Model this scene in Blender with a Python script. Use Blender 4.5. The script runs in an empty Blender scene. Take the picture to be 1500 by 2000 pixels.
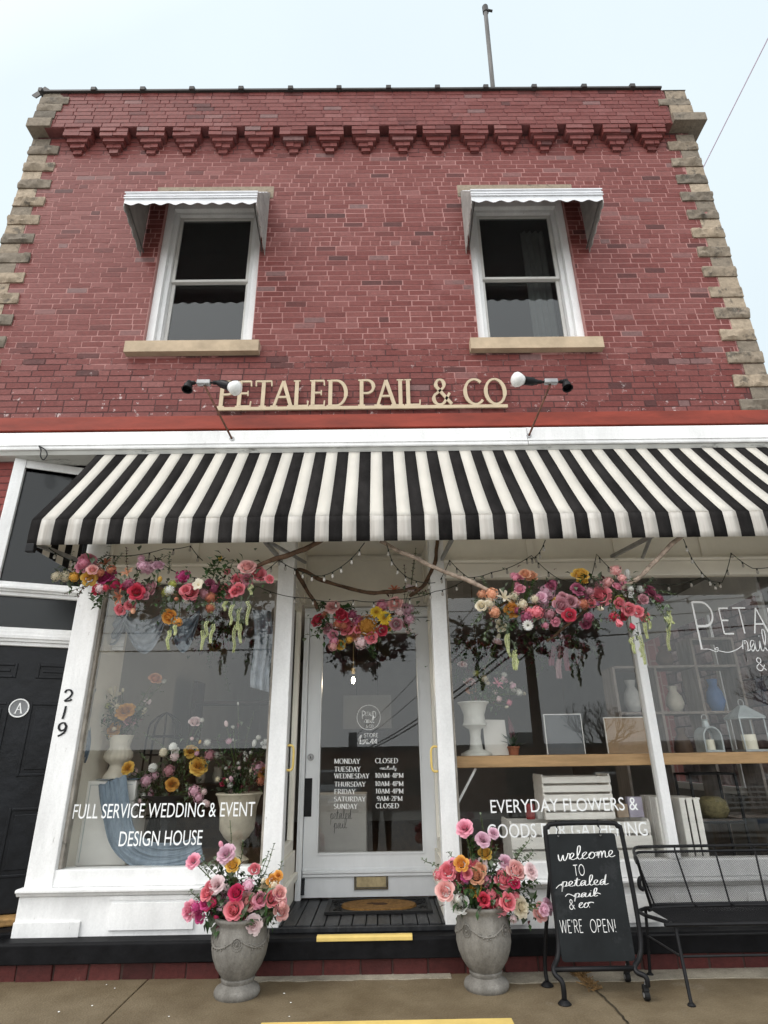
import bpy, math, random
from mathutils import Vector, Matrix
random.seed(7)
PI = math.pi
S = bpy.context.scene
COL = S.collection
def rad(a): return math.radians(a)

# ------------------------------------------------------------------ camera
CAM_H, CAM_D, FPX = 1.313, 4.75, 1155.4
pitch, roll, yaw = rad(22.243), rad(-0.870), rad(0.494)
_fwd = Vector((math.sin(yaw)*math.cos(pitch), math.cos(yaw)*math.cos(pitch), math.sin(pitch)))
_r0 = Vector((math.cos(yaw), -math.sin(yaw), 0)); _u0 = _r0.cross(_fwd)
_right = _r0*math.cos(roll) + _u0*math.sin(roll)
_up = _u0*math.cos(roll) - _r0*math.sin(roll)
cam = bpy.data.cameras.new('camera'); camo = bpy.data.objects.new('camera', cam); COL.objects.link(camo)
camo.matrix_world = Matrix(((_right.x, _up.x, -_fwd.x, 0), (_right.y, _up.y, -_fwd.y, -CAM_D), (_right.z, _up.z, -_fwd.z, CAM_H), (0, 0, 0, 1)))
cam.sensor_fit = 'VERTICAL'; cam.sensor_height = 36; cam.lens = 36*FPX/2000
cam.clip_start = 0.05; cam.clip_end = 600
S.camera = camo
def ray(px, py):
    return _right*((px-750)/FPX) - _up*((py-1000)/FPX) + _fwd
def at(px, py, Y=0.0):
    v = ray(px, py); t = (Y+CAM_D)/v.y
    return Vector((v.x*t, Y, v.z*t+CAM_H))
def atz(px, py, Z=0.0):
    v = ray(px, py); t = (Z-CAM_H)/v.z
    return Vector((v.x*t, v.y*t-CAM_D, Z))
def mirrored(px, py, Y):
    """world point at depth Y (street side) whose mirror image in the shop glass lies on this pixel"""
    v = ray(px, py); t = (CAM_D + 0.06 + (0.06-Y))/v.y
    return Vector((v.x*t, Y, v.z*t+CAM_H))

# ------------------------------------------------------------------ sky, sun, exposure
SUN_EL, SUN_AZ = rad(52), rad(234)
W = bpy.data.worlds.new('World'); S.world = W; W.use_nodes = True
nt = W.node_tree; nt.nodes.clear()
wo = nt.nodes.new('ShaderNodeOutputWorld'); bg = nt.nodes.new('ShaderNodeBackground')
sky = nt.nodes.new('ShaderNodeTexSky'); sky.sky_type = 'NISHITA'; sky.sun_disc = False
sky.sun_elevation = SUN_EL; sky.sun_rotation = SUN_AZ; sky.air_density = 1.5; sky.dust_density = 4
tc = nt.nodes.new('ShaderNodeTexCoord')
dot = nt.nodes.new('ShaderNodeVectorMath'); dot.operation = 'DOT_PRODUCT'
sd = Vector((math.sin(SUN_AZ)*math.cos(SUN_EL), math.cos(SUN_AZ)*math.cos(SUN_EL), math.sin(SUN_EL)))
dot.inputs[1].default_value = Vector((math.sin(rad(200))*math.cos(rad(28)), math.cos(rad(200))*math.cos(rad(28)), math.sin(rad(28))))
nt.links.new(tc.outputs['Generated'], dot.inputs[0])
ramp = nt.nodes.new('ShaderNodeValToRGB')          # overcast, with a glow added low behind the camera to light the shopfront
e = ramp.color_ramp.elements
e[0].position = 0.0; e[0].color = (7.0, 7.95, 8.4, 1)
e[1].position = 1.0; e[1].color = (20.0, 20.2, 20.4, 1)
k = ramp.color_ramp.elements.new(0.55); k.color = (7.35, 8.3, 8.75, 1)
mr = nt.nodes.new('ShaderNodeMapRange'); mr.inputs['From Min'].default_value = -1; mr.inputs['From Max'].default_value = 1
nt.links.new(dot.outputs['Value'], mr.inputs['Value']); nt.links.new(mr.outputs['Result'], ramp.inputs['Fac'])
cn = nt.nodes.new('ShaderNodeTexNoise'); cn.inputs['Scale'].default_value = 2.2; cn.inputs['Detail'].default_value = 4
nt.links.new(tc.outputs['Generated'], cn.inputs['Vector'])
cm = nt.nodes.new('ShaderNodeMapRange'); cm.inputs['To Min'].default_value = 0.94; cm.inputs['To Max'].default_value = 1.06
nt.links.new(cn.outputs['Fac'], cm.inputs['Value'])
vs = nt.nodes.new('ShaderNodeVectorMath'); vs.operation = 'SCALE'
nt.links.new(ramp.outputs['Color'], vs.inputs[0]); nt.links.new(cm.outputs['Result'], vs.inputs['Scale'])
mx = nt.nodes.new('ShaderNodeMix'); mx.data_type = 'RGBA'; mx.inputs[0].default_value = 0.9
nt.links.new(sky.outputs['Color'], mx.inputs[6]); nt.links.new(vs.outputs['Vector'], mx.inputs[7])
nt.links.new(mx.outputs[2], bg.inputs['Color']); bg.inputs['Strength'].default_value = 0.1
nt.links.new(bg.outputs[0], wo.inputs[0])
sl = bpy.data.lights.new('sun', 'SUN'); sl.energy = 0.9; sl.angle = rad(20); sl.color = (1, 0.97, 0.93)
so = bpy.data.objects.new('sun', sl); COL.objects.link(so)
so.rotation_euler = (-sd).to_track_quat('-Z', 'Y').to_euler()
so.location = (-4, -12, 20)
vsn = S.view_settings; vsn.view_transform = 'Standard'; vsn.look = 'None'; vsn.exposure = 0.32; vsn.gamma = 1.0; vsn.use_curve_mapping = False
S.cycles.max_bounces = 7; S.cycles.transparent_max_bounces = 16; S.cycles.diffuse_bounces = 3; S.cycles.glossy_bounces = 4
S.cycles.use_denoising = True

# ------------------------------------------------------------------ materials
def lin(r, g, b):
    f = lambda c: (c/255/12.92) if c/255 <= .04045 else ((c/255+.055)/1.055)**2.4
    return (f(r), f(g), f(b), 1)
def nodes(m):
    m.use_nodes = True; t = m.node_tree
    return t, t.nodes['Principled BSDF']
MATS = {}
def mat(name, c, rough=.6, var=.12, vscale=6, bump=.0, bscale=40, metal=0, spec=.25, c2=None, stretch=None, dirt=0, dirtc=(.05, .045, .04, 1), dscale=9, dthr=.62, grain=0, gscale=140):
    if name in MATS: return MATS[name]
    m = bpy.data.materials.new(name); t, b = nodes(m); N = t.nodes; L = t.links
    b.inputs['Roughness'].default_value = rough; b.inputs['Metallic'].default_value = metal
    b.inputs['Specular IOR Level'].default_value = spec
    co = N.new('ShaderNodeTexCoord'); vec = co.outputs['Object']
    if stretch:
        mp = N.new('ShaderNodeMapping'); mp.inputs['Scale'].default_value = stretch; L.new(vec, mp.inputs[0]); vec = mp.outputs[0]
    n = N.new('ShaderNodeTexNoise'); n.inputs['Scale'].default_value = vscale; n.inputs['Detail'].default_value = 6; n.inputs['Roughness'].default_value = .65
    L.new(vec, n.inputs['Vector'])
    r = N.new('ShaderNodeValToRGB')
    ca = tuple(max(0, x*(1-var*2)) for x in c[:3])+(1,); cb = tuple(min(1, x*(1+var*1.6)) for x in c[:3])+(1,)
    if c2: ca = c2
    r.color_ramp.elements[0].position = .3; r.color_ramp.elements[1].position = .7
    r.color_ramp.elements[0].color = ca; r.color_ramp.elements[1].color = cb if not c2 else c
    L.new(n.outputs['Fac'], r.inputs['Fac']); out = r.outputs['Color']
    if dirt:
        d = N.new('ShaderNodeTexNoise'); d.inputs['Scale'].default_value = dscale; d.inputs['Detail'].default_value = 9; d.inputs['Roughness'].default_value = .75
        L.new(vec, d.inputs['Vector'])
        q = N.new('ShaderNodeMapRange'); q.inputs['From Min'].default_value = dthr; q.inputs['From Max'].default_value = dthr+.06; q.inputs['To Max'].default_value = dirt
        L.new(d.outputs['Fac'], q.inputs['Value'])
        mm = N.new('ShaderNodeMix'); mm.data_type = 'RGBA'; L.new(q.outputs[0], mm.inputs[0]); L.new(out, mm.inputs[6]); mm.inputs[7].default_value = dirtc; out = mm.outputs[2]
    if grain:
        gn = N.new('ShaderNodeTexNoise'); gn.inputs['Scale'].default_value = gscale; gn.inputs['Detail'].default_value = 3; gn.inputs['Roughness'].default_value = .8; L.new(co.outputs['Object'], gn.inputs['Vector'])
        gq = N.new('ShaderNodeMapRange'); gq.inputs['From Min'].default_value = .3; gq.inputs['From Max'].default_value = .7; gq.inputs['To Min'].default_value = 1-grain; gq.inputs['To Max'].default_value = 1+grain; L.new(gn.outputs['Fac'], gq.inputs['Value'])
        gs = N.new('ShaderNodeVectorMath'); gs.operation = 'SCALE'; L.new(out, gs.inputs[0]); L.new(gq.outputs[0], gs.inputs['Scale']); out = gs.outputs['Vector']
    L.new(out, b.inputs['Base Color'])
    if bump:
        n2 = N.new('ShaderNodeTexNoise'); n2.inputs['Scale'].default_value = bscale; n2.inputs['Detail'].default_value = 5; L.new(vec, n2.inputs['Vector'])
        bp = N.new('ShaderNodeBump'); bp.inputs['Strength'].default_value = bump; bp.inputs['Distance'].default_value = .01
        L.new(n2.outputs['Fac'], bp.inputs['Height']); L.new(bp.outputs[0], b.inputs['Normal'])
    MATS[name] = m; return m
def glass_mat(name, tint=(.95, .95, .94), k=1.4, rough=0.0):
    m = bpy.data.materials.new(name); m.use_nodes = True; t = m.node_tree; N = t.nodes; L = t.links; N.clear()
    o = N.new('ShaderNodeOutputMaterial'); mi = N.new('ShaderNodeMixShader'); tr = N.new('ShaderNodeBsdfTransparent'); gl = N.new('ShaderNodeBsdfGlossy')
    tr.inputs[0].default_value = tint+(1,); gl.inputs['Roughness'].default_value = rough; gl.inputs['Color'].default_value = (.97, 1, 1, 1)
    fr = N.new('ShaderNodeFresnel'); fr.inputs[0].default_value = 1.5
    mu = N.new('ShaderNodeMath'); mu.operation = 'MULTIPLY'; mu.inputs[1].default_value = k; mu.use_clamp = True
    ge = N.new('ShaderNodeNewGeometry'); iv = N.new('ShaderNodeMath'); iv.operation = 'SUBTRACT'; iv.inputs[0].default_value = 1; L.new(ge.outputs['Backfacing'], iv.inputs[1])
    m2 = N.new('ShaderNodeMath'); m2.operation = 'MULTIPLY'; L.new(mu.outputs[0], m2.inputs[0]); L.new(iv.outputs[0], m2.inputs[1])   # one reflection per sheet of glass
    L.new(fr.outputs[0], mu.inputs[0]); L.new(m2.outputs[0], mi.inputs[0]); L.new(tr.outputs[0], mi.inputs[1]); L.new(gl.outputs[0], mi.inputs[2]); L.new(mi.outputs[0], o.inputs[0])
    if rough > .02:
        n = N.new('ShaderNodeTexNoise'); n.inputs['Scale'].default_value = 60; bp = N.new('ShaderNodeBump'); bp.inputs['Strength'].default_value = .25; bp.inputs['Distance'].default_value = .004
        L.new(n.outputs[0], bp.inputs['Height']); L.new(bp.outputs[0], gl.inputs['Normal'])
    return m
def attr_mat(name, stops, rough=.75, attr='tint', bump=.25, bscale=90, patch=None, spec=.3):
    """colour picked per face from the float attribute, with fine grain"""
    m = bpy.data.materials.new(name); t, b = nodes(m); N = t.nodes; L = t.links
    b.inputs['Roughness'].default_value = rough; b.inputs['Specular IOR Level'].default_value = spec
    a = N.new('ShaderNodeAttribute'); a.attribute_name = attr
    r = N.new('ShaderNodeValToRGB'); els = r.color_ramp.elements
    for i, (p, c) in enumerate(stops):
        el = els[i] if i < 2 else els.new(p)
        el.position = p; el.color = c
    L.new(a.outputs['Fac'], r.inputs['Fac'])
    co = N.new('ShaderNodeTexCoord')
    n = N.new('ShaderNodeTexNoise'); n.inputs['Scale'].default_value = 26; n.inputs['Detail'].default_value = 7; n.inputs['Roughness'].default_value = .7
    L.new(co.outputs['Object'], n.inputs['Vector'])
    q = N.new('ShaderNodeMapRange'); q.inputs['From Min'].default_value = .25; q.inputs['From Max'].default_value = .75; q.inputs['To Min'].default_value = .68; q.inputs['To Max'].default_value = 1.3
    L.new(n.outputs['Fac'], q.inputs['Value'])
    v = N.new('ShaderNodeVectorMath'); v.operation = 'SCALE'; L.new(r.outputs['Color'], v.inputs[0]); L.new(q.outputs[0], v.inputs['Scale']); out = v.outputs['Vector']
    if patch:
        pc, ps, th, amt = patch
        n3 = N.new('ShaderNodeTexNoise'); n3.inputs['Scale'].default_value = ps; n3.inputs['Detail'].default_value = 8; n3.inputs['Roughness'].default_value = .7
        L.new(co.outputs['Object'], n3.inputs['Vector'])
        q3 = N.new('ShaderNodeMapRange'); q3.inputs['From Min'].default_value = th; q3.inputs['From Max'].default_value = th+.08; q3.inputs['To Max'].default_value = amt
        L.new(n3.outputs['Fac'], q3.inputs['Value'])
        mm = N.new('ShaderNodeMix'); mm.data_type = 'RGBA'; L.new(q3.outputs[0], mm.inputs[0]); L.new(out, mm.inputs[6]); mm.inputs[7].default_value = pc; out = mm.outputs[2]
    L.new(out, b.inputs['Base Color'])
    if bump:
        n2 = N.new('ShaderNodeTexNoise'); n2.inputs['Scale'].default_value = bscale; n2.inputs['Detail'].default_value = 4; L.new(co.outputs['Object'], n2.inputs['Vector'])
        bp = N.new('ShaderNodeBump'); bp.inputs['Strength'].default_value = bump; bp.inputs['Distance'].default_value = .008
        L.new(n2.outputs['Fac'], bp.inputs['Height']); L.new(bp.outputs[0], b.inputs['Normal'])
    return m
def height_patch(m, c, spans, scale, thr, amt):
    """weathering with a shape of its own, commoner at some heights of the wall (spans: z, weight)"""
    t = m.node_tree; N = t.nodes; L = t.links; b = N['Principled BSDF']; src = b.inputs['Base Color'].links[0].from_socket
    co = N.new('ShaderNodeTexCoord'); sx = N.new('ShaderNodeSeparateXYZ'); L.new(co.outputs['Object'], sx.inputs[0])
    mr_ = N.new('ShaderNodeMapRange'); mr_.inputs['From Min'].default_value = 4; mr_.inputs['From Max'].default_value = 9; L.new(sx.outputs['Z'], mr_.inputs['Value'])
    rp = N.new('ShaderNodeValToRGB'); els = rp.color_ramp.elements
    for k_, (z_, w_) in enumerate(spans):
        el = els[k_] if k_ < 2 else els.new((z_-4)/5)
        el.position = (z_-4)/5; el.color = (w_, w_, w_, 1)
    L.new(mr_.outputs[0], rp.inputs[0])
    n = N.new('ShaderNodeTexNoise'); n.inputs['Scale'].default_value = scale; n.inputs['Detail'].default_value = 8; n.inputs['Roughness'].default_value = .72; L.new(co.outputs['Object'], n.inputs['Vector'])
    ad = N.new('ShaderNodeMath'); ad.operation = 'ADD'; L.new(n.outputs['Fac'], ad.inputs[0]); L.new(rp.outputs[0], ad.inputs[1])
    q = N.new('ShaderNodeMapRange'); q.inputs['From Min'].default_value = thr; q.inputs['From Max'].default_value = thr+.07; q.inputs['To Max'].default_value = amt; L.new(ad.outputs[0], q.inputs['Value'])
    mm = N.new('ShaderNodeMix'); mm.data_type = 'RGBA'; L.new(q.outputs[0], mm.inputs[0]); L.new(src, mm.inputs[6]); mm.inputs[7].default_value = c; L.new(mm.outputs[2], b.inputs['Base Color'])
BRICK = attr_mat('brick', [(0, (.075, .022, .020, 1)), (1, (.17, .09, .085, 1)), (.2, (.145, .030, .025, 1)), (.45, (.165, .041, .035, 1)), (.7, (.188, .055, .048, 1)), (.9, (.215, .075, .067, 1))], .62, patch=((.24, .09, .085, 1), 2.2, .58, .4), bscale=60)
height_patch(BRICK, (.62, .52, .50, 1), [(4, .14), (9, 0), (5.0, .05), (5.3, -.05), (8, -.05)], 10, .695, .8)
height_patch(BRICK, (.05, .022, .022, 1), [(4, .02), (9, .12), (5, -.05), (7.4, -.05), (8.2, .10)], 3.5, .70, .5)
MORTAR = mat('mortar', (.47, .255, .235, 1), .8, .1, 1.6, .3, 60, c2=(.31, .14, .128, 1), dirt=.8, dirtc=(.10, .034, .034, 1), dscale=1.1, dthr=.60)
height_patch(MORTAR, (.055, .02, .02, 1), [(4, .35), (9, .35), (4.9, .18), (5.2, -.1), (7.5, -.1), (7.9, .25)], 2.0, .62, .9)
STONE = attr_mat('sandstone', [(0, (.12, .105, .085, 1)), (1, (.40, .325, .24, 1)), (.45, (.235, .195, .15, 1)), (.75, (.32, .255, .185, 1))], .85, bump=.6, bscale=24, patch=((.075, .066, .055, 1), 6, .55, .75))
WHITE = mat('white_paint', (.80, .81, .81, 1), .45, .04, 3, .35, 14, dirt=.55, dirtc=(.33, .30, .27, 1), dscale=11, dthr=.68)
WHITE2 = mat('worn_white_paint', (.80, .80, .79, 1), .5, .09, 2.6, .9, 12, stretch=(1, 1, .28), dirt=.75, dirtc=(.24, .22, .19, 1), dscale=15, dthr=.635, grain=.05, gscale=60)
SHADEDW = mat('shaded_offwhite_paint', (.80, .76, .67, 1), .55, .05, 2, .15, 10)  # off-white paint under the awning, the beige of its shade put into the colour
REDP = mat('red_oxide_paint', (.23, .036, .02, 1), .45, .2, 4, .25, 9, stretch=(.35, 1, 1.5))
BLACKP = mat('black_paint', (.008, .009, .011, 1), .32, .3, 5, .25, 18)
BLACKW = mat('worn_black_paint', (.007, .007, .008, 1), .6, .3, 6, .5, 14, spec=.12, dirt=.5, dirtc=(.06, .065, .07, 1), dscale=13, dthr=.63)
PLANK = mat('grey_black_deck_paint', (.022, .023, .025, 1), .42, .35, 5, .3, 20, stretch=(3, .5, 1), dirt=.4, dirtc=(.13, .13, .13, 1), dscale=6, dthr=.6)
CONC = mat('damp_concrete', (.20, .158, .10, 1), .62, .0, 2.2, .5, 70, grain=.3, gscale=110, c2=(.105, .076, .042, 1), dirt=.3, dirtc=(.28, .25, .20, 1), dscale=1.5, dthr=.60)
CONC2 = mat('pale_concrete', (.29, .26, .205, 1), .75, .22, 3, .5, 60, grain=.25, gscale=110)
ASPH = mat('pale_worn_road', (.30, .285, .26, 1), .7, .2, 3, .4, 90)
YELL = mat('yellow_paint', (.72, .53, .17, 1), .5, .08, 5, .2, 25, dirt=.8, dirtc=(.06, .05, .03, 1), dscale=16, dthr=.68)
FABW = mat('white_canvas', (.83, .81, .76, 1), .85, .06, 5, .55, 7, stretch=(1, .4, .4), dirt=.15, dirtc=(.5, .47, .42, 1), dscale=7, dthr=.6)
FABV = mat('grimy_white_canvas', (.77, .74, .69, 1), .85, .0, 30, .12, 180, stretch=(1, .1, .04), c2=(.47, .44, .40, 1))
FABK = mat('black_canvas', (.019, .0175, .017, 1), .95, .3, 5, .55, 7, spec=.06, stretch=(1, .4, .4), grain=.2, gscale=120)
def translucent(m, c, f):
    t = m.node_tree; b = t.nodes['Principled BSDF']; o = t.nodes['Material Output']; tr = t.nodes.new('ShaderNodeBsdfTranslucent'); tr.inputs[0].default_value = c; mi = t.nodes.new('ShaderNodeMixShader'); mi.inputs[0].default_value = f
    t.links.new(b.outputs[0], mi.inputs[1]); t.links.new(tr.outputs[0], mi.inputs[2]); t.links.new(mi.outputs[0], o.inputs['Surface'])
translucent(FABW, (.88, .83, .72, 1), .48); translucent(FABV, (.75, .70, .6, 1), .3)
METW = mat('white_metal_sheet', (.74, .75, .77, 1), .38, .05, 5, .05, 10)
METD = mat('unpainted_metal_underside', (.09, .085, .08, 1), .5, .15, 6)
METG = mat('grey_metal', (.34, .34, .34, 1), .4, .15, 8, metal=.6)
METK = mat('black_metal', (.009, .009, .010, 1), .45, .2, 10, .1, 60, spec=.2)
RUST = mat('rusty_rod', (.16, .075, .05, 1), .7, .3, 20)
COPE = mat('dark_roof_metal', (.05, .046, .044, 1), .55, .2, 5)
SIGN = mat('cream_sign_board', (.52, .42, .29, 1), .5, .06, 8)
PANE = glass_mat('window_glass')
PANEU = glass_mat('upper_window_glass', (.62, .64, .64), 1.35)
PANEF = glass_mat('frosted_glass', (.10, .12, .12), .9, .12)
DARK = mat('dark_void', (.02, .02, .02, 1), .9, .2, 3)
INTW = mat('interior_grey_wall', (.27, .265, .255, 1), .8, .06, 2)
INTF = mat('interior_wood_floor', (.10, .06, .035, 1), .5, .2, 3, stretch=(6, .6, 1))
VINYL = mat('white_vinyl', (.86, .87, .86, 1), .45, .02, 8)
CHALK = mat('chalk', (.78, .78, .77, 1), .9, .12, 120)
SLATE = mat('chalkboard', (.010, .012, .013, 1), .7, .2, 5, dirt=.25, dirtc=(.05, .052, .055, 1), dscale=4, dthr=.55)
PLANT = mat('grey_cast_stone', (.235, .222, .20, 1), .8, .0, 7, .4, 50, c2=(.115, .107, .093, 1), grain=.18, gscale=90, stretch=(1.4, 1.4, .6), dirt=.35, dirtc=(.42, .40, .37, 1), dscale=4, dthr=.6)
WOOD = mat('pale_wood', (.52, .33, .17, 1), .5, .14, 5, .05, 30, stretch=(.6, 5, 5))
BARK = mat('driftwood_bark', (.11, .065, .04, 1), .85, .3, 20, .5, 40)
BARKP = mat('pale_driftwood', (.36, .28, .22, 1), .8, .3, 25, .5, 40)
CERAM = mat('cream_ceramic', (.62, .58, .49, 1), .45, .08, 6, .1, 30)
CLOTH = mat('blue_gauze', (.25, .31, .37, 1), .85, .0, 14, .3, 120, c2=(.14, .185, .235, 1), stretch=(1.5, 1.5, .5))
CLOTHW = mat('pale_gauze', (.38, .43, .49, 1), .85, .2, 9, .15, 120)
MAUVE = mat('mauve_ribbon', (.28, .08, .12, 1), .7, .15, 6)
CRATE = mat('white_crate_wood', (.84, .82, .78, 1), .6, .05, 6, .1, 20, stretch=(1, 4, 4))
PAPER = mat('paper', (.72, .70, .66, 1), .7, .03, 4)
COIR = mat('coir', (.19, .10, .03, 1), .95, .25, 40, .5, 90)
RUBBER = mat('black_rubber', (.010, .010, .010, 1), .6, .2, 20)
BRASS = mat('brass', (.26, .21, .12, 1), .35, .15, 20, metal=.8)
BRONZE = mat('bronze', (.13, .11, .075, 1), .4, .2, 20, metal=.6)
BULB = mat('white_bulb_glass', (.80, .80, .78, 1), .2, .02, 8)
BULBS = mat('small_bulb_glass', (.42, .40, .36, 1), .15, .02, 8)
GREENW = mat('dark_green_wire', (.02, .025, .018, 1), .6, .1, 20)
CANDLE = mat('candle_wax', (.75, .72, .6, 1), .5, .03, 8)
ROCK = mat('rubble_stone', (.42, .38, .36, 1), .9, .0, 16, .6, 20, c2=(.16, .13, .12, 1))
PURPLE = mat('lilac_cable', (.62, .50, .62, 1), .5, .05, 8)

# ------------------------------------------------------------------ mesh builder
class MB:
    def __init__(self): self.v = []; self.f = []; self.m = []; self.a = []; self.cm = 0; self.ca = .5
    def add(self, vs, fs):
        o = len(self.v); self.v += [Vector(p) for p in vs]
        for f in fs: self.f.append(tuple(i+o for i in f)); self.m.append(self.cm); self.a.append(self.ca)
        return self
    def box(self, x0, x1, y0, y1, z0, z1, j=0):
        r = (lambda: random.uniform(-j, j)) if j else (lambda: 0)
        vs = [(x+r(), y+r()*.5, z+r()) for z in (z0, z1) for x, y in ((x0, y0), (x1, y0), (x1, y1), (x0, y1))]
        return self.add(vs, [(3, 2, 1, 0), (4, 5, 6, 7), (0, 1, 5, 4), (1, 2, 6, 5), (2, 3, 7, 6), (3, 0, 4, 7)])
    def obox(self, c, hx, hy, hz, M=None):
        M = M or Matrix.Identity(3)
        vs = [Vector(c)+M@Vector((sx*hx, sy*hy, sz*hz)) for sz in (-1, 1) for sx, sy in ((-1, -1), (1, -1), (1, 1), (-1, 1))]
        return self.add(vs, [(3, 2, 1, 0), (4, 5, 6, 7), (0, 1, 5, 4), (1, 2, 6, 5), (2, 3, 7, 6), (3, 0, 4, 7)])
    def bar(self, p, q, w, d=None, upv=(0, 0, 1)):
        p = Vector(p); q = Vector(q); a = (q-p); l = a.length; a.normalize(); u = Vector(upv)
        if abs(a.dot(u)) > .95: u = Vector((0, 1, 0))
        s = a.cross(u).normalized(); t = s.cross(a)
        return self.obox((p+q)/2, l/2, w/2, (d or w)/2, Matrix((a, s, t)).transposed())
    def tube(self, pts, r, n=8, closed=False, cap=True):
        pts = [Vector(p) for p in pts]; rs = r if isinstance(r, (list, tuple)) else [r]*len(pts); N = len(pts)
        vs = []; prev = None
        for i, p in enumerate(pts):
            if closed: d = pts[(i+1) % N]-pts[i-1]
            else: d = pts[min(i+1, N-1)]-pts[max(i-1, 0)]
            d = d.normalized() if d.length > 1e-9 else Vector((0, 0, 1))
            if prev is None:
                u = Vector((0, 0, 1)) if abs(d.z) < .9 else Vector((1, 0, 0))
                s = d.cross(u).normalized()
            else:
                s = (prev-d*prev.dot(d)); s = s.normalized() if s.length > 1e-6 else d.orthogonal().normalized()
            prev = s; t = d.cross(s)
            for k in range(n):
                a = 2*PI*k/n; vs.append(p+(s*math.cos(a)+t*math.sin(a))*rs[i])
        fs = []
        for i in range(N if closed else N-1):
            j = (i+1) % N
            for k in range(n):
                k2 = (k+1) % n; fs.append((i*n+k, i*n+k2, j*n+k2, j*n+k))
        if cap and not closed: fs += [tuple(range(n-1, -1, -1)), tuple((N-1)*n+k for k in range(n))]
        return self.add(vs, fs)
    def lathe(self, prof, c=(0, 0, 0), n=32, flute=None):
        c = Vector(c); vs = []
        for i, (r, z) in enumerate(prof):
            for k in range(n):
                a = 2*PI*k/n; rr = r
                if flute and flute[0] <= i <= flute[1]: rr = r*(1+flute[3]*abs(math.sin(a*flute[2]/2)))
                vs.append(c+Vector((rr*math.cos(a), rr*math.sin(a), z)))
        fs = []
        for i in range(len(prof)-1):
            for k in range(n): k2 = (k+1) % n; fs.append((i*n+k, i*n+k2, (i+1)*n+k2, (i+1)*n+k))
        if prof[0][0] > 1e-5: fs.append(tuple(range(n-1, -1, -1)))
        if prof[-1][0] > 1e-5: fs.append(tuple((len(prof)-1)*n+k for k in range(n)))
        return self.add(vs, fs)
    def grid(self, fn, nu, nv):
        vs = [fn(i/nu, j/nv) for j in range(nv+1) for i in range(nu+1)]
        return self.add(vs, [(j*(nu+1)+i, j*(nu+1)+i+1, (j+1)*(nu+1)+i+1, (j+1)*(nu+1)+i) for j in range(nv) for i in range(nu)])
    def prism(self, poly, axis, a, b):
        """extrude a 2-D outline between a and b: axis 'x' takes (y,z), 'y' takes (x,z), 'z' takes (x,y)"""
        def P(u, w, t): return {'x': (t, u, w), 'y': (u, t, w), 'z': (u, w, t)}[axis]
        n = len(poly); vs = [P(u, w, a) for u, w in poly]+[P(u, w, b) for u, w in poly]
        fs = [tuple(range(n)), tuple(range(2*n-1, n-1, -1))]+[(i, (i+1) % n, n+(i+1) % n, n+i) for i in range(n)]
        return self.add(vs, fs)
    def ball(self, c, r, n=10, m=7, sc=(1, 1, 1)):
        c = Vector(c); pr = [(r*math.sin(PI*i/m), -r*math.cos(PI*i/m)) for i in range(m+1)]
        o = len(self.v); self.lathe([(max(a, 1e-4*r), b) for a, b in pr], (0, 0, 0), n)
        for i in range(o, len(self.v)): p = self.v[i]; self.v[i] = c+Vector((p.x*sc[0], p.y*sc[1], p.z*sc[2]))
        return self
def origin_of(o):
    p = Vector((0, 0, 0))
    while o: p = p+o.location; o = o.parent
    return p
def mesh_of(name, mb, mats, off=Vector((0, 0, 0)), smooth=False, recalc=True):
    me = bpy.data.meshes.new(name); me.from_pydata([tuple(v-off) for v in mb.v], [], mb.f)
    for m in (mats if isinstance(mats, (list, tuple)) else [mats]): me.materials.append(m)
    me.polygons.foreach_set('material_index', mb.m)
    at_ = me.attributes.new('tint', 'FLOAT', 'FACE'); at_.data.foreach_set('value', mb.a)
    if smooth: me.polygons.foreach_set('use_smooth', [True]*len(me.polygons))
    if recalc:
        import bmesh
        bm = bmesh.new(); bm.from_mesh(me); bmesh.ops.recalc_face_normals(bm, faces=bm.faces); bm.to_mesh(me); bm.free()
    me.update(); return me
def obj(name, mb, mats, parent=None, smooth=False, loc=None, bevel=0, auto=None, recalc=True):
    off = origin_of(parent) if parent else Vector((0, 0, 0))
    if loc is not None: off = Vector(loc)
    me = mesh_of(name, mb, mats, off, smooth, recalc); o = bpy.data.objects.new(name, me); COL.objects.link(o)
    if parent: o.parent = parent; o.location = off-origin_of(parent)
    else: o.location = off
    if bevel:
        b = o.modifiers.new('bevel', 'BEVEL'); b.width = bevel; b.segments = 2; b.limit_method = 'ANGLE'; b.angle_limit = rad(40)
    if smooth and auto:
        for p in me.polygons: p.use_smooth = True
        sh = me.attributes.new('sharp_edge', 'BOOLEAN', 'EDGE')
        import bmesh
        bm = bmesh.new(); bm.from_mesh(me); bm.edges.ensure_lookup_table()
        val = [(e.calc_face_angle(0) > rad(auto)) for e in bm.edges]; bm.free(); sh.data.foreach_set('value', val)
    return o
def tag(o, label=None, cat=None, group=None, kind=None):
    if label: o['label'] = label
    if cat: o['category'] = cat
    if group: o['group'] = group
    if kind: o['kind'] = kind
    return o
def thing(name, label, cat, loc=(0, 0, 0), group=None):
    o = bpy.data.objects.new(name, None); COL.objects.link(o); o.location = loc; o.empty_display_size = .1
    return tag(o, label, cat, group)
def node(name, parent):
    o = bpy.data.objects.new(name, None); COL.objects.link(o); o.parent = parent; o.empty_display_size = .05
    return o
def inst(name, me, parent, loc, rot=None, sc=1.0):
    o = bpy.data.objects.new(name, me); COL.objects.link(o); o.parent = parent
    o.location = Vector(loc)-origin_of(parent); o.scale = (sc, sc, sc)
    if rot is not None: o.rotation_mode = 'QUATERNION'; o.rotation_quaternion = rot
    return o
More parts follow.
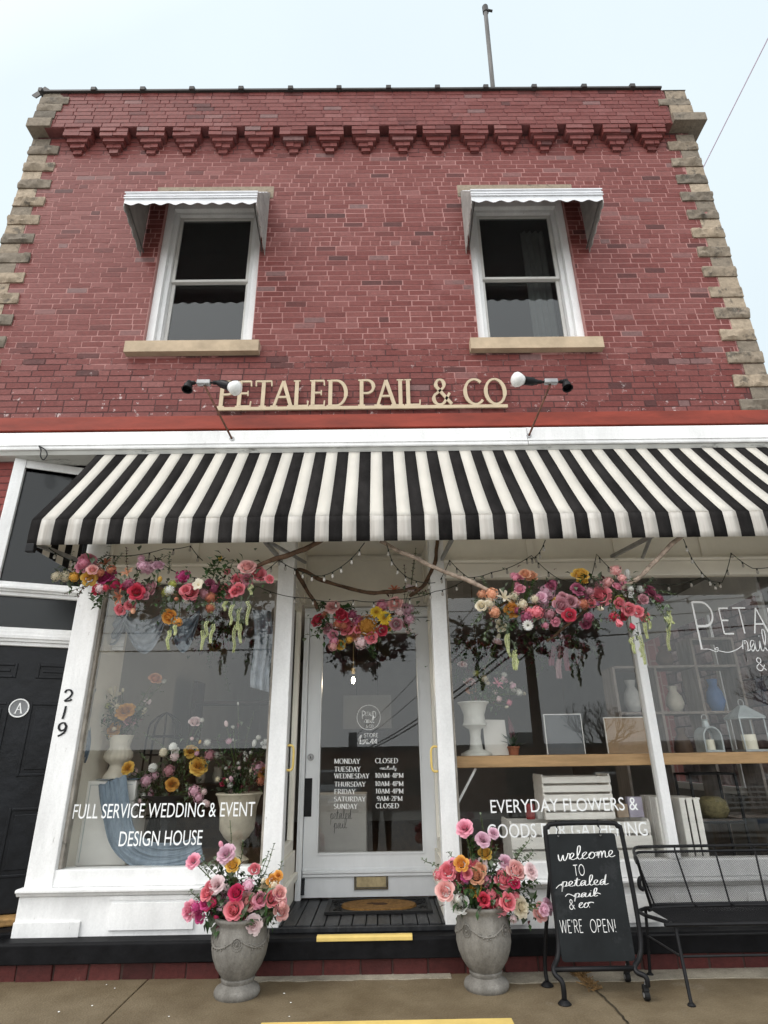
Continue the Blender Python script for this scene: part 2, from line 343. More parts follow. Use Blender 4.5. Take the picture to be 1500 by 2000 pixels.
def smoothpath(pts, n=8, closed=False):
    pts = [Vector(p) for p in pts]; N = len(pts); out = []
    rng = N if closed else N-1
    for i in range(rng):
        if closed: p0, p1, p2, p3 = pts[i-1], pts[i], pts[(i+1) % N], pts[(i+2) % N]
        else: p0, p1, p2, p3 = pts[max(i-1, 0)], pts[i], pts[i+1], pts[min(i+2, N-1)]
        for k in range(n):
            t = k/n
            out.append(.5*((2*p1)+(p2-p0)*t+(2*p0-5*p1+4*p2-p3)*t*t+(3*p1-p0-3*p2+p3)*t**3))
    if not closed: out.append(pts[-1])
    return out

# ------------------------------------------------------------------ lettering
def arc(cx, cy, rx, ry, a0, a1, n=14):
    return [(cx+rx*math.cos(rad(a0+(a1-a0)*i/n)), cy+ry*math.sin(rad(a0+(a1-a0)*i/n))) for i in range(n+1)]
SK = {  # capital skeletons: advance, strokes
 'A': (.78, [[(.05, 0), (.39, 1)], [(.39, 1), (.73, 0)], [(.17, .36), (.61, .36)]]),
 'C': (.80, [arc(.46, .5, .40, .5, 48, 318, 22)]),
 'D': (.82, [[(.12, 0), (.12, 1)], [(.12, 1), (.36, 1)]+arc(.36, .5, .40, .5, 90, -90, 18)+[(.12, 0)]]),
 'E': (.66, [[(.12, 0), (.12, 1)], [(.12, 1), (.56, 1)], [(.12, .52), (.46, .52)], [(.12, 0), (.58, 0)]]),
 'F': (.62, [[(.12, 0), (.12, 1)], [(.12, 1), (.56, 1)], [(.12, .5), (.46, .5)]]),
 'G': (.84, [arc(.46, .5, .40, .5, 48, 330, 22), [(.80, .0), (.80, .45)]]),
 'H': (.84, [[(.12, 0), (.12, 1)], [(.72, 0), (.72, 1)], [(.12, .5), (.72, .5)]]),
 'I': (.30, [[(.15, 0), (.15, 1)]]),
 'L': (.62, [[(.12, 0), (.12, 1)], [(.12, 0), (.58, 0)]]),
 'M': (1.0, [[(.12, 0), (.12, 1)], [(.12, 1), (.5, .08)], [(.5, .08), (.88, 1)], [(.88, 1), (.88, 0)]]),
 'N': (.86, [[(.12, 0), (.12, 1)], [(.12, 1), (.74, 0)], [(.74, 0), (.74, 1)]]),
 'O': (.90, [arc(.45, .5, .39, .5, 90, 450, 28)]),
 'P': (.68, [[(.12, 0), (.12, 1)], [(.12, 1), (.34, 1)]+arc(.34, .74, .27, .26, 90, -90, 14)+[(.12, .48)]]),
 'R': (.74, [[(.12, 0), (.12, 1)], [(.12, 1), (.34, 1)]+arc(.34, .75, .26, .25, 90, -90, 14)+[(.12, .5)], [(.34, .5), (.70, 0)]]),
 'S': (.62, [arc(.31, .75, .23, .25, 40, 250, 14)+arc(.31, .25, .25, .25, 80, -150, 16)]),
 'T': (.74, [[(.37, 0), (.37, 1)], [(.05, 1), (.69, 1)]]),
 'U': (.82, [[(.12, 1), (.12, .32)]+arc(.41, .32, .29, .32, 180, 360, 16)+[(.70, 1)]]),
 'W': (1.1, [[(.04, 1), (.30, 0)], [(.30, 0), (.55, 1)], [(.55, 1), (.80, 0)], [(.80, 0), (1.06, 1)]]),
 'Y': (.76, [[(.05, 1), (.38, .48)], [(.71, 1), (.38, .48)], [(.38, .48), (.38, 0)]]),
 '&': (.86, [[(.80, .02), (.22, .70)]+arc(.36, .80, .17, .20, 200, -20, 10)+[(.48, .66), (.18, .42)]+arc(.32, .24, .24, .24, 130, 320, 12)+[(.74, .46)]]),
 '0': (.62, [arc(.31, .5, .24, .5, 90, 450, 24)]),
 '1': (.40, [[(.20, 0), (.20, 1)], [(.06, .84), (.20, 1)]]),
 '2': (.60, [arc(.29, .74, .22, .26, 160, -30, 12)+[(.06, 0)], [(.06, 0), (.54, 0)]]),
 '4': (.64, [[(.46, 0), (.46, 1)], [(.46, 1), (.04, .28)], [(.04, .28), (.60, .28)]]),
 '9': (.62, [arc(.31, .70, .23, .30, 0, 360, 20), [(.54, .70), (.50, .30), (.34, .04), (.16, 0)]]),
 '-': (.40, [[(.05, .4), (.35, .4)]]), '.': (.2, [[(.08, 0), (.08, .05)]]), '!': (.3, [[(.15, 1), (.15, .3)], [(.15, .06), (.15, 0)]]),
 "'": (.2, [[(.1, 1), (.08, .8)]]), ' ': (.36, []),
}
def ribbon(mb, pts, wf, P, lift):
    """flat stroke along 2-D pts; wf(direction) is its width; P maps (x,y,lift) to world"""
    pts = [Vector(p) for p in pts]; n = len(pts); vs = []
    for i, p in enumerate(pts):
        d = pts[min(i+1, n-1)]-pts[max(i-1, 0)]
        if d.length < 1e-9: d = Vector((1, 0))
        d.normalize(); nn = Vector((-d.y, d.x)); w = wf(d)/2
        vs += [P(*(p+nn*w), lift), P(*(p-nn*w), lift)]
    mb.add(vs, [(2*i, 2*i+1, 2*i+3, 2*i+2) for i in range(n-1)])
def skel_text(mb, s, P, serif=False, T=.13, t=.045, track=.06):
    """adds s with cap height 1 from x=0; returns its width"""
    x = 0; lift = 0
    for ch in s:
        adv, strokes = SK[ch]
        for st in strokes:
            lift = (lift+1) % 7
            pts = [(x+a, b) for a, b in st]
            if len(pts) == 2:
                a, b = Vector(pts[0]), Vector(pts[1]); pts = [a.lerp(b, i/3) for i in range(4)]
            if serif: wf = lambda d: t+(T-t)*min(1, abs(d.y)**1.5)*(1 if d.x*d.y <= .15 else (.45 if abs(d.x) > .2 else 1))
            else: wf = lambda d: t
            ribbon(mb, pts, wf, P, lift*.0003)
            if serif:
                for q, o in ((pts[0], pts[1]), (pts[-1], pts[-2])):
                    q = Vector(q); o = Vector(o); d = (q-o).normalized()
                    if abs(d.y) > .6 and len(st) <= 3 and (abs(q.y) < .02 or abs(q.y-1) < .02) and ch not in '&':
                        lift = (lift+1) % 7
                        if ch in 'A' and q.y > .5: continue
                        if ch == 'N' and abs(d.x) > .2: continue
                        ribbon(mb, [(q.x-.14, q.y), (q.x+.14, q.y)], lambda d: .05, P, lift*.0003)
                    elif abs(d.x) > .9 and len(st) == 2 and ch in 'TEFLZ2' and d.x*(1 if ch != 'T' else d.x) > 0:
                        lift = (lift+1) % 7; sg = 1 if q.y < .1 else -1
                        if abs(q.y-.52) < .1: ribbon(mb, [(q.x, q.y-.1), (q.x, q.y+.1)], lambda d: .05, P, lift*.0003)
                        else: ribbon(mb, [(q.x, q.y-.02*sg), (q.x+.02, q.y+.2*sg)], lambda d: .055, P, lift*.0003)
        x += adv+track
    return x-track
CUR = {
 'n': [(0, .3), (.12, .95), (.15, 0), (.17, .3), (.36, .95), (.48, .8), (.48, .15), (.6, 0), (.8, .2)], 'y': [(0, .9), (.12, .15), (.3, .05), (.5, .9), (.42, -.6), (.22, -.9), (.15, -.5), (.8, .25)],  # joined handwriting, x-height 1
 'w': [(0, .9), (.1, .1), (.28, 0), (.46, .8), (.52, .1), (.7, 0), (.92, .85), (.86, 1), (1.1, .85)],
 'e': [(0, .15), (.32, .5), (.4, .85), (.22, 1), (.06, .7), (.1, .2), (.35, 0), (.65, .2)],
 'l': [(0, .1), (.35, 1.2), (.38, 1.9), (.22, 2.0), (.12, 1.5), (.12, .4), (.3, 0), (.55, .2)],
 'c': [(0, .2), (.45, .85), (.3, 1), (.08, .7), (.1, .15), (.35, 0), (.65, .25)],
 'o': [(0, .2), (.3, .95), (.06, .6), (.1, .1), (.35, 0), (.6, .4), (.5, .85), (.3, .95), (.55, .8), (.82, .85)],
 'm': [(0, .3), (.12, .95), (.15, 0), (.17, .3), (.32, .95), (.44, .85), (.46, 0), (.48, .3), (.64, .95), (.78, .85), (.8, .15), (.92, 0), (1.1, .2)],
 'p': [(0, .2), (.2, 1), (.1, -.95), (.2, .7), (.42, 1), (.56, .7), (.45, .12), (.22, .08), (.5, .05), (.75, .25)],
 't': [(0, .1), (.27, 1.6), (.2, .3), (.35, 0), (.6, .2)],
 'a': [(.5, .85), (.25, 1), (.05, .5), (.15, 0), (.4, .3), (.54, .95), (.5, .2), (.62, 0), (.85, .2)],
 'd': [(.5, .85), (.25, 1), (.05, .5), (.15, 0), (.4, .3), (.62, 2.0), (.52, .2), (.65, 0), (.9, .2)],
 'i': [(0, .1), (.2, .95), (.18, .2), (.3, 0), (.5, .2)],
 'h': [(0, .1), (.32, 1.5), (.28, 2.0), (.14, 1.6), (.1, 0), (.17, .5), (.36, .95), (.46, .7), (.45, .1), (.57, 0), (.75, .2)],
 'u': [(0, .2), (.15, .95), (.15, .2), (.3, 0), (.5, .3), (.56, .95), (.55, .2), (.68, 0), (.85, .2)],
 'r': [(0, .1), (.2, .95), (.26, 1.1), (.42, .9), (.42, .2), (.55, 0), (.7, .2)],
 's': [(0, .1), (.3, 1.05), (.42, .5), (.35, .05), (.1, .1), (.42, .02), (.65, .2)],
}
def cursive(mb, s, P, w=.12, gap=-.02):
    x = 0; path = []; extra = []
    for ch in s:
        g = CUR[ch]; path += [(x+a, b) for a, b in g]
        if ch == 't': extra.append([(x-.05, 1.1), (x+.55, 1.22)])
        if ch == 'i': extra.append([(x+.24, 1.35), (x+.26, 1.45)])
        x += g[-1][0]+gap
    p3 = smoothpath([(a, b, 0) for a, b in path], 5)
    ribbon(mb, [(q.x, q.y) for q in p3], lambda d: w*(.75+.45*abs(d.y)), P, 0)
    for i, e_ in enumerate(extra): ribbon(mb, e_, lambda d: w, P, .0004)
    return x
def font_mesh(s, P, mb):
    cu = bpy.data.curves.new('t', 'FONT'); cu.body = s; cu.size = 1; cu.resolution_u = 4
    o = bpy.data.objects.new('t', cu); me = bpy.data.meshes.new_from_object(o)
    xs = [v.co.x for v in me.vertices]; ys = [v.co.y for v in me.vertices]
    x0, x1 = min(xs), max(xs)
    mb.add([P((v.co.x-x0)/(x1-x0), v.co.y/.7) for v in me.vertices], [tuple(p.vertices) for p in me.polygons])
    bpy.data.objects.remove(o); bpy.data.meshes.remove(me); bpy.data.curves.remove(cu)
def plane_map(p0, p1, top, Y):
    """maps unit text (x 0..1, y 0..1) onto the plane at depth Y between two baseline pixels and a cap-height pixel row"""
    a, b = at(*p0, Y), at(*p1, Y); h = at((p0[0]+p1[0])/2, top, Y).z-(a.z+b.z)/2
    return lambda x, y, l=0: (a.x+(b.x-a.x)*x, Y-l, a.z+(b.z-a.z)*x+h*y)

# ================================================================== the setting
from mathutils import noise as NZ
XL, XR = -3.98, 3.74
KERB = -1.02
# ground: one sheet with the street, falling away on the far side
g = MB(); prof = [(14, -.16), (KERB-.14, -.16), (-5, -.30), (-9, -.42), (-16, -.58), (-34, -2.0), (-60, -2.7), (-400, -6)]
g.grid(lambda u, v: (-220+440*u, prof[round(v*7)][0], prof[round(v*7)][1]), 8, 7)
tag(obj('road', g, ASPH), 'pale worn street surface in front of the shop', 'road', kind='structure')
# pavement slabs with tooled joints, each slab its own block in one sheet
g = MB(); jx = [-12, -9.1, -6.6, -4.1, -1.515, 3.75, 6.4, 9.5, 13]
for a, b in zip(jx[:-1], jx[1:]): g.box(a+.004, b-.004, KERB, .6, -.2, 0)
o = obj('pavement', g, CONC, bevel=.005); tag(o, 'damp brown concrete pavement slabs with joints', 'pavement', kind='structure')
g = MB(); g.box(-12, 13, KERB, .5, -.3, -.012); tag(obj('pavement_bed', g, mat('joint_dirt', (.045, .035, .022, 1), .95, .3, 12)), 'dark dirt showing in the pavement joints', 'pavement', kind='structure')
g = MB()
for a, b, y0 in ((-.95, .42, -.20), (.55, 4, -.30)):
    n = 24; top = [(a+(b-a)*i/n, y0+.03*NZ.noise(Vector((i*.6, a, 0)))) for i in range(n+1)]
    g.prism([(a, -.08)]+top+[(b, -.08)], 'z', -.02, .004)
tag(obj('pale_pavement_edge', g, CONC2), 'paler dry concrete strip along the foot of the shop', 'pavement', kind='structure')
g = MB(); g.box(-12, 13, KERB-.15, KERB-.002, -.3, -.004)
tag(obj('kerb', g, CONC2, bevel=.015), 'concrete kerb at the edge of the pavement', 'kerb', kind='structure')
kp0, kp1 = atz(511, 1996, .002), atz(1000, 1990, .002)
g = MB(); g.box(kp0.x, kp1.x, KERB-.154, (kp0.y+kp1.y)/2, -.15, .004)
tag(obj('kerb_paint', g, YELL, bevel=.004), 'yellow painted stretch of kerb before the entrance', 'kerb marking', kind='structure')
# hairline crack with dead moss running from the right planter to the kerb
cp = [atz(1125, 1898, .003), atz(1150, 1922, .003), atz(1165, 1935, .003), atz(1190, 1958, .003), atz(1215, 1985, .003), atz(1235, 2010, .003)]
g = MB(); pp = smoothpath(cp, 5)
for i, p in enumerate(pp): p.x += random.uniform(-.004, .004)
ribbon(g, [(p.x, p.y) for p in pp], lambda d: .013, lambda x, y, l: (x, y, .0045), 0)
tag(obj('pavement_crack', g, mat('joint_dirt', (.045, .035, .022, 1))), 'jagged dark crack across the pavement under the board', 'crack', kind='structure')
g = MB()
for i in range(150):
    t = random.random()**1.5; p = cp[0].lerp(cp[2], t)
    g.bar((p.x+random.gauss(0, .022), p.y+random.gauss(0, .015), 0), (p.x+random.gauss(0, .03), p.y+random.gauss(0, .02), random.uniform(.008, .03)), .004)
tag(obj('dry_weeds', g, mat('dry_moss', (.20, .12, .05, 1), .95, .3, 30)), 'tuft of dry brown weeds in the pavement crack', 'weeds', kind='stuff')
# petals lying about
g = MB()
for px, py in ((208, 1923), (224, 1930), (180, 1964), (115, 1976), (565, 1985), (568, 1958), (555, 1940), (1160, 1918), (330, 1985), (905, 1700)):
    p = atz(px, py, .006); r = random.uniform(.004, .007)
    if p.y < -.2: g.ball(p, r, 6, 4, (1, .8, .35))
tag(obj('fallen_petals', g, VINYL), 'tiny pale petals scattered on the brown pavement', 'petals', kind='stuff')

# ================================================================== the brick building
B = thing('brick_building', 'two storey red brick corner shop with white wooden shopfront and sandstone corners', 'building', (0, 0, 0))
CH = .0675
WX = [(-2.30, -1.235), (1.0, 2.075)]; WZ = (5.05, 7.02)
holes = []
for a, b in WX: holes += [(a-.004, b+.004, WZ[0], WZ[1])]
holes += [(-2.425, -1.13, 7.02, 7.20), (.912, 2.198, 7.02, 7.20), (-2.44, -1.142, 4.915, 5.05), (.90, 2.197, 4.915, 5.05)]
def quoin_w(z): return .34 if int(round((z-4.222)//(2*CH))) % 2 == 0 else .21
def lay(mb, xa, xb, z, y, bh=CH-.0105, hole=True, bl=.2135):
    x = xa - random.uniform(0, bl)
    odd = random.random() < .07
    while x < xb:
        L = bl if not odd else bl/2
        if random.random() < .05: L = bl/2
        s = [(max(x+.006, xa), min(x+L-.006, xb))]
        if hole:
            for h0, h1, hz0, hz1 in holes:
                if z+bh > hz0+.012 and z < hz1-.03:
                    n = []
                    for p, q in s:
                        if q <= h0 or p >= h1: n.append((p, q)); continue
                        if p < h0: n.append((p, h0-.002))
                        if q > h1: n.append((h1+.002, q))
                    s = n
        for p, q in s:
            if q-p < .012: continue
            mb.ca = min(1, max(0, random.gauss(.47, .19))) if random.random() > .035 else random.choice((.03, .99, .95))
            yy = y + random.uniform(-.0022, 0)
            mb.box(p, q, yy, y+.03, z+random.uniform(-.0015, .0015), z+bh+random.uniform(-.0015, .0015), .0014)
        x += L
wall = MB(); z = 4.228; k = 0
while z < 8.0:
    w = quoin_w(z+.01); lay(wall, XL+w+.006, XR-w-.006, z, 0); z += CH
wall.cm = 1
for a, b, c, d in ((XL+.05, WX[0][0], 4.1, 8.03), (WX[0][1], WX[1][0], 4.1, 8.03), (WX[1][1], XR-.05, 4.1, 8.03),
                   (WX[0][0], WX[0][1], 4.1, WZ[0]), (WX[1][0], WX[1][1], 4.1, WZ[0]), (WX[0][0], WX[0][1], WZ[1], 8.03), (WX[1][0], WX[1][1], WZ[1], 8.03)):
    wall.box(a, b, .0012, .28, c, d)
obj('brick_wall', wall, [BRICK, MORTAR], B)
# side and rear walls, roof
sw = MB(); sw.box(XL+.02, XL+.26, .285, 12, 0, 8.4); sw.box(XR-.26, XR-.02, .285, 3.6*0+.5, 0, 8.4)
sw.box(XR-.26, XR-.02, .5, 3.2, 3.05, 8.4); sw.box(XR-.26, XR-.02, .5, 3.2, 0, .95); sw.box(XR-.26, XR-.02, 3.2, 12, 0, 8.4)
sw.box(XL+.26, XR-.26, 11.75, 12, 0, 8.4)
bm_ = bpy.data.materials.new('side_brickwork'); t_, b_ = nodes(bm_); bt = t_.nodes.new('ShaderNodeTexBrick'); cc = t_.nodes.new('ShaderNodeTexCoord'); mp_ = t_.nodes.new('ShaderNodeMapping')
mp_.inputs['Rotation'].default_value = (PI/2, 0, PI/2); bt.inputs['Scale'].default_value = 2.4; bt.inputs['Color1'].default_value = (.27, .09, .08, 1); bt.inputs['Color2'].default_value = (.21, .07, .06, 1); bt.inputs['Mortar'].default_value = (.3, .2, .18, 1)
t_.links.new(cc.outputs['Object'], mp_.inputs[0]); t_.links.new(mp_.outputs[0], bt.inputs['Vector']); t_.links.new(bt.outputs['Color'], b_.inputs['Base Color']); b_.inputs['Roughness'].default_value = .8
obj('side_wall', sw, bm_, B)
rf = MB(); rf.box(XL+.26, XR-.26, .29, 11.7, 8.0, 8.2); obj('roof', rf, COPE, B)
# parapet band
pb = MB(); z = 8.038
while z < 8.60: lay(pb, -3.72, 3.44, z, -.12, hole=False); z += .0655
pb.cm = 1; pb.box(-3.80, 3.46, -.1145, .27, 8.032, 8.622)
obj('parapet', pb, [BRICK, mat('red_mortar', (.20, .075, .072, 1), .8, .2, 8)], B)
# corbels: two wide courses, then three shrinking ones
n = 17; x0, x1 = at(163, 265).x, at(1262, 255).x
for i in range(n):
    c = MB(); xc = x0+(x1-x0)*i/(n-1)+random.uniform(-.012, .012)
    for j, (w, y) in enumerate(((.315, -.115), (.318, -.108), (.235, -.08), (.165, -.055), (.10, -.032))):
        zt = 8.03-j*.0635; half = w/2
        cut = [(-half, half)] if j in (2, 4) else [(-half, random.uniform(-.04, .05)), None]
        if cut[-1] is None: cut = [cut[0], (cut[0][1]+.005, half)]
        for a, b in cut:
            c.ca = min(1, max(0, random.gauss(.45, .2))); c.box(xc+a, xc+b, y+random.uniform(-.006, .006), .02, zt-.0585, zt-.003, .0025)
        c.cm = 1; c.box(xc-half+.01, xc+half-.01, y+.012, .018, zt-.062, zt); c.cm = 0
    obj('brick_corbel', c, [BRICK, bpy.data.materials['red_mortar']], B)
# metal coping with lapped seams
cp_ = MB(); cp_.prism([(-.15, 8.622), (-.15, 8.648), (.05, 8.668), (.30, 8.66), (.30, 8.622)], 'x', -3.93, 3.43)
cp_.prism([(-.17, 8.60), (-.17, 8.66), (.1, 8.68), (.1, 8.622), (-.155, 8.615)], 'x', -3.965, -3.925)
cp_.bar((-3.95, -.1, 8.65), (-4.01, -.1, 8.70), .012, .2)
obj('coping', cp_, COPE, B)
for px in (182, 278, 374, 470, 567, 662, 759, 855, 950, 1045, 1143, 1238):
    s = MB(); x = at(px, 180, -.15).x
    s.prism([(-.17, 8.615), (-.17, 8.668), (-.12, 8.69), (.2, 8.70), (.2, 8.622)], 'x', x-.03, x+.03); obj('coping_seam', s, COPE, B, bevel=.004)
# quoins
def rock(mb, x0, x1, y0, y1, z0, z1, amp, nx=9, ny=5, nz=5, sc=9.0):
    c = Vector(((x0+x1)/2, (y0+y1)/2, (z0+z1)/2)); h = Vector(((x1-x0)/2, (y1-y0)/2, (z1-z0)/2))
    def P(u, v, w):
        p = Vector((x0+(x1-x0)*u, y0+(y1-y0)*v, z0+(z1-z0)*w))
        n = Vector((-1 if u < .001 else (1 if u > .999 else 0), -1 if v < .001 else (1 if v > .999 else 0), -1 if w < .001 else (1 if w > .999 else 0)))
        q = p*sc; d = NZ.noise(q)*.8+NZ.noise(q*2.3)*.5+.35
        edge = min(1, 6*min(u, 1-u, w, 1-w)+.25) if n.y else .5
        if n.z: n = Vector((n.x*.4, n.y, n.z*.12))
        return p+n*amp*d*edge
    for fn, a, b in ((lambda u, v: P(u, 0, v), nx, nz), (lambda u, v: P(u, 1, v), 2, 2), (lambda u, v: P(0, u, v), ny, nz), (lambda u, v: P(1, u, v), ny, nz), (lambda u, v: P(u, v, 0), nx, ny), (lambda u, v: P(u, v, 1), nx, ny)):
        mb.grid(fn, a, b)
z = 4.222; i = 0
while z < 8.0:
    zt = min(z+2*CH, 8.03)
    for side in (0, 1):
        w = .34 if i % 2 == 0 else .21; w += random.uniform(-.012, .012)
        q = MB(); q.ca = random.uniform(.25, 1) if i % 2 else random.uniform(.2, .85)
        a, b = (XL, XL+w) if side == 0 else (XR-w, XR)
        if i % 2 == 0: rock(q, a, b, -.012, .3, z+.004, zt-.004, .048, 11, 6, 5, 10.0)
        else: rock(q, a, b, -.004, .28, z+.004, zt-.004, .006)
        obj('quoin_stone', q, STONE, B, smooth=(i % 2 == 0), auto=38)
    z = zt; i += 1
for side in (0, 1):   # caps at the ends of the band, blocks above them
    if side == 0: sp = ((-4.0, -3.73, -.14, 8.035, 8.17, .012), (-3.95, -3.71, -.13, 8.175, 8.30, .02), (-3.94, -3.66, -.13, 8.305, 8.42, .03), (-3.93, -3.60, -.13, 8.425, 8.54, .03), (-3.92, -3.66, -.12, 8.545, 8.62, .005))
    else: sp = ((3.46, 3.84, -.16, 8.035, 8.16, .008), (3.47, 3.73, -.13, 8.175, 8.33, .006), (3.36, 3.72, -.13, 8.335, 8.44, .03), (3.47, 3.71, -.12, 8.445, 8.60, .006))
    for a, b, y, c, d, am in sp:
        q = MB(); q.ca = random.uniform(.05, .5) if side == 0 else random.uniform(.3, .8); rock(q, a, b, y, .27, c, d, am); obj('quoin_stone', q, STONE, B, smooth=am > .01, auto=38)
q = MB(); q.ca = .45; q.add([(3.44, -.13, 8.605), (3.72, -.13, 8.605), (3.72, .25, 8.605), (3.44, .25, 8.605), (3.56, .06, 8.80)], [(0, 1, 4), (1, 2, 4), (2, 3, 4), (3, 0, 4), (3, 2, 1, 0)])
obj('peaked_cap_stone', q, STONE, B)
# upper windows
for wi, (a, b) in enumerate(WX):
    win = node('sash_window', B); z0, z1 = WZ
    f = MB()
    for x0, x1 in ((a, a+.075), (b-.075, b)): f.box(x0, x1, .05, .16, z0, z1)
    f.box(a+.075, b-.075, .05, .16, z1-.09, z1)
    for x0, x1 in ((a+.075, a+.12), (b-.12, b-.075)): f.box(x0, x1, .10, .20, z0, z1-.09)
    f.box(a+.12, b-.12, .10, .20, z1-.13, z1-.09); f.box(a+.12, b-.12, .10, .24, z0, z0+.015)
    obj('frame', f, WHITE2, win, bevel=.004)
    zm = at(430, 548, .14).z; s = MB(); xi0, xi1 = a+.122, b-.122
    for zz0, zz1, y in ((zm-.018, z1-.132, .135), (z0+.017, zm+.018, .17)):
        s.box(xi0, xi0+.035, y, y+.032, zz0, zz1); s.box(xi1-.035, xi1, y, y+.032, zz0, zz1)
        s.box(xi0+.035, xi1-.035, y, y+.032, zz0, zz0+(.03 if y < .15 else .045)); s.box(xi0+.035, xi1-.035, y, y+.032, zz1-.033, zz1)
    obj('sash', s, mat('sash_paint', (.62, .61, .58, 1), .5, .06, 4), win, bevel=.003)
    for zz0, zz1, y in ((zm+.012, z1-.165, .15), (z0+.062, zm-.015, .186)):
        p = MB(); p.box(xi0+.03, xi1-.03, y, y+.004, zz0, zz1); obj('pane', p, PANEU, win)
    if wi == 1:
        c = MB(); xa, xb = b-.43, b-.16
        c.grid(lambda u, v: (xa+(xb-xa)*u+.06*(1-v)*(u-1)*-1*0, .30+.018*math.sin(u*26), z0+.1+(z1-z0-.3)*v), 60, 2); obj('curtain', c, mat('sheer_curtain', (.34, .34, .32, 1), .9, .1, 5), win, smooth=True)
    s = MB(); x0, x1 = (-2.437, -1.146) if wi == 0 else (.903, 2.194)
    s.ca = .75; rock(s, x0, x1, -.075, .12, 4.918, 5.046, .004, 16, 4, 4); obj('sill', s, mat('sill_stone', (.46, .36, .25, 1), .8, .12, 4, .3, 30, dirt=.85, dirtc=(.05, .045, .04, 1), dscale=1.6, dthr=.66), win, smooth=True, auto=38)
    l = MB(); x0, x1 = (-2.422, -1.133) if wi == 0 else (.915, 2.195)
    l.ca = .62; rock(l, x0, x1, -.006, .25, 7.024, 7.198, .004, 12, 3, 3); obj('lintel', l, STONE, win, smooth=True, auto=38)
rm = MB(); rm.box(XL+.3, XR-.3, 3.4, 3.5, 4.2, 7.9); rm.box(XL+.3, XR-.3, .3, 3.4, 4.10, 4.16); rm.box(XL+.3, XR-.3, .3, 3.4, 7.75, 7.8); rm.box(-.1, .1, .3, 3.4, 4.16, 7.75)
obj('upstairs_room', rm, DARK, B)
# ------------------------------------------------------------------ belt and fascia
o = MB(); o.box(XL, XR, -.035, .2, 4.085, 4.222); o.box(3.28, 3.285, -.0365, -.03, 4.09, 4.22); o.box(.26, .264, -.0365, -.03, 4.09, 4.22); obj('painted_belt', o, REDP, B, bevel=.006)
o = MB(); o.prism([(-.145, 3.825), (-.15, 3.835), (-.15, 3.985), (-.135, 3.998), (0, 4.08), (.15, 4.08), (.15, 3.825)], 'x', XL-.02, 1.32)
o.prism([(-.145, 3.827), (-.15, 3.837), (-.152, 3.985), (-.137, 4.0), (0, 4.082), (.15, 4.082), (.15, 3.827)], 'x', 1.326, XR+.02)
o.box(XL-.02, XR+.02, -.157, -.1515, 3.862, 3.868)
obj('fascia_board', o, WHITE2, B)
o = MB(); o.prism([(-.11, 3.79), (-.13, 3.823), (.1, 3.823), (.1, 3.79)], 'x', XL, XR)
obj('crown_moulding', o, mat('grimy_moulding', (.55, .55, .52, 1), .7, .1, 3, .2, 12, stretch=(.3, 1, 1), dirt=.75, dirtc=(.08, .075, .065, 1), dscale=5, dthr=.55), B)
# ------------------------------------------------------------------ shopfront timber
ZS, ZT = .60, 2.66           # window sill and head
PX = {'left': (-2.47, -2.278), 'lin': (-.846, -.712), 'rin': (.414, .536), 'mul': (2.022, 2.09), 'right': (3.50, 3.70)}
def post(nm, a, b, y0=-.012, y1=.12, z0=ZS, z1=3.79, m=WHITE2):
    p = MB(); p.box(a, b, y0, y1, z0, z1); return obj(nm, p, m, B, bevel=.006)
pl = post('corner_post', *PX['left'], z0=.49)
post('inner_post', *PX['lin'], z0=.21); post('inner_post', *PX['rin'], z0=.21)
post('mullion', *PX['mul'], y0=0, y1=.09, z1=ZT); post('corner_post', *PX['right'], z0=.49)
for a, b in ((-2.277, -2.255), (-.868, -.847), (.537, .556)):
    st = MB(); st.box(a, b, .03, .10, ZS, ZT); obj('glazing_bead', st, mat('stained_bead', (.33, .30, .26, 1), .7, .25, 6, dirt=.6), B)
sp = [(PX['left'][1], PX['lin'][0]), (PX['rin'][1], PX['mul'][0]), (PX['mul'][1], PX['right'][0])]
fr = MB()
for a, b in ((PX['left'][1], PX['lin'][0]), (PX['rin'][1], PX['right'][0])):
    fr.box(a, b, .0, .10, ZT, 2.78); fr.box(a, b, -.05, .1, 2.782, 2.80); fr.box(a, b, .03, .09, 2.80, 3.79)
    n = max(1, round((b-a)/.8))
    for i in range(n+1): x = a+(b-a)*i/n; fr.box(max(a, x-.03), min(b, x+.03), .012, .0295, 2.801, 3.788)
obj('frieze_board', fr, SHADEDW, B, bevel=.004)
# bulkheads under the glass
for a, b in ((PX['left'][0]-.03, PX['lin'][0]), (PX['rin'][1], 3.70)):
    o = MB(); o.box(a+.03, b, -.0, .14, .495, ZS-.002); o.prism([(-.02, .445), (-.035, .45), (-.045, .468), (-.06, .473), (-.06, .49), (-.045, .494), (.1, .494), (.1, .445)], 'x', a, b)
    o.box(a+.012, b, -.012, .14, .205, .444)
    if a < 0: o.box(a+.012, a+.46, -.028, -.0125, .21, .30); o.box(a+.65, a+1.22, -.030, -.0125, .245, .405); o.box(a+.63, a+1.24, -.02, -.0125, .415, .442)
    else:
        for x0, x1 in ((a+.05, a+.42), (a+.62, a+1.3), (a+1.45, a+1.7), (a+1.95, a+2.9)): o.box(x0, x1, -.030, -.0125, .235, .40)
    obj('bulkhead_panel', o, WHITE2, B, bevel=.005)
for x, z in (): pass
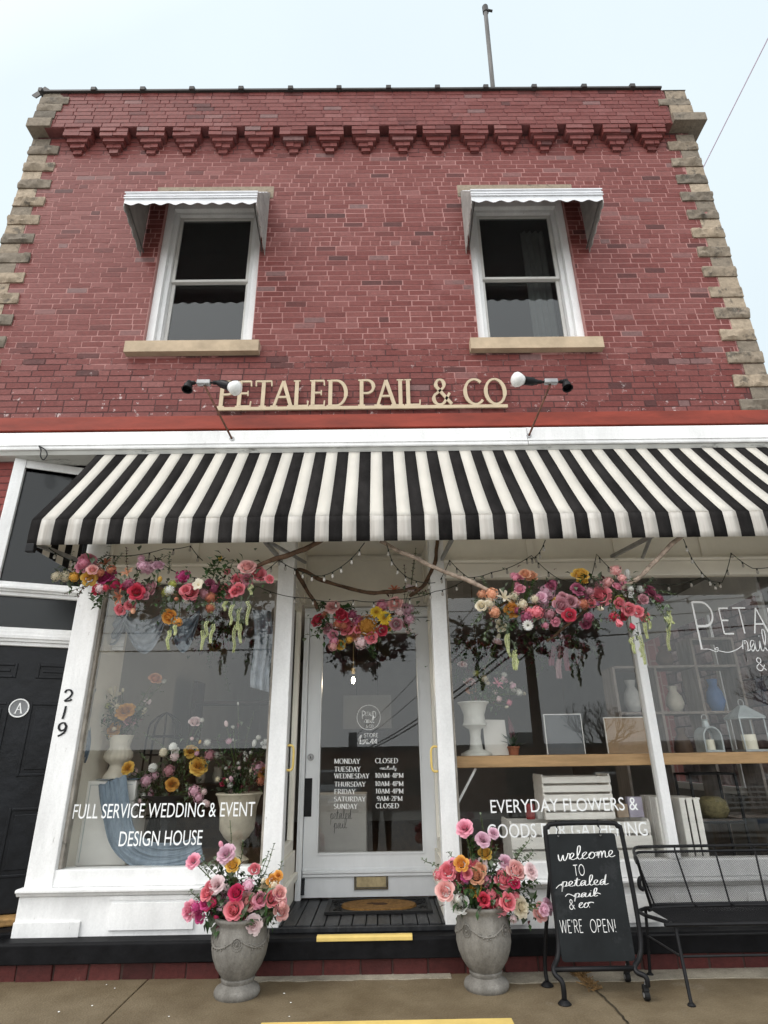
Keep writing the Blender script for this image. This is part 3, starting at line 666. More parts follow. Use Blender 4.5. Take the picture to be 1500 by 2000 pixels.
# plinth, brick footing
o = MB(); o.prism([(-.155, .095), (-.155, .20), (-.14, .212), (.5, .212), (.5, .095)], 'x', -3.3, 3.74); obj('black_plinth', o, BLACKW, B, bevel=.006)
o = MB(); x = -3.4
while x < 3.7:
    L = random.uniform(.19, .25); o.ca = random.uniform(0, .7); o.box(x+.006, x+L-.006, -.115+random.uniform(-.008, .008), .1, -.02, .088, .004); x += L
o.cm = 1; o.box(-3.4, 3.74, -.105, .1, -.03, .094)
obj('brick_footing', o, [attr_mat('footing_brick', [(0, (.05, .011, .010, 1)), (1, (.15, .04, .034, 1)), (.5, (.085, .018, .016, 1))], .6, patch=((.22, .16, .13, 1), 6, .66, .6)), mat('footing_mortar', (.06, .035, .03, 1), .8)], B, bevel=.006)
# porch: deck boards between the posts
o = MB(); x = PX['lin'][0]-.02
while x < .48:
    w = random.uniform(.075, .10); o.box(x+.003, min(x+w-.003, .5), .0, .80, .214, .25+random.uniform(-.002, .002)); x += w
o.box(-.86, .55, -.03, -.002, .213, .243)
obj('porch_deck', o, PLANK, B, bevel=.004)
o = MB(); a, b = atz(620, 1826, .22), atz(805, 1824, .22)
o.prism([(-.166, .196), (-.166, .218), (-.155, .226), (-.118, .226), (-.118, .213), (-.156, .2125), (-.156, .196)], 'x', a.x, b.x)
tag(obj('step_nosing', o, YELL, bevel=.003), 'yellow painted nosing strip on the black entrance step', 'step edge')
# ------------------------------------------------------------------ shop glass
gl = [(PX['left'][1]+.02, PX['lin'][0]-.02), (PX['rin'][1]+.018, PX['mul'][0]-.002), (PX['mul'][1]+.002, PX['right'][0]-.002)]
SW = []
for a, b in gl:
    w = MB(); w.box(a, b, .05, .056, ZS, ZT-.002); SW.append(obj('shop_window', w, PANE, B))
GY = .0465
def font_part(lines, parent, m, Y, name='lettering'):
    for s, p0, p1, top in lines:
        mb = MB(); font_mesh(s, plane_map(p0, p1, top, Y), mb); obj(name, mb, m, parent, recalc=False)
font_part([('FULL SERVICE WEDDING & EVENT', (141, 1599), (497, 1594), 1568), ('DESIGN HOUSE', (231, 1653), (394, 1650), 1622)], SW[0], VINYL, GY)
font_part([('EVERYDAY FLOWERS &', (959, 1588), (1247, 1582), 1559), ('GOODS FOR GATHERING', (953, 1637), (1266, 1632), 1607)], SW[1], VINYL, GY)
mb = MB()
def at_lines(mb, polys, w, Y): 
    for i, pl_ in enumerate(polys):
        pts = [at(*p, Y) for p in pl_]
        ribbon(mb, [(p.x, p.z) for p in pts], lambda d: w, lambda x, y, l: (x, Y-i*.0003, y), 0)
pm = plane_map((1372, 1268), (1440, 1267), 1176, GY)
a_ = at(1366, 1268, GY); hh = at(1345, 1176, GY).z-a_.z
def capline(mb, s, px, base, top, wid, t):
    """thin outlined capitals starting at pixel px on row base, cap height reaching row top"""
    a = at(px, base, GY); h = at(px, top, GY).z-a.z
    return skel_text(mb, s, lambda x, y, l: (a.x+x*wid, GY-l, a.z+y*h), t=t)
capline(mb, 'P', 1362, 1268, 1176, .30, .05); capline(mb, 'ETALE', 1410, 1238, 1188, .17, .065)
a = at(1372, 1266, GY)
sw_ = smoothpath([at(x, y, GY) for x, y in ((1368, 1268), (1385, 1268), (1400, 1273), (1402, 1265), (1396, 1268), (1420, 1274), (1440, 1268), (1456, 1255))], 6)
ribbon(mb, [(p.x, p.z) for p in sw_], lambda d: .006, lambda x, y, l: (x, GY, y), 0)
obj('lettering', mb, VINYL, SW[2], recalc=False); mb = MB()
a = at(1452, 1272, GY); cursive(mb, 'pail', lambda x, y, l: (a.x+x*.085, GY-.0004-l, a.z+y*.085), .08)
obj('lettering', mb, VINYL, SW[2], recalc=False); mb = MB()
a = at(1478, 1310, GY); skel_text(mb, '& CO', lambda x, y, l: (a.x+x*.10, GY-l, a.z+y*.10), t=.06)
obj('lettering', mb, VINYL, SW[2], recalc=False)
# house number on the corner post
mb = MB()
def digit(pts, w=.017):
    mb = MB()
    q = smoothpath([at(*p, -.014) for p in pts], 6)
    ribbon(mb, [(p.x, p.z) for p in q], lambda d: w*(.6+.4*abs(d.y)), lambda x, y, l: (x, -.0165-random.random()*.0005, y), 0)
    obj('house_number', mb, BLACKP, pl, recalc=False)
digit([(127, 1353), (131, 1348), (138, 1348), (141, 1354), (137, 1361), (127, 1369), (137, 1368), (140, 1365)])
digit([(129, 1379), (128, 1384), (125, 1396), (122, 1404)])
digit([(130, 1420), (126, 1412), (118, 1414), (115, 1421), (119, 1427), (127, 1424), (130, 1417), (126, 1430), (113, 1438)])
# ------------------------------------------------------------------ recessed entrance
DY = .75
o = MB(); zt = 3.12
o.box(PX['lin'][0], PX['rin'][1], .121, DY+.1, zt, zt+.03)                       # soffit
o.box(-.72, .50, DY+.02, DY+.10, 2.60, zt); o.box(-.72, .50, DY-.0, DY+.019, 2.60, 2.64); o.box(-.72, .50, DY+.005, DY+.019, 3.06, 3.10)
for x0, x1 in ((-.80, -.715), (.418, .50)):
    o.box(x0, x1, .121, DY+.0, 2.62, zt)
    s = 1 if x0 < 0 else -1; xx = x1 if s > 0 else x0
    o.box(min(xx, xx+.012*s), max(xx, xx+.012*s), .123, .19, 2.621, zt-.002); o.box(min(xx, xx+.012*s), max(xx, xx+.012*s), .66, DY-.002, 2.621, zt-.002)
    o.box(x0, x1, .121, DY, .25, .60); o.box(min(xx, xx+.03*s), max(xx, xx+.03*s), .121, DY-.03, .40, .45)
    o.box(x0+.02, x1-.02, .121, .17, .60, 2.62); o.box(x0+.02, x1-.02, DY-.05, DY-.001, .60, 2.62)
    o.box(x0+.02, x1-.02, .17, DY-.05, .60, .68); o.box(x0+.02, x1-.02, .17, DY-.05, 2.55, 2.62)
obj('porch_panelling', o, SHADEDW, B, bevel=.004)
for x in (-.765, .455):
    w = MB(); w.box(x, x+.006, .171, DY-.051, .681, 2.549); obj('side_window', w, PANE, B)
# door
door = node('entrance_door', B)
dx0, dx1 = at(597, 1500, DY).x, at(848, 1500, DY).x
gx0, gx1 = at(626, 1450, DY).x, at(819, 1450, DY).x
zb, zt_ = .265, at(720, 1207, DY).z; gz0, gz1 = at(720, 1665, DY).z, at(720, 1236, DY).z
DP = mat('door_paint', (.70, .715, .72, 1), .42, .05, 2.5, .3, 12, stretch=(1, 1, .35), dirt=.4, dirtc=(.4, .39, .37, 1), dscale=8, dthr=.68)
o = MB(); o.box(dx0-.05, dx0-.004, DY-.03, DY+.1, .25, zt_+.0); o.box(dx1+.004, dx1+.05, DY-.03, DY+.1, .25, zt_+.0); o.box(dx0-.05, dx1+.05, DY-.035, DY+.1, zt_+.003, zt_+.09)
o.box(dx0-.05, dx1+.05, DY-.05, DY-.036, zt_+.06, zt_+.088); o.box(dx0-.035, dx0-.028, DY-.036, DY-.0305, .25, zt_); o.box(dx1+.028, dx1+.035, DY-.036, DY-.0305, .25, zt_)
obj('door_frame', o, DP, door, bevel=.004)
o = MB(); o.box(dx0, gx0, DY, DY+.05, zb, zt_-.004); o.box(gx1, dx1, DY, DY+.05, zb, zt_-.004); o.box(gx0, gx1, DY, DY+.05, gz1, zt_-.004); o.box(gx0, gx1, DY, DY+.05, zb, gz0)
for (x0, x1, z0, z1) in ((gx0-.012, gx0, gz0-.012, gz1+.012), (gx1, gx1+.012, gz0-.012, gz1+.012), (gx0, gx1, gz0-.012, gz0), (gx0, gx1, gz1, gz1+.012)): o.box(x0, x1, DY-.010, DY-.001, z0, z1)
zm = at(720, 1702, DY).z
o.prism([(DY-.002, zm-.035), (DY-.022, zm-.03), (DY-.022, zm-.012), (DY-.032, zm-.005), (DY-.032, zm+.012), (DY-.012, zm+.02), (DY-.002, zm+.03)], 'x', dx0+.01, dx1-.01)
for x in (gx0-.04, gx1+.04): o.box(x-.0012, x+.0012, DY-.0015, DY-.0002, zb+.01, zm-.04)
o.box(gx0-.02, gx1+.02, DY-.0015, DY-.0002, zm-.06, zm-.058)
obj('door_leaf', o, DP, door, bevel=.003)
o = MB(); o.box(gx0, gx1, DY+.02, DY+.026, gz0, gz1); dg = obj('door_glass', o, PANE, door)
LY = DY+.0165
rows = [('MONDAY', 653, 703, 'CLOSED', 733, 777, 1482, 1491.5), ('TUESDAY', 653, 704, None, 0, 0, 1497.5, 1507), ('WEDNESDAY', 653, 721, '10AM-4PM', 733, 788, 1511, 1520),
        ('THURSDAY', 653, 714, '10AM-4PM', 733, 788, 1527, 1536), ('FRIDAY', 653, 694, '10AM-4PM', 734, 788, 1541.5, 1550.5), ('SATURDAY', 652.5, 714, '9AM-2PM', 736, 786, 1556, 1565), ('SUNDAY', 652, 698, 'CLOSED', 734, 779, 1570, 1579.5)]
def serif_between(mb, s, xa, xb, base, top, Y, T=.2, t=.07):
    tmp = MB(); w = skel_text(tmp, s, lambda x, y, l: (x, l, y), True, T, t, .10)
    a, b = at(xa, base, Y), at(xb, base, Y); h = at(xa, top, Y).z-a.z
    mb.add([(a.x+(b.x-a.x)*v.x/w, Y-v.y, a.z+(b.z-a.z)*v.x/w+h*v.z) for v in tmp.v], tmp.f)
for s, xa, xb, s2, xc, xd, top, base in rows:
    mb = MB(); serif_between(mb, s, xa, xb, base, top, LY)
    if s2: serif_between(mb, s2, xc, xd, base-1, top-1, LY)
    if s != 'TUESDAY': obj('opening_hours', mb, VINYL, dg, recalc=False)
    else: tue = mb
mb = tue
a = at(742, 1503, LY); cursive(mb, 'mail', lambda x, y, l: (a.x+x*.026, LY-l, a.z+y*.014), .22)
a2 = at(760, 1503, LY); cursive(mb, 'only', lambda x, y, l: (a2.x+x*.022, LY-.0006-l, a2.z+y*.014), .22)
obj('opening_hours', mb, VINYL, dg, recalc=False); mb = MB()
a, b = at(711, 1440, LY), at(739, 1439, LY); w_ = skel_text(MB(), 'STORE', lambda x, y, l: (x, l, y)); sc_ = (b.x-a.x)/w_
skel_text(mb, 'STORE', lambda x, y, l: (a.x+x*sc_, LY-l, a.z+y*.031), t=.12)
a = at(698, 1453, LY); cursive(mb, 'hours', lambda x, y, l: (a.x+x*.046+y*.010, LY-.0003-l, a.z+y*.036), .16)
obj('hours_heading', mb, VINYL, dg, recalc=False); mb = MB()
# round emblem: ring, thin capitals, script
c0 = at(720, 1401, LY); R_ = .103
ribbon(mb, arc(c0.x, c0.z, R_, R_, 0, 360, 48), lambda d: .004, lambda x, y, l: (x, LY, y), 0)
skel_text(mb, 'P', lambda x, y, l: (c0.x-.062+x*.05, LY-l, c0.z-.012+y*.065), t=.09); skel_text(mb, 'ETALE', lambda x, y, l: (c0.x-.028+x*.019, LY-l, c0.z+.012+y*.032), t=.12); skel_text(mb, 'D', lambda x, y, l: (c0.x+.036+x*.036, LY-l, c0.z-.006+y*.055), t=.09)
cursive(mb, 'pail', lambda x, y, l: (c0.x-.038+x*.034, LY-.0005-l, c0.z-.045+y*.028), .13); skel_text(mb, '& CO', lambda x, y, l: (c0.x-.026+x*.022, LY-l, c0.z-.085+y*.022), t=.11)
obj('emblem', mb, VINYL, dg, recalc=False)
c = at(725, 1722, DY); o = MB()
hw, hz = at(758, 1722, DY).x-c.x, .052
for (x0, x1, z0, z1) in ((-hw, hw, hz-.014, hz), (-hw, hw, -hz, -hz+.014), (-hw, -hw+.014, -hz+.014, hz-.014), (hw-.014, hw, -hz+.014, hz-.014)): o.box(c.x+x0, c.x+x1, DY-.016, DY-.001, c.z+z0, c.z+z1)
o.cm = 1; o.prism([(DY-.012, c.z-hz+.016), (DY-.004, c.z+hz-.016), (DY-.001, c.z+hz-.016), (DY-.001, c.z-hz+.016)], 'x', c.x-hw+.016, c.x+hw-.016)
obj('mail_slot', o, [BRONZE, BRASS], door, bevel=.003)
o = MB(); c = at(607, 1479, DY); o.tube([(c.x, DY+.001, c.z), (c.x, DY-.012, c.z)], .029, 20); o.tube([(c.x, DY-.012, c.z), (c.x, DY-.02, c.z)], [.018, .014], 16); o.cm = 1; o.box(c.x-.003, c.x+.003, DY-.0225, DY-.0195, c.z-.009, c.z+.009)
obj('deadbolt', o, [METG, BLACKP], door)
o = MB(); p, q = at(595, 1520, DY), at(608, 1595, DY); o.box(p.x, q.x, DY-.006, DY-.001, q.z, p.z); obj('push_plate', o, RUBBER, door, bevel=.002)
o = MB(); c = at(592, 1735, DY); o.tube([(c.x, DY-.02, c.z+.06), (c.x, DY-.03, c.z+.02), (c.x, DY-.03, c.z-.04)], [.006, .008, .016], 10); o.ball((c.x, DY-.022, c.z+.062), .012); o.box(c.x-.012, c.x+.012, DY-.014, DY-.001, c.z-.02, c.z+.07)
obj('door_holder', o, BLACKP, door)
for x, s, py, nm in ((PX['lin'][1], 1, 1480, 'l'), (PX['rin'][0], -1, 1482, 'r')):
    c = at(560 if s > 0 else 866, py, .05); o = MB(); z = c.z
    o.tube(smoothpath([(x-.002*s, .05, z+.085), (x+.03*s, .05, z+.085), (x+.045*s, .05, z+.06), (x+.047*s, .05, z), (x+.045*s, .05, z-.06), (x+.03*s, .05, z-.085), (x-.002*s, .05, z-.085)], 4), .009, 10)
    tag(obj('grab_handle', o, YELL, smooth=True), 'yellow grab handle on the post left of the glass door' if s > 0 else 'yellow grab handle on the post right of the glass door', 'handle', 'grab handles beside the shop entrance')
# ------------------------------------------------------------------ splayed side doorway with the black door
ang = rad(22); A0 = Vector((-3.08, .02, 0)); du = Vector((math.cos(ang), math.sin(ang), 0)); nn = Vector((math.sin(ang), -math.cos(ang), 0))   # nn faces the street
def onA(px, py):
    v = ray(px, py); c = Vector((0, -CAM_D, CAM_H)); t = (A0-c).dot(nn)/v.dot(nn); p = c+v*t; return (p-A0).dot(du), p.z
class AMB(MB):
    def abox(self, s0, s1, d0, d1, z0, z1):
        """box in the doorway's own frame: s along it, d towards the street"""
        vs = [A0+du*s+nn*d+Vector((0, 0, z)) for z in (z0, z1) for s, d in ((s0, d0), (s1, d0), (s1, d1), (s0, d1))]
        return self.add(vs, [(3, 2, 1, 0), (4, 5, 6, 7), (0, 1, 5, 4), (1, 2, 6, 5), (2, 3, 7, 6), (3, 0, 4, 7)])
zt1, zt0 = onA(60, 916)[1], onA(60, 1139)[1]; zu1, zu0 = onA(90, 1168)[1], onA(90, 1229)[1]; zd1 = onA(70, 1263)[1]; zd0 = onA(20, 1786)[1]
sL = onA(50, 915)[0]; sR = .95
sd_ = node('side_door', B)
f = AMB(); f.abox(sL-.09, sL, -.08, .03, .2, 3.79); f.abox(sL, sR, -.08, .02, zt1, 3.79); f.abox(sL, sR, -.08, .012, zt1, zt1+.02)
f.abox(sL, sR, -.08, .03, zu1+.03, zt0-.03); f.abox(sL, sR, -.08, .012, zt0-.029, zt0); f.abox(sL, sR, -.08, .055, (zu1+zt0)/2-.01, (zu1+zt0)/2+.012); f.abox(sL, sR, -.08, .012, zu1, zu1+.029)
f.abox(sL, sR, -.08, .03, zd1+.03, zu0-.03); f.abox(sL, sR, -.08, .045, (zd1+zu0)/2-.02, (zd1+zu0)/2+.01); f.abox(sL, sR, -.08, .012, zd1, zd1+.029); f.abox(sL, sR, -.08, .012, zu0-.029, zu0)
obj('door_frame', f, WHITE2, sd_, bevel=.004)
for z0, z1 in ((zt0, zt1), (zu0, zu1)):
    p = AMB(); p.abox(sL, sR, -.035, -.028, z0, z1); obj('transom_pane', p, PANEF, sd_)
sc_, zc_ = onA(37, 1383); dl, dr = sc_-.43, sc_+.43
d = AMB(); d.abox(dl, dr, -.06, -.02, zd0, zd1)
def rawp(s0, s1, z0, z1):
    d.abox(s0, s1, -.021, -.0195, z0, z1)
    for k_, (i0, d1) in enumerate(((0, .006), (.018, -.016), (.04, .003))): d.abox(s0+i0, s1-i0, -.0195, -.012+d1 if d1 > 0 else -.0185, z0+i0, z1-i0)
hz = (zd1-zd0)
cols_ = ((sc_-.33, sc_-.07), (sc_+.07, sc_+.33))
pzs = [(onA(90, 1325)[1], onA(90, 1297)[1]), (onA(60, 1516)[1], onA(80, 1372)[1]), (onA(20, 1715)[1], onA(40, 1578)[1])]
for s0, s1 in cols_:
    for z0, z1 in pzs: 
        for a, b, c, e_ in ((s0, s0+.02, z0, z1), (s1-.02, s1, z0, z1), (s0+.02, s1-.02, z0, z0+.02), (s0+.02, s1-.02, z1-.02, z1)): d.abox(a, b, -.019, -.008, c, e_)
        d.abox(s0+.045, s1-.045, -.019, -.010, z0+.045, z1-.045)
obj('door_leaf', d, BLACKP, sd_, bevel=.006)
o = AMB(); C_ = A0+du*sc_+Vector((0, 0, zc_)); r = .066
o.add([C_+nn*(-.004)+du*(r*math.cos(2*PI*i/32))+Vector((0, 0, r*math.sin(2*PI*i/32))) for i in range(32)], [tuple(range(32))])
o.cm = 1; o.tube([C_+nn*(-.003)+du*(r*math.cos(2*PI*i/32))+Vector((0, 0, r*math.sin(2*PI*i/32))) for i in range(32)], .005, 6, closed=True)
skel_text(o, 'A', lambda x, y, l: C_+nn*(-.001+l)+du*(-.024+x*.062)+Vector((0, 0, -.038+y*.076)), True, .16, .07)
obj('plaque', o, [mat('grey_enamel', (.20, .205, .21, 1), .4, .1, 10), VINYL], sd_, recalc=False)
o = AMB(); o.abox(sL-.05, sR, -.1, .1, zd0-.055, zd0-.005); obj('threshold', o, mat('worn_threshold_wood', (.34, .20, .075, 1), .6, .3, 6, .2, 20, stretch=(1, 5, 5), dirt=.7, dirtc=(.05, .03, .02, 1)), sd_, bevel=.01)
o = AMB(); o.abox(sL-.1, sR, -.1, .25, .0, zd0-.06); obj('doorstep', o, BLACKW, sd_, bevel=.01)
# brick pier left of it and the pier return
o = MB(); z = .0
while z < 3.75: lay(o, XL+.02, -3.17, z, .0, hole=False); z += CH
o.cm = 1; o.box(XL+.02, -3.172, .0055, .28, 0, 3.79)
obj('brick_pier', o, [attr_mat('pier_brick', [(0, (.13, .02, .016, 1)), (1, (.25, .05, .04, 1)), (.5, (.19, .032, .025, 1))], .55), bpy.data.materials['red_mortar']], B)
o = MB(); o.box(-2.46, -2.28, .121, .6, .25, 3.79); obj('post_return', o, SHADEDW, B)
# ------------------------------------------------------------------ shop interior shell
o = MB()
o.box(XL+.3, XR-.27, 7.0, 7.1, .2, 3.2); o.box(-2.36, -2.30, .6, 7.0, .2, 3.2)
a_, b_2 = XR-.268, XR-.2605; o.box(a_, b_2, .15, 3.2, .2, .9); o.box(a_, b_2, 3.2, 7.0, .2, 3.0); o.box(a_, b_2, .15, 3.2, 2.72, 3.0); o.box(a_, b_2, .15, .5, .9, 2.72)
obj('interior_wall', o, INTW, B)
o = MB(); o.box(-2.3, XR-.27, .86, 7.0, .15, .22); o.box(-2.279, -.81, .122, 1.15, .50, .575); o.box(.51, XR-.27, .145, .859, .15, .22); obj('interior_floor', o, INTF, B)
o = MB(); o.box(-2.3, -.81, .122, 7, 2.98, 3.05); o.box(-.81, .51, .86, 7, 2.98, 3.05); o.box(.51, XR-.27, .122, 7, 2.98, 3.05); obj('interior_ceiling', o, INTW, B)
# right side wall seen from inside: big window onto the alley
o = MB(); X0 = XR-.275
o.box(X0-.03, X0, .5, 3.2, .90, .97); o.box(X0-.03, X0, .5, 3.2, 2.62, 2.72)
for y in (.52, 1.45, 3.12): o.box(X0-.03, X0, y-.03, y+.03, .97, 2.62)
o.box(X0-.012, X0-.004, .5, 3.2, 2.72, 3.05)
obj('alley_window_frame', o, WHITE, B, bevel=.004)
o = MB(); o.box(X0-.018, X0-.013, .5, 3.15, .971, 2.619); obj('alley_window_pane', o, PANE, B)
SETN = thing('stone_wall', 'rough grey rubble stone wall across the alley, seen through the shop', 'wall', (5.6, 2, 0))
o = MB()
for i in range(3, 23):
    for j in range(54):
        y = -.5+j*.22+random.uniform(-.04, .04)+(i % 2)*.1; z = i*.19
        o.ca = random.random(); rock(o, 5.5, 5.8, y, y+.19+random.uniform(-.02, .03), z, z+.165, .05, 1, 3, 3, 11)
o.ca = .1; o.box(5.6, 5.9, -.5, 11.6, -.1, 4.4)
obj('masonry', o, attr_mat('rubble', [(0, (.13, .11, .10, 1)), (1, (.62, .58, .56, 1)), (.5, (.34, .30, .28, 1))], .9, bump=.5, bscale=20), SETN)

# ================================================================== things on the front
# striped canvas awning
AX0, AX1 = -2.485, 3.62
AW = thing('striped_awning', 'black and white striped canvas awning over the shopfront', 'awning', (.5, 0, 3.86))
def can(x, t):
    sag = .022*math.sin(PI*t)*(.75+.25*math.sin(x*3.1)); d = .006*math.sin(x*9+t*4)
    return Vector((x, -.05-.755*t, 3.865-.965*t-sag+d*math.sin(PI*t)))
edges = [AX0]; x = AX0+.070
while x < AX1: edges.append(x); x += .0978
edges.append(AX1)
cv = MB(); vl = MB(); wg = MB()
for i, (a, b) in enumerate(zip(edges[:-1], edges[1:])):
    cv.cm = vl.cm = 0 if i % 2 else 1
    cv.grid(lambda u, v: can(a+(b-a)*u, v), 2, 14)
    vl.grid(lambda u, v: can(a+(b-a)*u, 1)+Vector((0, -.004*math.sin(PI*v), -.192*v)) if v < 1 else Vector((a+(b-a)*u, -.803, 2.708)), 1, 4)
o = obj('canopy', cv, [FABW, FABK], AW, smooth=True); s = o.modifiers.new('thick', 'SOLIDIFY'); s.thickness = .003
o = obj('valance', vl, [FABV, FABK], AW, smooth=True); s = o.modifiers.new('thick', 'SOLIDIFY'); s.thickness = .003
for xe in (AX0, AX1):
    wg = MB(); ys = [-.80+.0978*i for i in range(9)]; ys[-1] = -.06
    for i, (a, b) in enumerate(zip(ys[:-1], ys[1:])):
        wg.cm = i % 2
        def W_(u, v):
            y = a+(b-a)*u; t = (-.05-y)/.755; zt = can(xe, max(0, min(1, t))).z-.004
            zb = 2.71
            return Vector((xe, y, zb+(zt-zb)*v))
        wg.grid(W_, 2, 6)
    o = obj('side_wing', wg, [FABV, FABK], AW); s = o.modifiers.new('thick', 'SOLIDIFY'); s.thickness = .003
f = MB(); f.tube([(AX0+.02, -.785, 2.73), (AX1-.02, -.785, 2.73)], .013, 8); f.tube([(AX0+.02, -.03, 3.84), (AX1-.02, -.03, 3.84)], .013, 8)
for x in (AX0+.03, -.82, .52, 1.95, AX1-.03):
    f.bar((x, -.785, 2.73), (x, -.01, 2.82), .022, .03); f.bar((x, -.77, 2.86), (x, -.03, 3.80), .022, .022)
for x in (AX0+.03, AX1-.03): cl = MB(); cl.box(x-.035, x+.025, -.805, -.765, 2.66, 2.725); obj('corner_clip', cl, METK, AW, bevel=.006)
f.bar((-.80, -.70, 2.745), (-.62, -.02, 2.80), .02, .02); f.bar((1.97, -.70, 2.745), (2.2, -.02, 2.80), .02, .02)
obj('frame', f, METG, AW)
# corrugated metal hoods over the upper windows
for wi, (xa, xb) in enumerate(((at(246, 380, -.5).x, at(503, 378, -.5).x), (at(919, 373, -.5).x, at(1174, 372, -.5).x))):
    hd = thing('window_hood', 'white scalloped metal hood over the upper window on the downspout side' if False else ('white scalloped metal hood over the window above the FULL SERVICE lettering' if wi == 0 else 'white scalloped metal hood over the window with the sheer curtain'), 'awning', ((xa+xb)/2, 0, 7.1), 'metal hoods over the upper windows')
    zf, zw = 6.50, 7.11
    top = MB(); nb = 3
    for k_ in range(nb+1):       # stepped horizontal pans
        t0, t1 = k_/(nb+1), (k_+1)/(nb+1)
        y0, y1 = -.50*t0, -.50*t1; z0, z1 = zw+(zf-zw)*t0, zw+(zf-zw)*t1
        top.prism([(y0, z0), (y1-.004, z1+.008), (y1-.004, z1-.012), (y0, z0-.016)], 'x', xa, xb)
    obj('roof_pan', top, METW, hd)
    fr_ = MB(); n = 56
    def edge(x): return 6.352+.014*math.cos((x-xa)/(xb-xa)*2*PI*9)
    vs = [(xa+(xb-xa)*i/n, -.505, 6.502) for i in range(n+1)]+[(xa+(xb-xa)*i/n, -.505, edge(xa+(xb-xa)*i/n)) for i in range(n+1)]
    fr_.add(vs, [(i, i+1, n+2+i, n+1+i) for i in range(n)])
    o = obj('scalloped_valance', fr_, METW, hd); s = o.modifiers.new('thick', 'SOLIDIFY'); s.thickness = .004
    ri = MB()
    for zz in (6.50, 6.455, 6.425): ri.box(xa-.006, xb+.006, -.519, -.511, zz-.006, zz+.006)
    for i in range(4): ri.ball((xa+(xb-xa)*(i+.5)/4, -.518, 6.44), .008, 6, 4)
    obj('seam_rib', ri, METW, hd)
    for sx, xx in ((-1, xa), (1, xb)):
        sd2 = MB(); n = 14
        lo = [(-.50+.49*i/n, 6.345-.145*i/n-(.018*(1+math.sin(i/n*2*PI*4)))) for i in range(n+1)]
        prof = [(-.005, zw)]+[(-.5, zf)]+lo
        sd2.prism(prof, 'x', xx-.003, xx+.003)
        for i in range(1, 9):
            y = -.5+.055*i; zt = zf+(zw-zf)*(y+.5)/.5; zb = 6.345-.145*(y+.5)/.49
            sd2.box(xx+sx*.004, xx+sx*.009, y-.006, y+.006, zb, zt-.012)
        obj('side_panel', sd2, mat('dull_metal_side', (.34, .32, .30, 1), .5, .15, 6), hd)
    for xx in (xa+.03, xb-.03): br = MB(); br.bar((xx, -.02, 6.23), (xx, -.48, 6.37), .012, .012); obj('brace', br, METD, hd)
# shop sign: cut-out serif capitals on a rail
SG = thing('shop_sign', 'cream cut-out serif letters on a rail on the brick wall', 'sign', (-.13, 0, 4.31))
p0, p1 = at(424, 798, -.03), at(991, 790, -.03)
o = MB(); o.box(p0.x, p1.x, -.045, -.028, 4.272, 4.306); obj('rail', o, SIGN, SG, bevel=.002)
tmp = MB(); w = skel_text(tmp, 'PETALED PAIL & CO', lambda x, y, l: (x, l, y), True, .155, .075, .05)
lx0, lx1, lz0, lh = at(426, 790, -.03).x, at(990, 782, -.03).x, 4.308, .275
def sgn(v, d): return Vector((lx0+(lx1-lx0)*v.x/w, d-v.y, lz0+lh*(v.z+.012)))
o = MB()
nv = len(tmp.v)
for f_ in tmp.f:
    vs = [tmp.v[i] for i in f_]
    o.add([sgn(v, -.044) for v in vs]+[sgn(v, -.029) for v in vs], [tuple(range(4)), (7, 6, 5, 4)]+[(i, i+4, (i+1) % 4+4, (i+1) % 4) for i in range(4)])
obj('lettering', o, SIGN, SG)
for i in range(6):
    x = lx0+(lx1-lx0)*(i+.5)/6; o = MB(); o.tube([(x, -.03, 4.29), (x, .004, 4.29)], .006, 6); obj('standoff', o, METG, SG)
# twin lamp holders on rods
def lamp(base, box, h_out, h_in, bulb_dir, label, s):
    L_ = thing('sign_lamp', label, 'lamp', base, 'twin lamp holders lighting the sign')
    o = MB(); o.tube([base, Vector(base).lerp(Vector(box), .5)+Vector((0, -.01, 0)), box], .009, 8); obj('rod', o, RUST, L_, smooth=True)
    o = MB(); o.tube([(base[0], base[1]-.004, base[2]), (base[0], base[1]+.006, base[2])], .022, 12); obj('flange', o, METG, L_)
    o = MB(); b = Vector(box); o.obox(b+Vector((0, 0, .012)), .058, .024, .022); obj('junction_box', o, METG, L_, bevel=.008)
    o = MB(); o.tube([b+Vector((-.10, 0, .012)), b+Vector((.10, 0, .012))], .010, 8)
    for q in (-.10, .10): o.tube([b+Vector((q*.8, 0, .012)), b+Vector((q*1.12, 0, .012))], .018, 8)
    obj('swivel', o, METK, L_)
    hp = Vector(h_out)
    o = MB(); a = Vector((0, -.35, -.93)).normalized(); st_ = b+Vector((-s*.125, 0, .012))
    o.tube([st_+Vector((0, 0, .012)), st_+a*.03, st_+a*.04, st_+a*.09, st_+a*.095], [.022, .030, .037, .037, .046], 16, cap=False); o.tube([st_+a*.05, st_+a*.051], .035, 12)
    obj('socket', o, METK, L_, smooth=True, auto=40)
    d = Vector(bulb_dir).normalized(); st_ = b+Vector((s*.125, 0, .010))
    o = MB(); o.tube([st_-d*.01, st_+d*.02, st_+d*.03, st_+d*.11, st_+d*.115], [.022, .030, .036, .038, .044], 16); k_ = obj('socket', o, METK, L_, smooth=True, auto=40)
    o = MB(); o.tube([st_+d*t for t in (.10, .125, .15, .18, .205, .222, .228)], [.030, .042, .058, .066, .056, .030, .004], 18); obj('bulb', o, BULB, k_, smooth=True)
lb = at(453, 857, -.152); lamp(lb, at(404, 752, -.48), None, None, (.93, -.15, -.40), 'twin lamp holder with white bulb before the P of the sign', 1) if False else None
def lamp_at(basepx, boxpx, Yb, s, d, label):
    b = at(*basepx, -.152); q = at(*boxpx, Yb); lamp(tuple(b), tuple(q), (0, 0, 0), None, d, label, s)
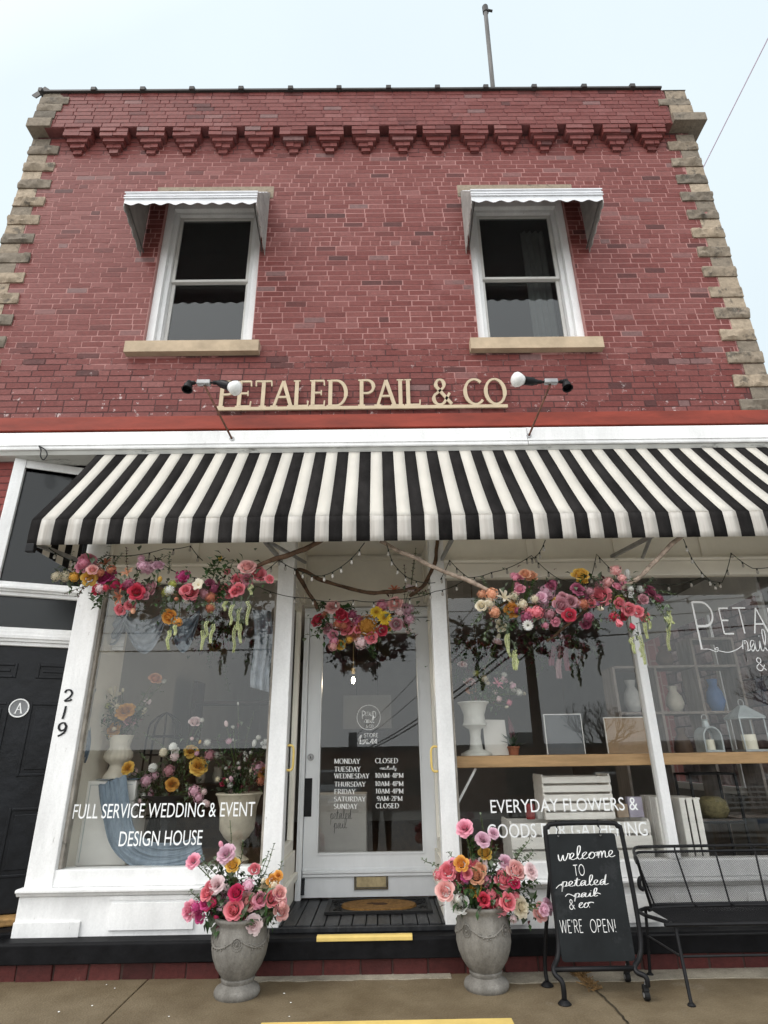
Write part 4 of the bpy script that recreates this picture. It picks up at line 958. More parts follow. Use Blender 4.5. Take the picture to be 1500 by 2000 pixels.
lamp_at((453, 857), (398, 750), -.48, 1, (.90, -.15, -.42), 'twin lamp holder whose white bulb overlaps the first letter of the sign')
lamp_at((1033, 851), (1076, 748), -.48, -1, (-.97, -.2, .02), 'twin lamp holder whose white bulb points at the last letter of the sign')
# wire hook on the fascia
o = MB(); o.tube(smoothpath([at(*p, Y) for p, Y in (((76, 870), -.15), ((80, 880), -.17), ((79, 890), -.20), ((84, 898), -.20), ((90, 893), -.19), ((92, 886), -.18), ((88, 878), -.17), ((82, 874), -.165), ((78, 872), -.152))], 5), .0055, 6)
tag(obj('wire_hook', o, METK, smooth=True), 'bent black wire loop hanging from the white fascia', 'hook')
# pole on the roof
pb_, pt_ = at(966, 205, 1.0), at(947.5, 16, 1.0)
P_ = thing('roof_pole', 'thin grey pole rising from the roof edge', 'pole', (pb_.x, 1.0, 8.2))
o = MB(); o.tube([(pb_.x, 1.0, 8.2), tuple(pb_), tuple(pt_)], .034, 12); obj('mast', o, mat('weathered_pole', (.12, .115, .11, 1), .7, .3, 12, stretch=(1, 1, .1)), P_, smooth=True)
o = MB(); o.tube([pt_-Vector((0, 0, .12)), pt_+Vector((0, 0, .03))], .048, 12); o.tube([pt_+Vector((.03, 0, -.05)), pt_+Vector((.11, 0, -.08))], .02, 8); obj('cap', o, COPE, P_)
a, b = at(1373, 328, 4.0), at(1500, 75, 2.0); d = (b-a)
o = MB(); o.tube([a-d*.9, a, b, b+d*2.5], .011, 6); tag(obj('service_cable', o, PURPLE), 'thin lilac overhead cable beside the roof corner', 'cable')

# ================================================================== flowers
def petal(mb, az, r0, tilt, curl, L, wd, cup, z0=0, ruf=0, tone=(0, 1), nv=4, nu=2, point=.0):
    rows = []
    r, z = r0, z0
    for j in range(nv+1):
        v = j/nv; e_ = rad(tilt+curl*v)
        if j: r += math.cos(e_)*L/nv; z += math.sin(e_)*L/nv
        w = wd*(.35+.65*math.sin(PI*min(1, .12+.62*v)))*(1 if v < .75 else 1-(.45+point)*((v-.75)/.25)**2)
        row = []
        for i in range(nu+1):
            u = 2*i/nu-1
            in_ = cup*w*u*u
            rr = r-in_*math.sin(e_)*.8; zz = z+in_*math.cos(e_)*.6+random.uniform(-ruf, ruf)
            x = rr; y = u*w
            row.append(Vector((x*math.cos(az)-y*math.sin(az), x*math.sin(az)+y*math.cos(az), zz)))
        rows.append(row)
    o = len(mb.v)
    for row in rows: mb.v += row
    n = nu+1
    for j in range(nv):
        for i in range(nu):
            mb.f.append((o+j*n+i, o+j*n+i+1, o+(j+1)*n+i+1, o+(j+1)*n+i)); mb.m.append(0); mb.a.append(tone[0]+(tone[1]-tone[0])*(j+.5)/nv)
def f_rose(mb):
    for n, r, ti, cu, L, w, c, z, t in ((3, .03, 96, 26, .52, .20, .6, .20, (.1, .4)), (3, .12, 93, 18, .58, .30, .6, .16, (.1, .6)), (4, .23, 91, 12, .62, .36, .6, .10, (.1, .7)), (4, .36, 88, 4, .64, .42, .55, .03, (.15, .85)), (5, .47, 82, -8, .66, .47, .5, -.05, (.2, .95)), (5, .54, 70, -28, .68, .50, .4, -.12, (.25, 1)), (5, .52, 50, -40, .66, .48, .25, -.18, (.3, 1))):
        o = random.random()*6
        for i in range(n): petal(mb, o+2*PI*i/n+random.uniform(-.15, .15), r, ti+random.uniform(-7, 7), cu, L*random.uniform(.9, 1.08), w, c, z, .015, t)
def f_peony(mb):
    for n, r, ti, cu, L, w, t in ((7, .03, 92, 5, .62, .20, (.2, .5)), (8, .14, 84, -8, .62, .24, (.1, .7)), (9, .26, 74, -22, .62, .27, (.1, .8)), (10, .36, 58, -36, .62, .30, (.2, .9)), (10, .40, 32, -42, .64, .32, (.3, 1)), (8, .38, 6, -36, .62, .32, (.4, 1))):
        o = random.random()*6
        for i in range(n): petal(mb, o+2*PI*i/n+random.uniform(-.25, .25), r, ti+random.uniform(-12, 12), cu, L*random.uniform(.85, 1.12), w, .3, 0, .04, t)
def f_tulip(mb):
    for n, r, ti, cu, L, w, t in ((3, .14, 78, 26, 1.2, .36, (.2, .8)), (3, .2, 70, 34, 1.25, .40, (.3, 1))):
        for i in range(n): petal(mb, 2*PI*i/n+r*5, r, ti, cu, L, w, .5, -.4, 0, t)
def f_daisy(mb):
    for n, r, ti, cu, L, t, z in ((12, .12, 30, -25, .85, (0, 1), .06), (14, .12, 8, -15, .95, (.2, 1), 0)):
        for i in range(n): petal(mb, 2*PI*i/n+random.uniform(-.08, .08), r, ti, cu, L, .15, .1, z, .01, t, 3)
    mb.ca = 0; mb.ball((0, 0, .1), .2, 8, 5, (1, 1, .6))
def f_lily(mb):
    for i in range(6): petal(mb, 2*PI*i/6+random.uniform(-.1, .1), .06, 62-8*(i % 2), -62, 1.25, .2, .2, -.3, .0, (0, 1), 6, 2, .5)
def f_anemone(mb):
    for n, ti in ((5, 32), (5, 18)):
        for i in range(n): petal(mb, 2*PI*i/n+ti, .1, ti, -14, .85, .4, .25, 0, .01, (.7, 1), 3)
    mb.ca = -.2; mb.ball((0, 0, .1), .16, 8, 5)
def f_calla(mb):
    mb.ca = .8; mb.grid(lambda u, v: Vector(((.08+.55*v**1.4)*math.cos(u*2*PI*.94), (.08+.55*v**1.4)*math.sin(u*2*PI*.94), -.6+1.5*v+.5*v*v*math.cos(u*2*PI)*.9)), 14, 6); mb.ca = 0
    mb.tube([(0, 0, -.3), (0, 0, .7)], [.05, .04], 6)
def floret_ball(mb, n=26, sq=.8, pr=.26):
    for k in range(n):
        zc = 1-1.55*(k+.5)/n; rr = math.sqrt(max(0, 1-zc*zc)); a = k*2.39996; d = Vector((rr*math.cos(a), rr*math.sin(a), zc*sq)); p = d*random.uniform(.72, .95)
        d.normalize(); s = d.orthogonal().normalized(); t = d.cross(s); ph = random.random()*2
        for i in range(5):
            b = ph+2*PI*i/5; q = s*math.cos(b)+t*math.sin(b); w = s*math.cos(b+PI/2)+t*math.sin(b+PI/2); mb.ca = .55+.45*random.random()
            mb.add([p, p+q*pr*.6+w*pr*.36+d*.05, p+q*pr+d*.02, p+q*pr*.6-w*pr*.36+d*.05], [(0, 1, 2, 3)])
        mb.ca = 0; mb.ball(p+d*.03, .06, 5, 3)
    mb.ca = .35; mb.ball((0, 0, -.1), .66, 8, 6)
def f_phlox(mb): floret_ball(mb)
def f_stock(mb): floret_ball(mb, 60, .8, .17)
def f_bud(mb):
    mb.ca = .7; mb.ball((0, 0, .2), .7, 8, 7, (.75, .75, 1.2))
    for i in range(4): petal(mb, 2*PI*i/4, .3, 88, 20, 1.1, .4, .4, -.4, 0, (.4, 1))
def f_button(mb): mb.ca = .8; mb.ball((0, 0, 0), 1, 12, 9); [petal(mb, k*2.4, .2+.55*(k/34), 80-70*k/34, -10, .42, .16, .3, .72-.75*(k/34)**1.6, .02, (.3, 1), 2) for k in range(34)]
SHAPES = {'rose': f_rose, 'peony': f_peony, 'tulip': f_tulip, 'daisy': f_daisy, 'lily': f_lily, 'phlox': f_phlox, 'stock': f_stock, 'bud': f_bud, 'anemone': f_anemone, 'calla': f_calla, 'button': f_button}
PAL = {  # inner, outer petal colours
 'pink': ((.74, .20, .32), (.88, .46, .55)), 'hot': ((.58, .03, .12), (.76, .07, .18)), 'red': ((.46, .03, .06), (.70, .09, .14)), 'coral': ((.74, .15, .20), (.89, .34, .38)),
 'salmon': ((.82, .34, .34), (.90, .60, .56)), 'pale': ((.80, .54, .56), (.88, .76, .76)), 'lilac': ((.74, .38, .50), (.87, .62, .72)), 'magenta': ((.48, .04, .18), (.70, .12, .32)),
 'yellow': ((.78, .36, .03), (.82, .60, .16)), 'orange': ((.72, .26, .03), (.82, .47, .13)), 'peach': ((.72, .30, .17), (.80, .48, .32)), 'cream': ((.75, .64, .42), (.84, .79, .66)), 'white': ((.70, .70, .60), (.84, .84, .83)),
 'terra': ((.46, .13, .07), (.66, .28, .18)), 'mauve': ((.44, .18, .22), (.64, .36, .40)), 'plum': ((.24, .04, .09), (.46, .14, .22)), 'gold': ((.50, .20, .03), (.66, .36, .08)), 'green': ((.28, .32, .06), (.52, .52, .16)), 'violet': ((.52, .18, .46), (.72, .40, .66)), 'sun': ((.30, .14, .02), (.86, .62, .05)), 'lime': ((.45, .50, .20), (.74, .76, .48)),
}
def pmat(c):
    nm = c+'_petal'
    if nm in MATS: return MATS[nm]
    a, b = PAL[c]; m = bpy.data.materials.new(nm); t, bs = nodes(m); N = t.nodes; L = t.links
    at_ = N.new('ShaderNodeAttribute'); at_.attribute_name = 'tint'; r = N.new('ShaderNodeValToRGB')
    r.color_ramp.elements[0].color = a+(1,); r.color_ramp.elements[1].color = b+(1,)
    if c == 'white': k = r.color_ramp.elements.new(.001); k.color = a+(1,); r.color_ramp.elements[0].color = (.03, .03, .02, 1)
    L.new(at_.outputs['Fac'], r.inputs[0])
    oi = N.new('ShaderNodeObjectInfo'); h = N.new('ShaderNodeHueSaturation'); m1 = N.new('ShaderNodeMapRange'); m1.inputs['To Min'].default_value = .82; m1.inputs['To Max'].default_value = 1.1
    L.new(oi.outputs['Random'], m1.inputs[0]); L.new(m1.outputs[0], h.inputs['Value']); L.new(r.outputs[0], h.inputs['Color']); L.new(h.outputs[0], bs.inputs['Base Color'])
    bs.inputs['Roughness'].default_value = .7; bs.inputs['Specular IOR Level'].default_value = .2
    translucent(m, tuple(min(1, .5*(p+q)*1.05) for p, q in zip(a, b))+(1,), .28)
    MATS[nm] = m; return m
FM = {}
def flower_mesh(shape, colour):
    v = random.randint(0, 1); key = (shape, colour, v)
    if key not in FM:
        st_ = random.getstate(); random.seed(hash((shape, v)) % 1000 if False else sum(map(ord, shape))*7+v)
        mb = MB(); SHAPES[shape](mb); random.setstate(st_)
        FM[key] = mesh_of(shape+'_bloom', mb, pmat(colour), smooth=True, recalc=False)
    return FM[key]
LEAVES = [mat('leaf_green', (.035, .075, .022, 1), .5, .4, 9), mat('eucalyptus_green', (.115, .145, .095, 1), .6, .25, 9), mat('burgundy_leaf', (.085, .02, .028, 1), .55, .3, 9), mat('stem_green', (.07, .10, .03, 1), .6, .2, 9)]
def leaf(mb, p, d, L, w, mi, up=Vector((0, 0, 1))):
    d = Vector(d).normalized(); s = d.cross(up)
    s = s.normalized() if s.length > .05 else Vector((1, 0, 0)); n = s.cross(d); mb.cm = mi
    p = Vector(p); q = p+d*L*.5+n*L*.06; e_ = p+d*L-n*L*.10
    mb.add([p, q+s*w/2+n*w*.15, e_, q-s*w/2+n*w*.15, q], [(0, 1, 4), (1, 2, 4), (2, 3, 4), (3, 0, 4)])
def rdir(front=.0):
    while True:
        d = Vector((random.uniform(-1, 1), random.uniform(-1, 1), random.uniform(-1, 1)))
        if .1 < d.length < 1: return (d.normalized()+Vector((0, -front, 0))).normalized()
def sprig(mb, p, d, L, mi=1, lw=.035, n=7, droop=0):
    d = Vector(d).normalized(); pts = []; q = Vector(p)
    for i in range(n+1):
        pts.append(q.copy()); d = (d+Vector((random.uniform(-.12, .12), random.uniform(-.12, .12), random.uniform(-.12, .12)-droop))).normalized(); q = q+d*L/n
    mb.cm = 3; mb.tube(pts, .0022, 4, cap=False)
    for i in range(1, n+1):
        for s in (-1, 1):
            a = d.orthogonal().normalized(); b = d.cross(a); t = i*1.3+s*1.57; dd = (a*math.cos(t)+b*math.sin(t)+d*.5)
            leaf(mb, pts[i], dd, lw*random.uniform(.8, 1.2), lw*.8, mi)
def strand(parent, top, L):
    """hanging catkin of small pale bells on a leafy stem"""
    mb = MB(); top = Vector(top); pts = [top+Vector((random.uniform(-.012, .012), random.uniform(-.012, .012), -L*i/6)) for i in range(7)]
    mb.cm = 1; mb.tube(pts, .002, 4, cap=False); mb.cm = 0
    for k in range(70):
        t = .35+.65*k/70; i = min(5, int(t*6)); p = pts[i].lerp(pts[i+1], t*6-i); a = k*2.4; r = .010*(1.15-.6*(t-.35)/.65); mb.ca = random.random()
        mb.ball(p+Vector((math.cos(a)*r, math.sin(a)*r, 0)), .0046, 5, 3)
    mb.cm = 1
    for k in range(5): leaf(mb, pts[random.randint(0, 2)], rdir(.2), .04, .022, 1)
    obj('hanging_catkin', mb, [pmat('lime'), LEAVES[1]], parent)
def blooms(parent, lst, Y, center, spread=.08, scale=1.0, stem=True, foliage=None, facing=.55):
    for px, py, sh, cl, dia in lst:
        y = Y+random.uniform(-spread, spread)
        p = at(px, py, y); r = (at(px+dia/2, py, y)-p).length*scale
        out = (p-center); out.y *= 1.0; out = out.normalized() if out.length > .01 else Vector((0, -1, 0))
        d = (out*(1-facing)+Vector((random.uniform(-.25, .25), -1, .12))*facing).normalized()
        if sh in ('tulip', 'bud', 'calla'): d = (out+Vector((0, -.25, .25))).normalized()
        k = {'rose': 1.02, 'peony': 1.05, 'daisy': .95, 'phlox': 1.0, 'stock': 1.0, 'tulip': 1.35, 'lily': 1.0, 'bud': 1.3, 'anemone': 1.05, 'calla': 1.3, 'button': .95}[sh]
        inst(sh if sh not in ('phlox', 'stock', 'button') else {'phlox': 'phlox_cluster', 'stock': 'stock_flower', 'button': 'pompom_flower'}[sh], flower_mesh(sh, cl), parent, p, d.to_track_quat('Z', 'Y') @ Vector((0, 0, 1)).rotation_difference(Vector((0, 0, 1))), r*k)
        if stem and foliage is not None:
            foliage.cm = 3; m = p.lerp(center, .5)+Vector((0, 0, .02)); foliage.tube(smoothpath([p-d*r*.4, m, center], 3), .003, 4, cap=False)
def add_leaves(mb, pts, n, L=.06, mix=(.55, .35, .1), spread=.05, front=.25):
    for _ in range(n):
        p = random.choice(pts); q = Vector(p)+Vector((random.gauss(0, spread), random.gauss(0, spread*.8), random.gauss(0, spread)))
        r = random.random(); mi = 0 if r < mix[0] else (1 if r < mix[0]+mix[1] else 2)
        l = L*random.uniform(.6, 1.25); leaf(mb, q, rdir(front), l, l*(.42 if mi != 1 else .7), mi)

# ---- stone urns on the pavement
def urn(x, y, label):
    u = thing('stone_urn', label, 'planter', (x, y, 0), 'stone urns beside the entrance')
    zr = at(468, 1797, y).z if x < 0 else at(947, 1775, y).z
    zr += .028; q_ = .9
    o = MB(); o.lathe([(r_*q_, z_) for r_, z_ in [(.142, 0), (.150, .012), (.150, .026), (.142, .040), (.112, .055), (.103, .066), (.110, .076), (.112, .086), (.104, .092), (.125, .112), (.152, .145), (.176, .195), (.187, .24), (.186, .275), (.176, zr-.075), (.166, zr-.050), (.166, zr-.035), (.186, zr-.018), (.190, zr-.006), (.186, zr), (.160, zr), (.150, zr-.05), (.145, zr-.09), (.0001, zr-.09)]], (x, y, 0), 48)
    obj('body', o, PLANT, u, smooth=True, auto=50)
    o = MB(); o.lathe([(.134, zr-.04), (.0001, zr-.025)], (x, y, 0), 24); obj('soil', o, mat('soil', (.03, .022, .015, 1), .95, .3, 40), u)
    def surf(a, z, out=0):
        pr = [(.125, .112), (.152, .145), (.176, .195), (.187, .24), (.186, .275), (.176, zr-.075), (.166, zr-.05)]; pr = [(a_*.9, b_) for a_, b_ in pr]
        r = pr[-1][0]
        for (r0, z0), (r1, z1) in zip(pr[:-1], pr[1:]):
            if z0 <= z <= z1: r = r0+(r1-r0)*(z-z0)/(z1-z0)
        return Vector((x+math.cos(a)*(r+out), y+math.sin(a)*(r+out), z))
    return u, surf, zr
def relief(u, surf, zr, off):
    g_ = MB()
    for k in range(4):
        a0 = off+k*PI/2
        pts = [surf(a0+PI/2*t/14, zr-.085-.055*math.sin(PI*t/14), .002) for t in range(15)]
        g_.tube(pts, [.0025+.0035*math.sin(PI*t/14) for t in range(15)], 7)
        for t in range(4, 11):
            for s in range(3): g_.ball(surf(a0+PI/2*(t+random.uniform(-.4, .4))/14, zr-.085-.055*math.sin(PI*t/14)+random.uniform(-.012, .012), .004), random.uniform(.0035, .0055), 6, 4)
    obj('garland_relief', g_, PLANT, u, smooth=True)
    for k in range(4):
        a0 = off+k*PI/2; m_ = MB(); c = surf(a0, zr-.115, .001); n_ = Vector((math.cos(a0), math.sin(a0), 0)); s = Vector((-n_.y, n_.x, 0))
        for rr, w in ((.030, .0032), (.018, .0025), (.009, .002)): m_.tube([c+n_*.002+s*(rr*math.cos(t*PI/12))+Vector((0, 0, 1.1*rr*math.sin(t*PI/12))) for t in range(24)], w, 5, closed=True)
        for t in range(12): m_.ball(c+n_*.003+s*(.027*math.cos(t*PI/6))+Vector((0, 0, .03*math.sin(t*PI/6))), .004, 5, 3)
        m_.ball(c+n_*.004, .007, 6, 4); obj('rosette', m_, PLANT, u, smooth=True)
uL = atz(460, 1962).y+.15; uR = atz(952, 1948).y+.15
xL, xR = at(462, 1950, uL).x, at(951, 1936, uR).x
u1, s1, zr1 = urn(xL, uL, 'weathered grey stone urn with its round rosette facing the street'); relief(u1, s1, zr1, rad(-85))
u2, s2, zr2 = urn(xR, uR, 'weathered grey stone urn with its draped swag facing the street'); relief(u2, s2, zr2, rad(-135))
BL = [(378, 1682, 'peony', 'pink', 28), (443, 1668, 'peony', 'lilac', 36), (432, 1651, 'bud', 'pink', 13), (455, 1690, 'rose', 'yellow', 27), (497, 1698, 'rose', 'coral', 22), (533, 1721, 'rose', 'orange', 25), (424, 1728, 'peony', 'pale', 32), (404, 1745, 'rose', 'coral', 26),
 (434, 1754, 'peony', 'lilac', 42), (462, 1744, 'rose', 'hot', 30), (457, 1777, 'rose', 'coral', 36), (482, 1762, 'rose', 'salmon', 36), (519, 1738, 'rose', 'cream', 27), (546, 1744, 'rose', 'salmon', 26), (530, 1756, 'rose', 'coral', 28), (548, 1762, 'rose', 'pink', 24), (549, 1780, 'rose', 'salmon', 30), (494, 1806, 'peony', 'pale', 36), (371, 1778, 'peony', 'pink', 36), (391, 1791, 'rose', 'magenta', 22), (424, 1792, 'bud', 'hot', 11), (400, 1765, 'rose', 'magenta', 20), (485, 1728, 'phlox', 'lilac', 28), (508, 1757, 'rose', 'pink', 26), (470, 1792, 'rose', 'coral', 24), (416, 1762, 'phlox', 'hot', 20), (513, 1722, 'bud', 'cream', 12), (440, 1735, 'phlox', 'pale', 20)]
BR = [(908, 1618, 'peony', 'pink', 34), (943, 1640, 'peony', 'lilac', 30), (964, 1628, 'peony', 'lilac', 22), (947, 1667, 'rose', 'yellow', 25), (901, 1687, 'rose', 'orange', 28), (875, 1702, 'rose', 'coral', 32), (885, 1690, 'peony', 'pink', 26), (925, 1693, 'rose', 'coral', 28), (941, 1689, 'anemone', 'pale', 26), (987, 1684, 'peony', 'lilac', 27), (1007, 1700, 'rose', 'salmon', 36), (1037, 1703, 'peony', 'pale', 28), (930, 1711, 'rose', 'peach', 32), (896, 1716, 'rose', 'coral', 26), (911, 1721, 'bud', 'violet', 16), (926, 1737, 'rose', 'yellow', 30), (870, 1740, 'rose', 'salmon', 36), (948, 1719, 'phlox', 'pink', 28), (981, 1719, 'rose', 'coral', 33), (1004, 1723, 'rose', 'hot', 24), (899, 1766, 'rose', 'white', 34), (961, 1745, 'phlox', 'coral', 30), (955, 1771, 'rose', 'red', 34), (973, 1766, 'rose', 'coral', 40), (991, 1761, 'rose', 'coral', 32), (1016, 1771, 'peony', 'cream', 38), (1055, 1781, 'rose', 'salmon', 33), (1068, 1771, 'peony', 'lilac', 30), (1003, 1795, 'phlox', 'pale', 18), (992, 1735, 'phlox', 'pale', 22), (915, 1703, 'rose', 'magenta', 22), (945, 1757, 'rose', 'red', 24)]
def bouquet(label, lst, cx, cy, zr, sprigs, cat='flowers', grp='bouquets in the stone urns'):
    rs = random.Random(5); low = [r_ for r_ in lst if 1700 < r_[1] < 1790]
    lst = lst+[(px+rs.uniform(-18, 18), py+rs.uniform(-14, 10), rs.choice(('rose', 'phlox', 'rose', 'peony')), cl, rs.uniform(18, 26)) for px, py, sh, cl, di in rs.sample(low, 12)]
    b = thing('flower_bouquet', label, cat, (cx, cy, zr), grp); fo = MB(); c = Vector((cx, cy, zr-.03))
    blooms(b, lst, cy-.10, c, .05, foliage=fo)
    pts = [at(px, py, cy-.04+random.uniform(-.06, .06)) for px, py, *_ in lst]
    core = [c.lerp(p, random.uniform(.35, .85)) for p in pts for _ in range(2)]
    add_leaves(fo, core, 560, .068, (.62, .30, .08), .035)
    add_leaves(fo, [c+Vector((random.uniform(-.16, .16), random.uniform(-.16, .10), random.uniform(.0, .22))) for _ in range(60)], 260, .06, (.8, .15, .05), .03)
    for (p0, p1, mi, lw) in sprigs:
        a = c.lerp(at(*p0, cy-.02), .8); q = at(*p1, cy-.02); sprig(fo, a, q-a, (q-a).length, mi, lw, 9)
    obj('foliage', fo, LEAVES, b, recalc=False)
bouquet('mixed pink bouquet in the rosette urn, one yellow rose near its top', BL, xL, uL, zr1, [((500, 1740), (540, 1652), 1, .022), ((505, 1740), (520, 1665), 1, .02), ((430, 1720), (405, 1662), 1, .036), ((440, 1720), (418, 1680), 1, .036), ((460, 1700), (478, 1640), 1, .02), ((455, 1700), (446, 1605), 1, .018), ((410, 1740), (393, 1690), 1, .03), ((540, 1740), (560, 1690), 1, .026), ((390, 1770), (375, 1740), 1, .03), ((480, 1800), (510, 1822), 0, .03)])
bouquet('mixed pink and coral bouquet in the swag urn, tall pink flower on top', BR, xR, uR, zr2, [((880, 1700), (828, 1672), 1, .022), ((905, 1700), (880, 1665), 1, .03), ((1000, 1700), (1035, 1640), 1, .024), ((1010, 1690), (1040, 1665), 1, .032), ((960, 1700), (950, 1590), 1, .022), ((930, 1680), (915, 1640), 0, .05), ((1010, 1680), (1020, 1660), 1, .04), ((1020, 1740), (1045, 1715), 0, .04), ((1020, 1760), (1040, 1770), 0, .05), ((960, 1700), (960, 1650), 1, .03)])
# ---- flower garlands hung under the awning
GL = [(170, 1095, 'peony', 'pink', 36), (180, 1113, 'peony', 'salmon', 32), (110, 1126, 'stock', 'cream', 22), (128, 1126, 'stock', 'cream', 25), (145, 1127, 'stock', 'yellow', 22), (174, 1130, 'rose', 'yellow', 28), (205, 1099, 'lily', 'terra', 28), (211, 1129, 'peony', 'magenta', 38), (226, 1141, 'phlox', 'hot', 28), (248, 1118, 'lily', 'peach', 26), (232, 1166, 'lily', 'terra', 30), (266, 1156, 'rose', 'red', 30), (290, 1108, 'phlox', 'lilac', 34), (278, 1104, 'phlox', 'lilac', 24), (297, 1149, 'rose', 'mauve', 30), (312, 1133, 'bud', 'yellow', 13), (358, 1126, 'phlox', 'magenta', 34), (370, 1157, 'rose', 'coral', 34), (388, 1142, 'anemone', 'cream', 26), (362, 1173, 'bud', 'white', 14), (412, 1168, 'stock', 'terra', 24), (411, 1188, 'stock', 'terra', 20), (482, 1108, 'rose', 'salmon', 30), (505, 1121, 'rose', 'coral', 30), (464, 1132, 'rose', 'coral', 24), (482, 1132, 'rose', 'pink', 22), (446, 1154, 'rose', 'coral', 30), (466, 1150, 'rose', 'coral', 24), (235, 1190, 'rose', 'coral', 22), (260, 1192, 'bud', 'peach', 14), (332, 1204, 'rose', 'orange', 30), (190, 1152, 'rose', 'red', 22), (420, 1150, 'phlox', 'plum', 26), (345, 1170, 'bud', 'terra', 12), (430, 1092, 'bud', 'yellow', 11), (325, 1155, 'phlox', 'green', 24), (160, 1108, 'rose', 'pink', 24), (252, 1140, 'phlox', 'plum', 26), (340, 1140, 'phlox', 'white', 16), (218, 1112, 'phlox', 'terra', 22), (400, 1160, 'phlox', 'mauve', 22), (280, 1162, 'phlox', 'pale', 16), (200, 1155, 'phlox', 'pale', 14)]
GC = [(622, 1212, 'rose', 'red', 28), (640, 1226, 'rose', 'mauve', 24), (650, 1186, 'peony', 'salmon', 30), (668, 1205, 'rose', 'red', 28), (679, 1226, 'rose', 'coral', 32), (691, 1238, 'rose', 'peach', 28), (717, 1222, 'stock', 'gold', 46), (735, 1196, 'daisy', 'sun', 27), (751, 1207, 'daisy', 'sun', 28), (757, 1224, 'daisy', 'sun', 22), (746, 1231, 'rose', 'red', 22), (774, 1219, 'rose', 'mauve', 24), (746, 1182, 'phlox', 'pink', 30), (772, 1180, 'rose', 'salmon', 30), (794, 1190, 'phlox', 'lilac', 34), (706, 1255, 'phlox', 'pale', 30), (665, 1259, 'rose', 'yellow', 20), (650, 1263, 'phlox', 'salmon', 20), (651, 1240, 'rose', 'pink', 20), (800, 1150, 'anemone', 'pale', 22), (770, 1150, 'lily', 'terra', 22), (800, 1208, 'phlox', 'lilac', 24), (725, 1245, 'rose', 'coral', 24), (700, 1212, 'phlox', 'plum', 26), (780, 1195, 'phlox', 'pale', 22), (798, 1232, 'phlox', 'pale', 14), (660, 1218, 'phlox', 'terra', 22), (635, 1200, 'phlox', 'terra', 18)]
GR = [(960, 1160, 'phlox', 'peach', 30), (955, 1178, 'phlox', 'cream', 26), (966, 1195, 'phlox', 'peach', 26), (986, 1166, 'lily', 'cream', 34), (1000, 1191, 'rose', 'orange', 30), (1007, 1128, 'phlox', 'pink', 16), (1010, 1142, 'phlox', 'pink', 15), (1035, 1127, 'rose', 'peach', 30), (1009, 1158, 'phlox', 'pink', 16), (1068, 1156, 'phlox', 'lilac', 38), (1060, 1176, 'phlox', 'lilac', 30), (1049, 1196, 'phlox', 'coral', 30), (1082, 1173, 'bud', 'yellow', 14), (1030, 1206, 'phlox', 'plum', 30), (1031, 1221, 'daisy', 'white', 22), (1095, 1182, 'rose', 'mauve', 32), (1134, 1123, 'rose', 'yellow', 32), (1128, 1151, 'peony', 'plum', 28), (1112, 1201, 'rose', 'red', 26), (1160, 1178, 'bud', 'violet', 18), (1174, 1165, 'rose', 'coral', 40), (1170, 1188, 'bud', 'cream', 14), (1210, 1173, 'stock', 'green', 28), (1225, 1123, 'tulip', 'white', 20), (1203, 1114, 'phlox', 'salmon', 26), (1188, 1136, 'phlox', 'salmon', 24), (1205, 1146, 'rose', 'pink', 18), (1228, 1190, 'rose', 'coral', 26), (1208, 1215, 'tulip', 'coral', 26), (1234, 1222, 'tulip', 'red', 20), (1246, 1194, 'rose', 'coral', 22), (1268, 1156, 'peony', 'plum', 32), (1217, 1201, 'rose', 'red', 22), (1020, 1180, 'phlox', 'cream', 24), (1075, 1200, 'phlox', 'mauve', 26), (1140, 1180, 'phlox', 'terra', 24), (1115, 1175, 'rose', 'mauve', 24), (1152, 1155, 'phlox', 'mauve', 20), (1080, 1140, 'phlox', 'plum', 20), (1250, 1170, 'phlox', 'mauve', 24), (1232, 1150, 'phlox', 'white', 14), (975, 1215, 'phlox', 'cream', 16), (1065, 1222, 'phlox', 'pink', 16), (1045, 1170, 'phlox', 'cream', 20), (1150, 1205, 'phlox', 'plum', 22)]
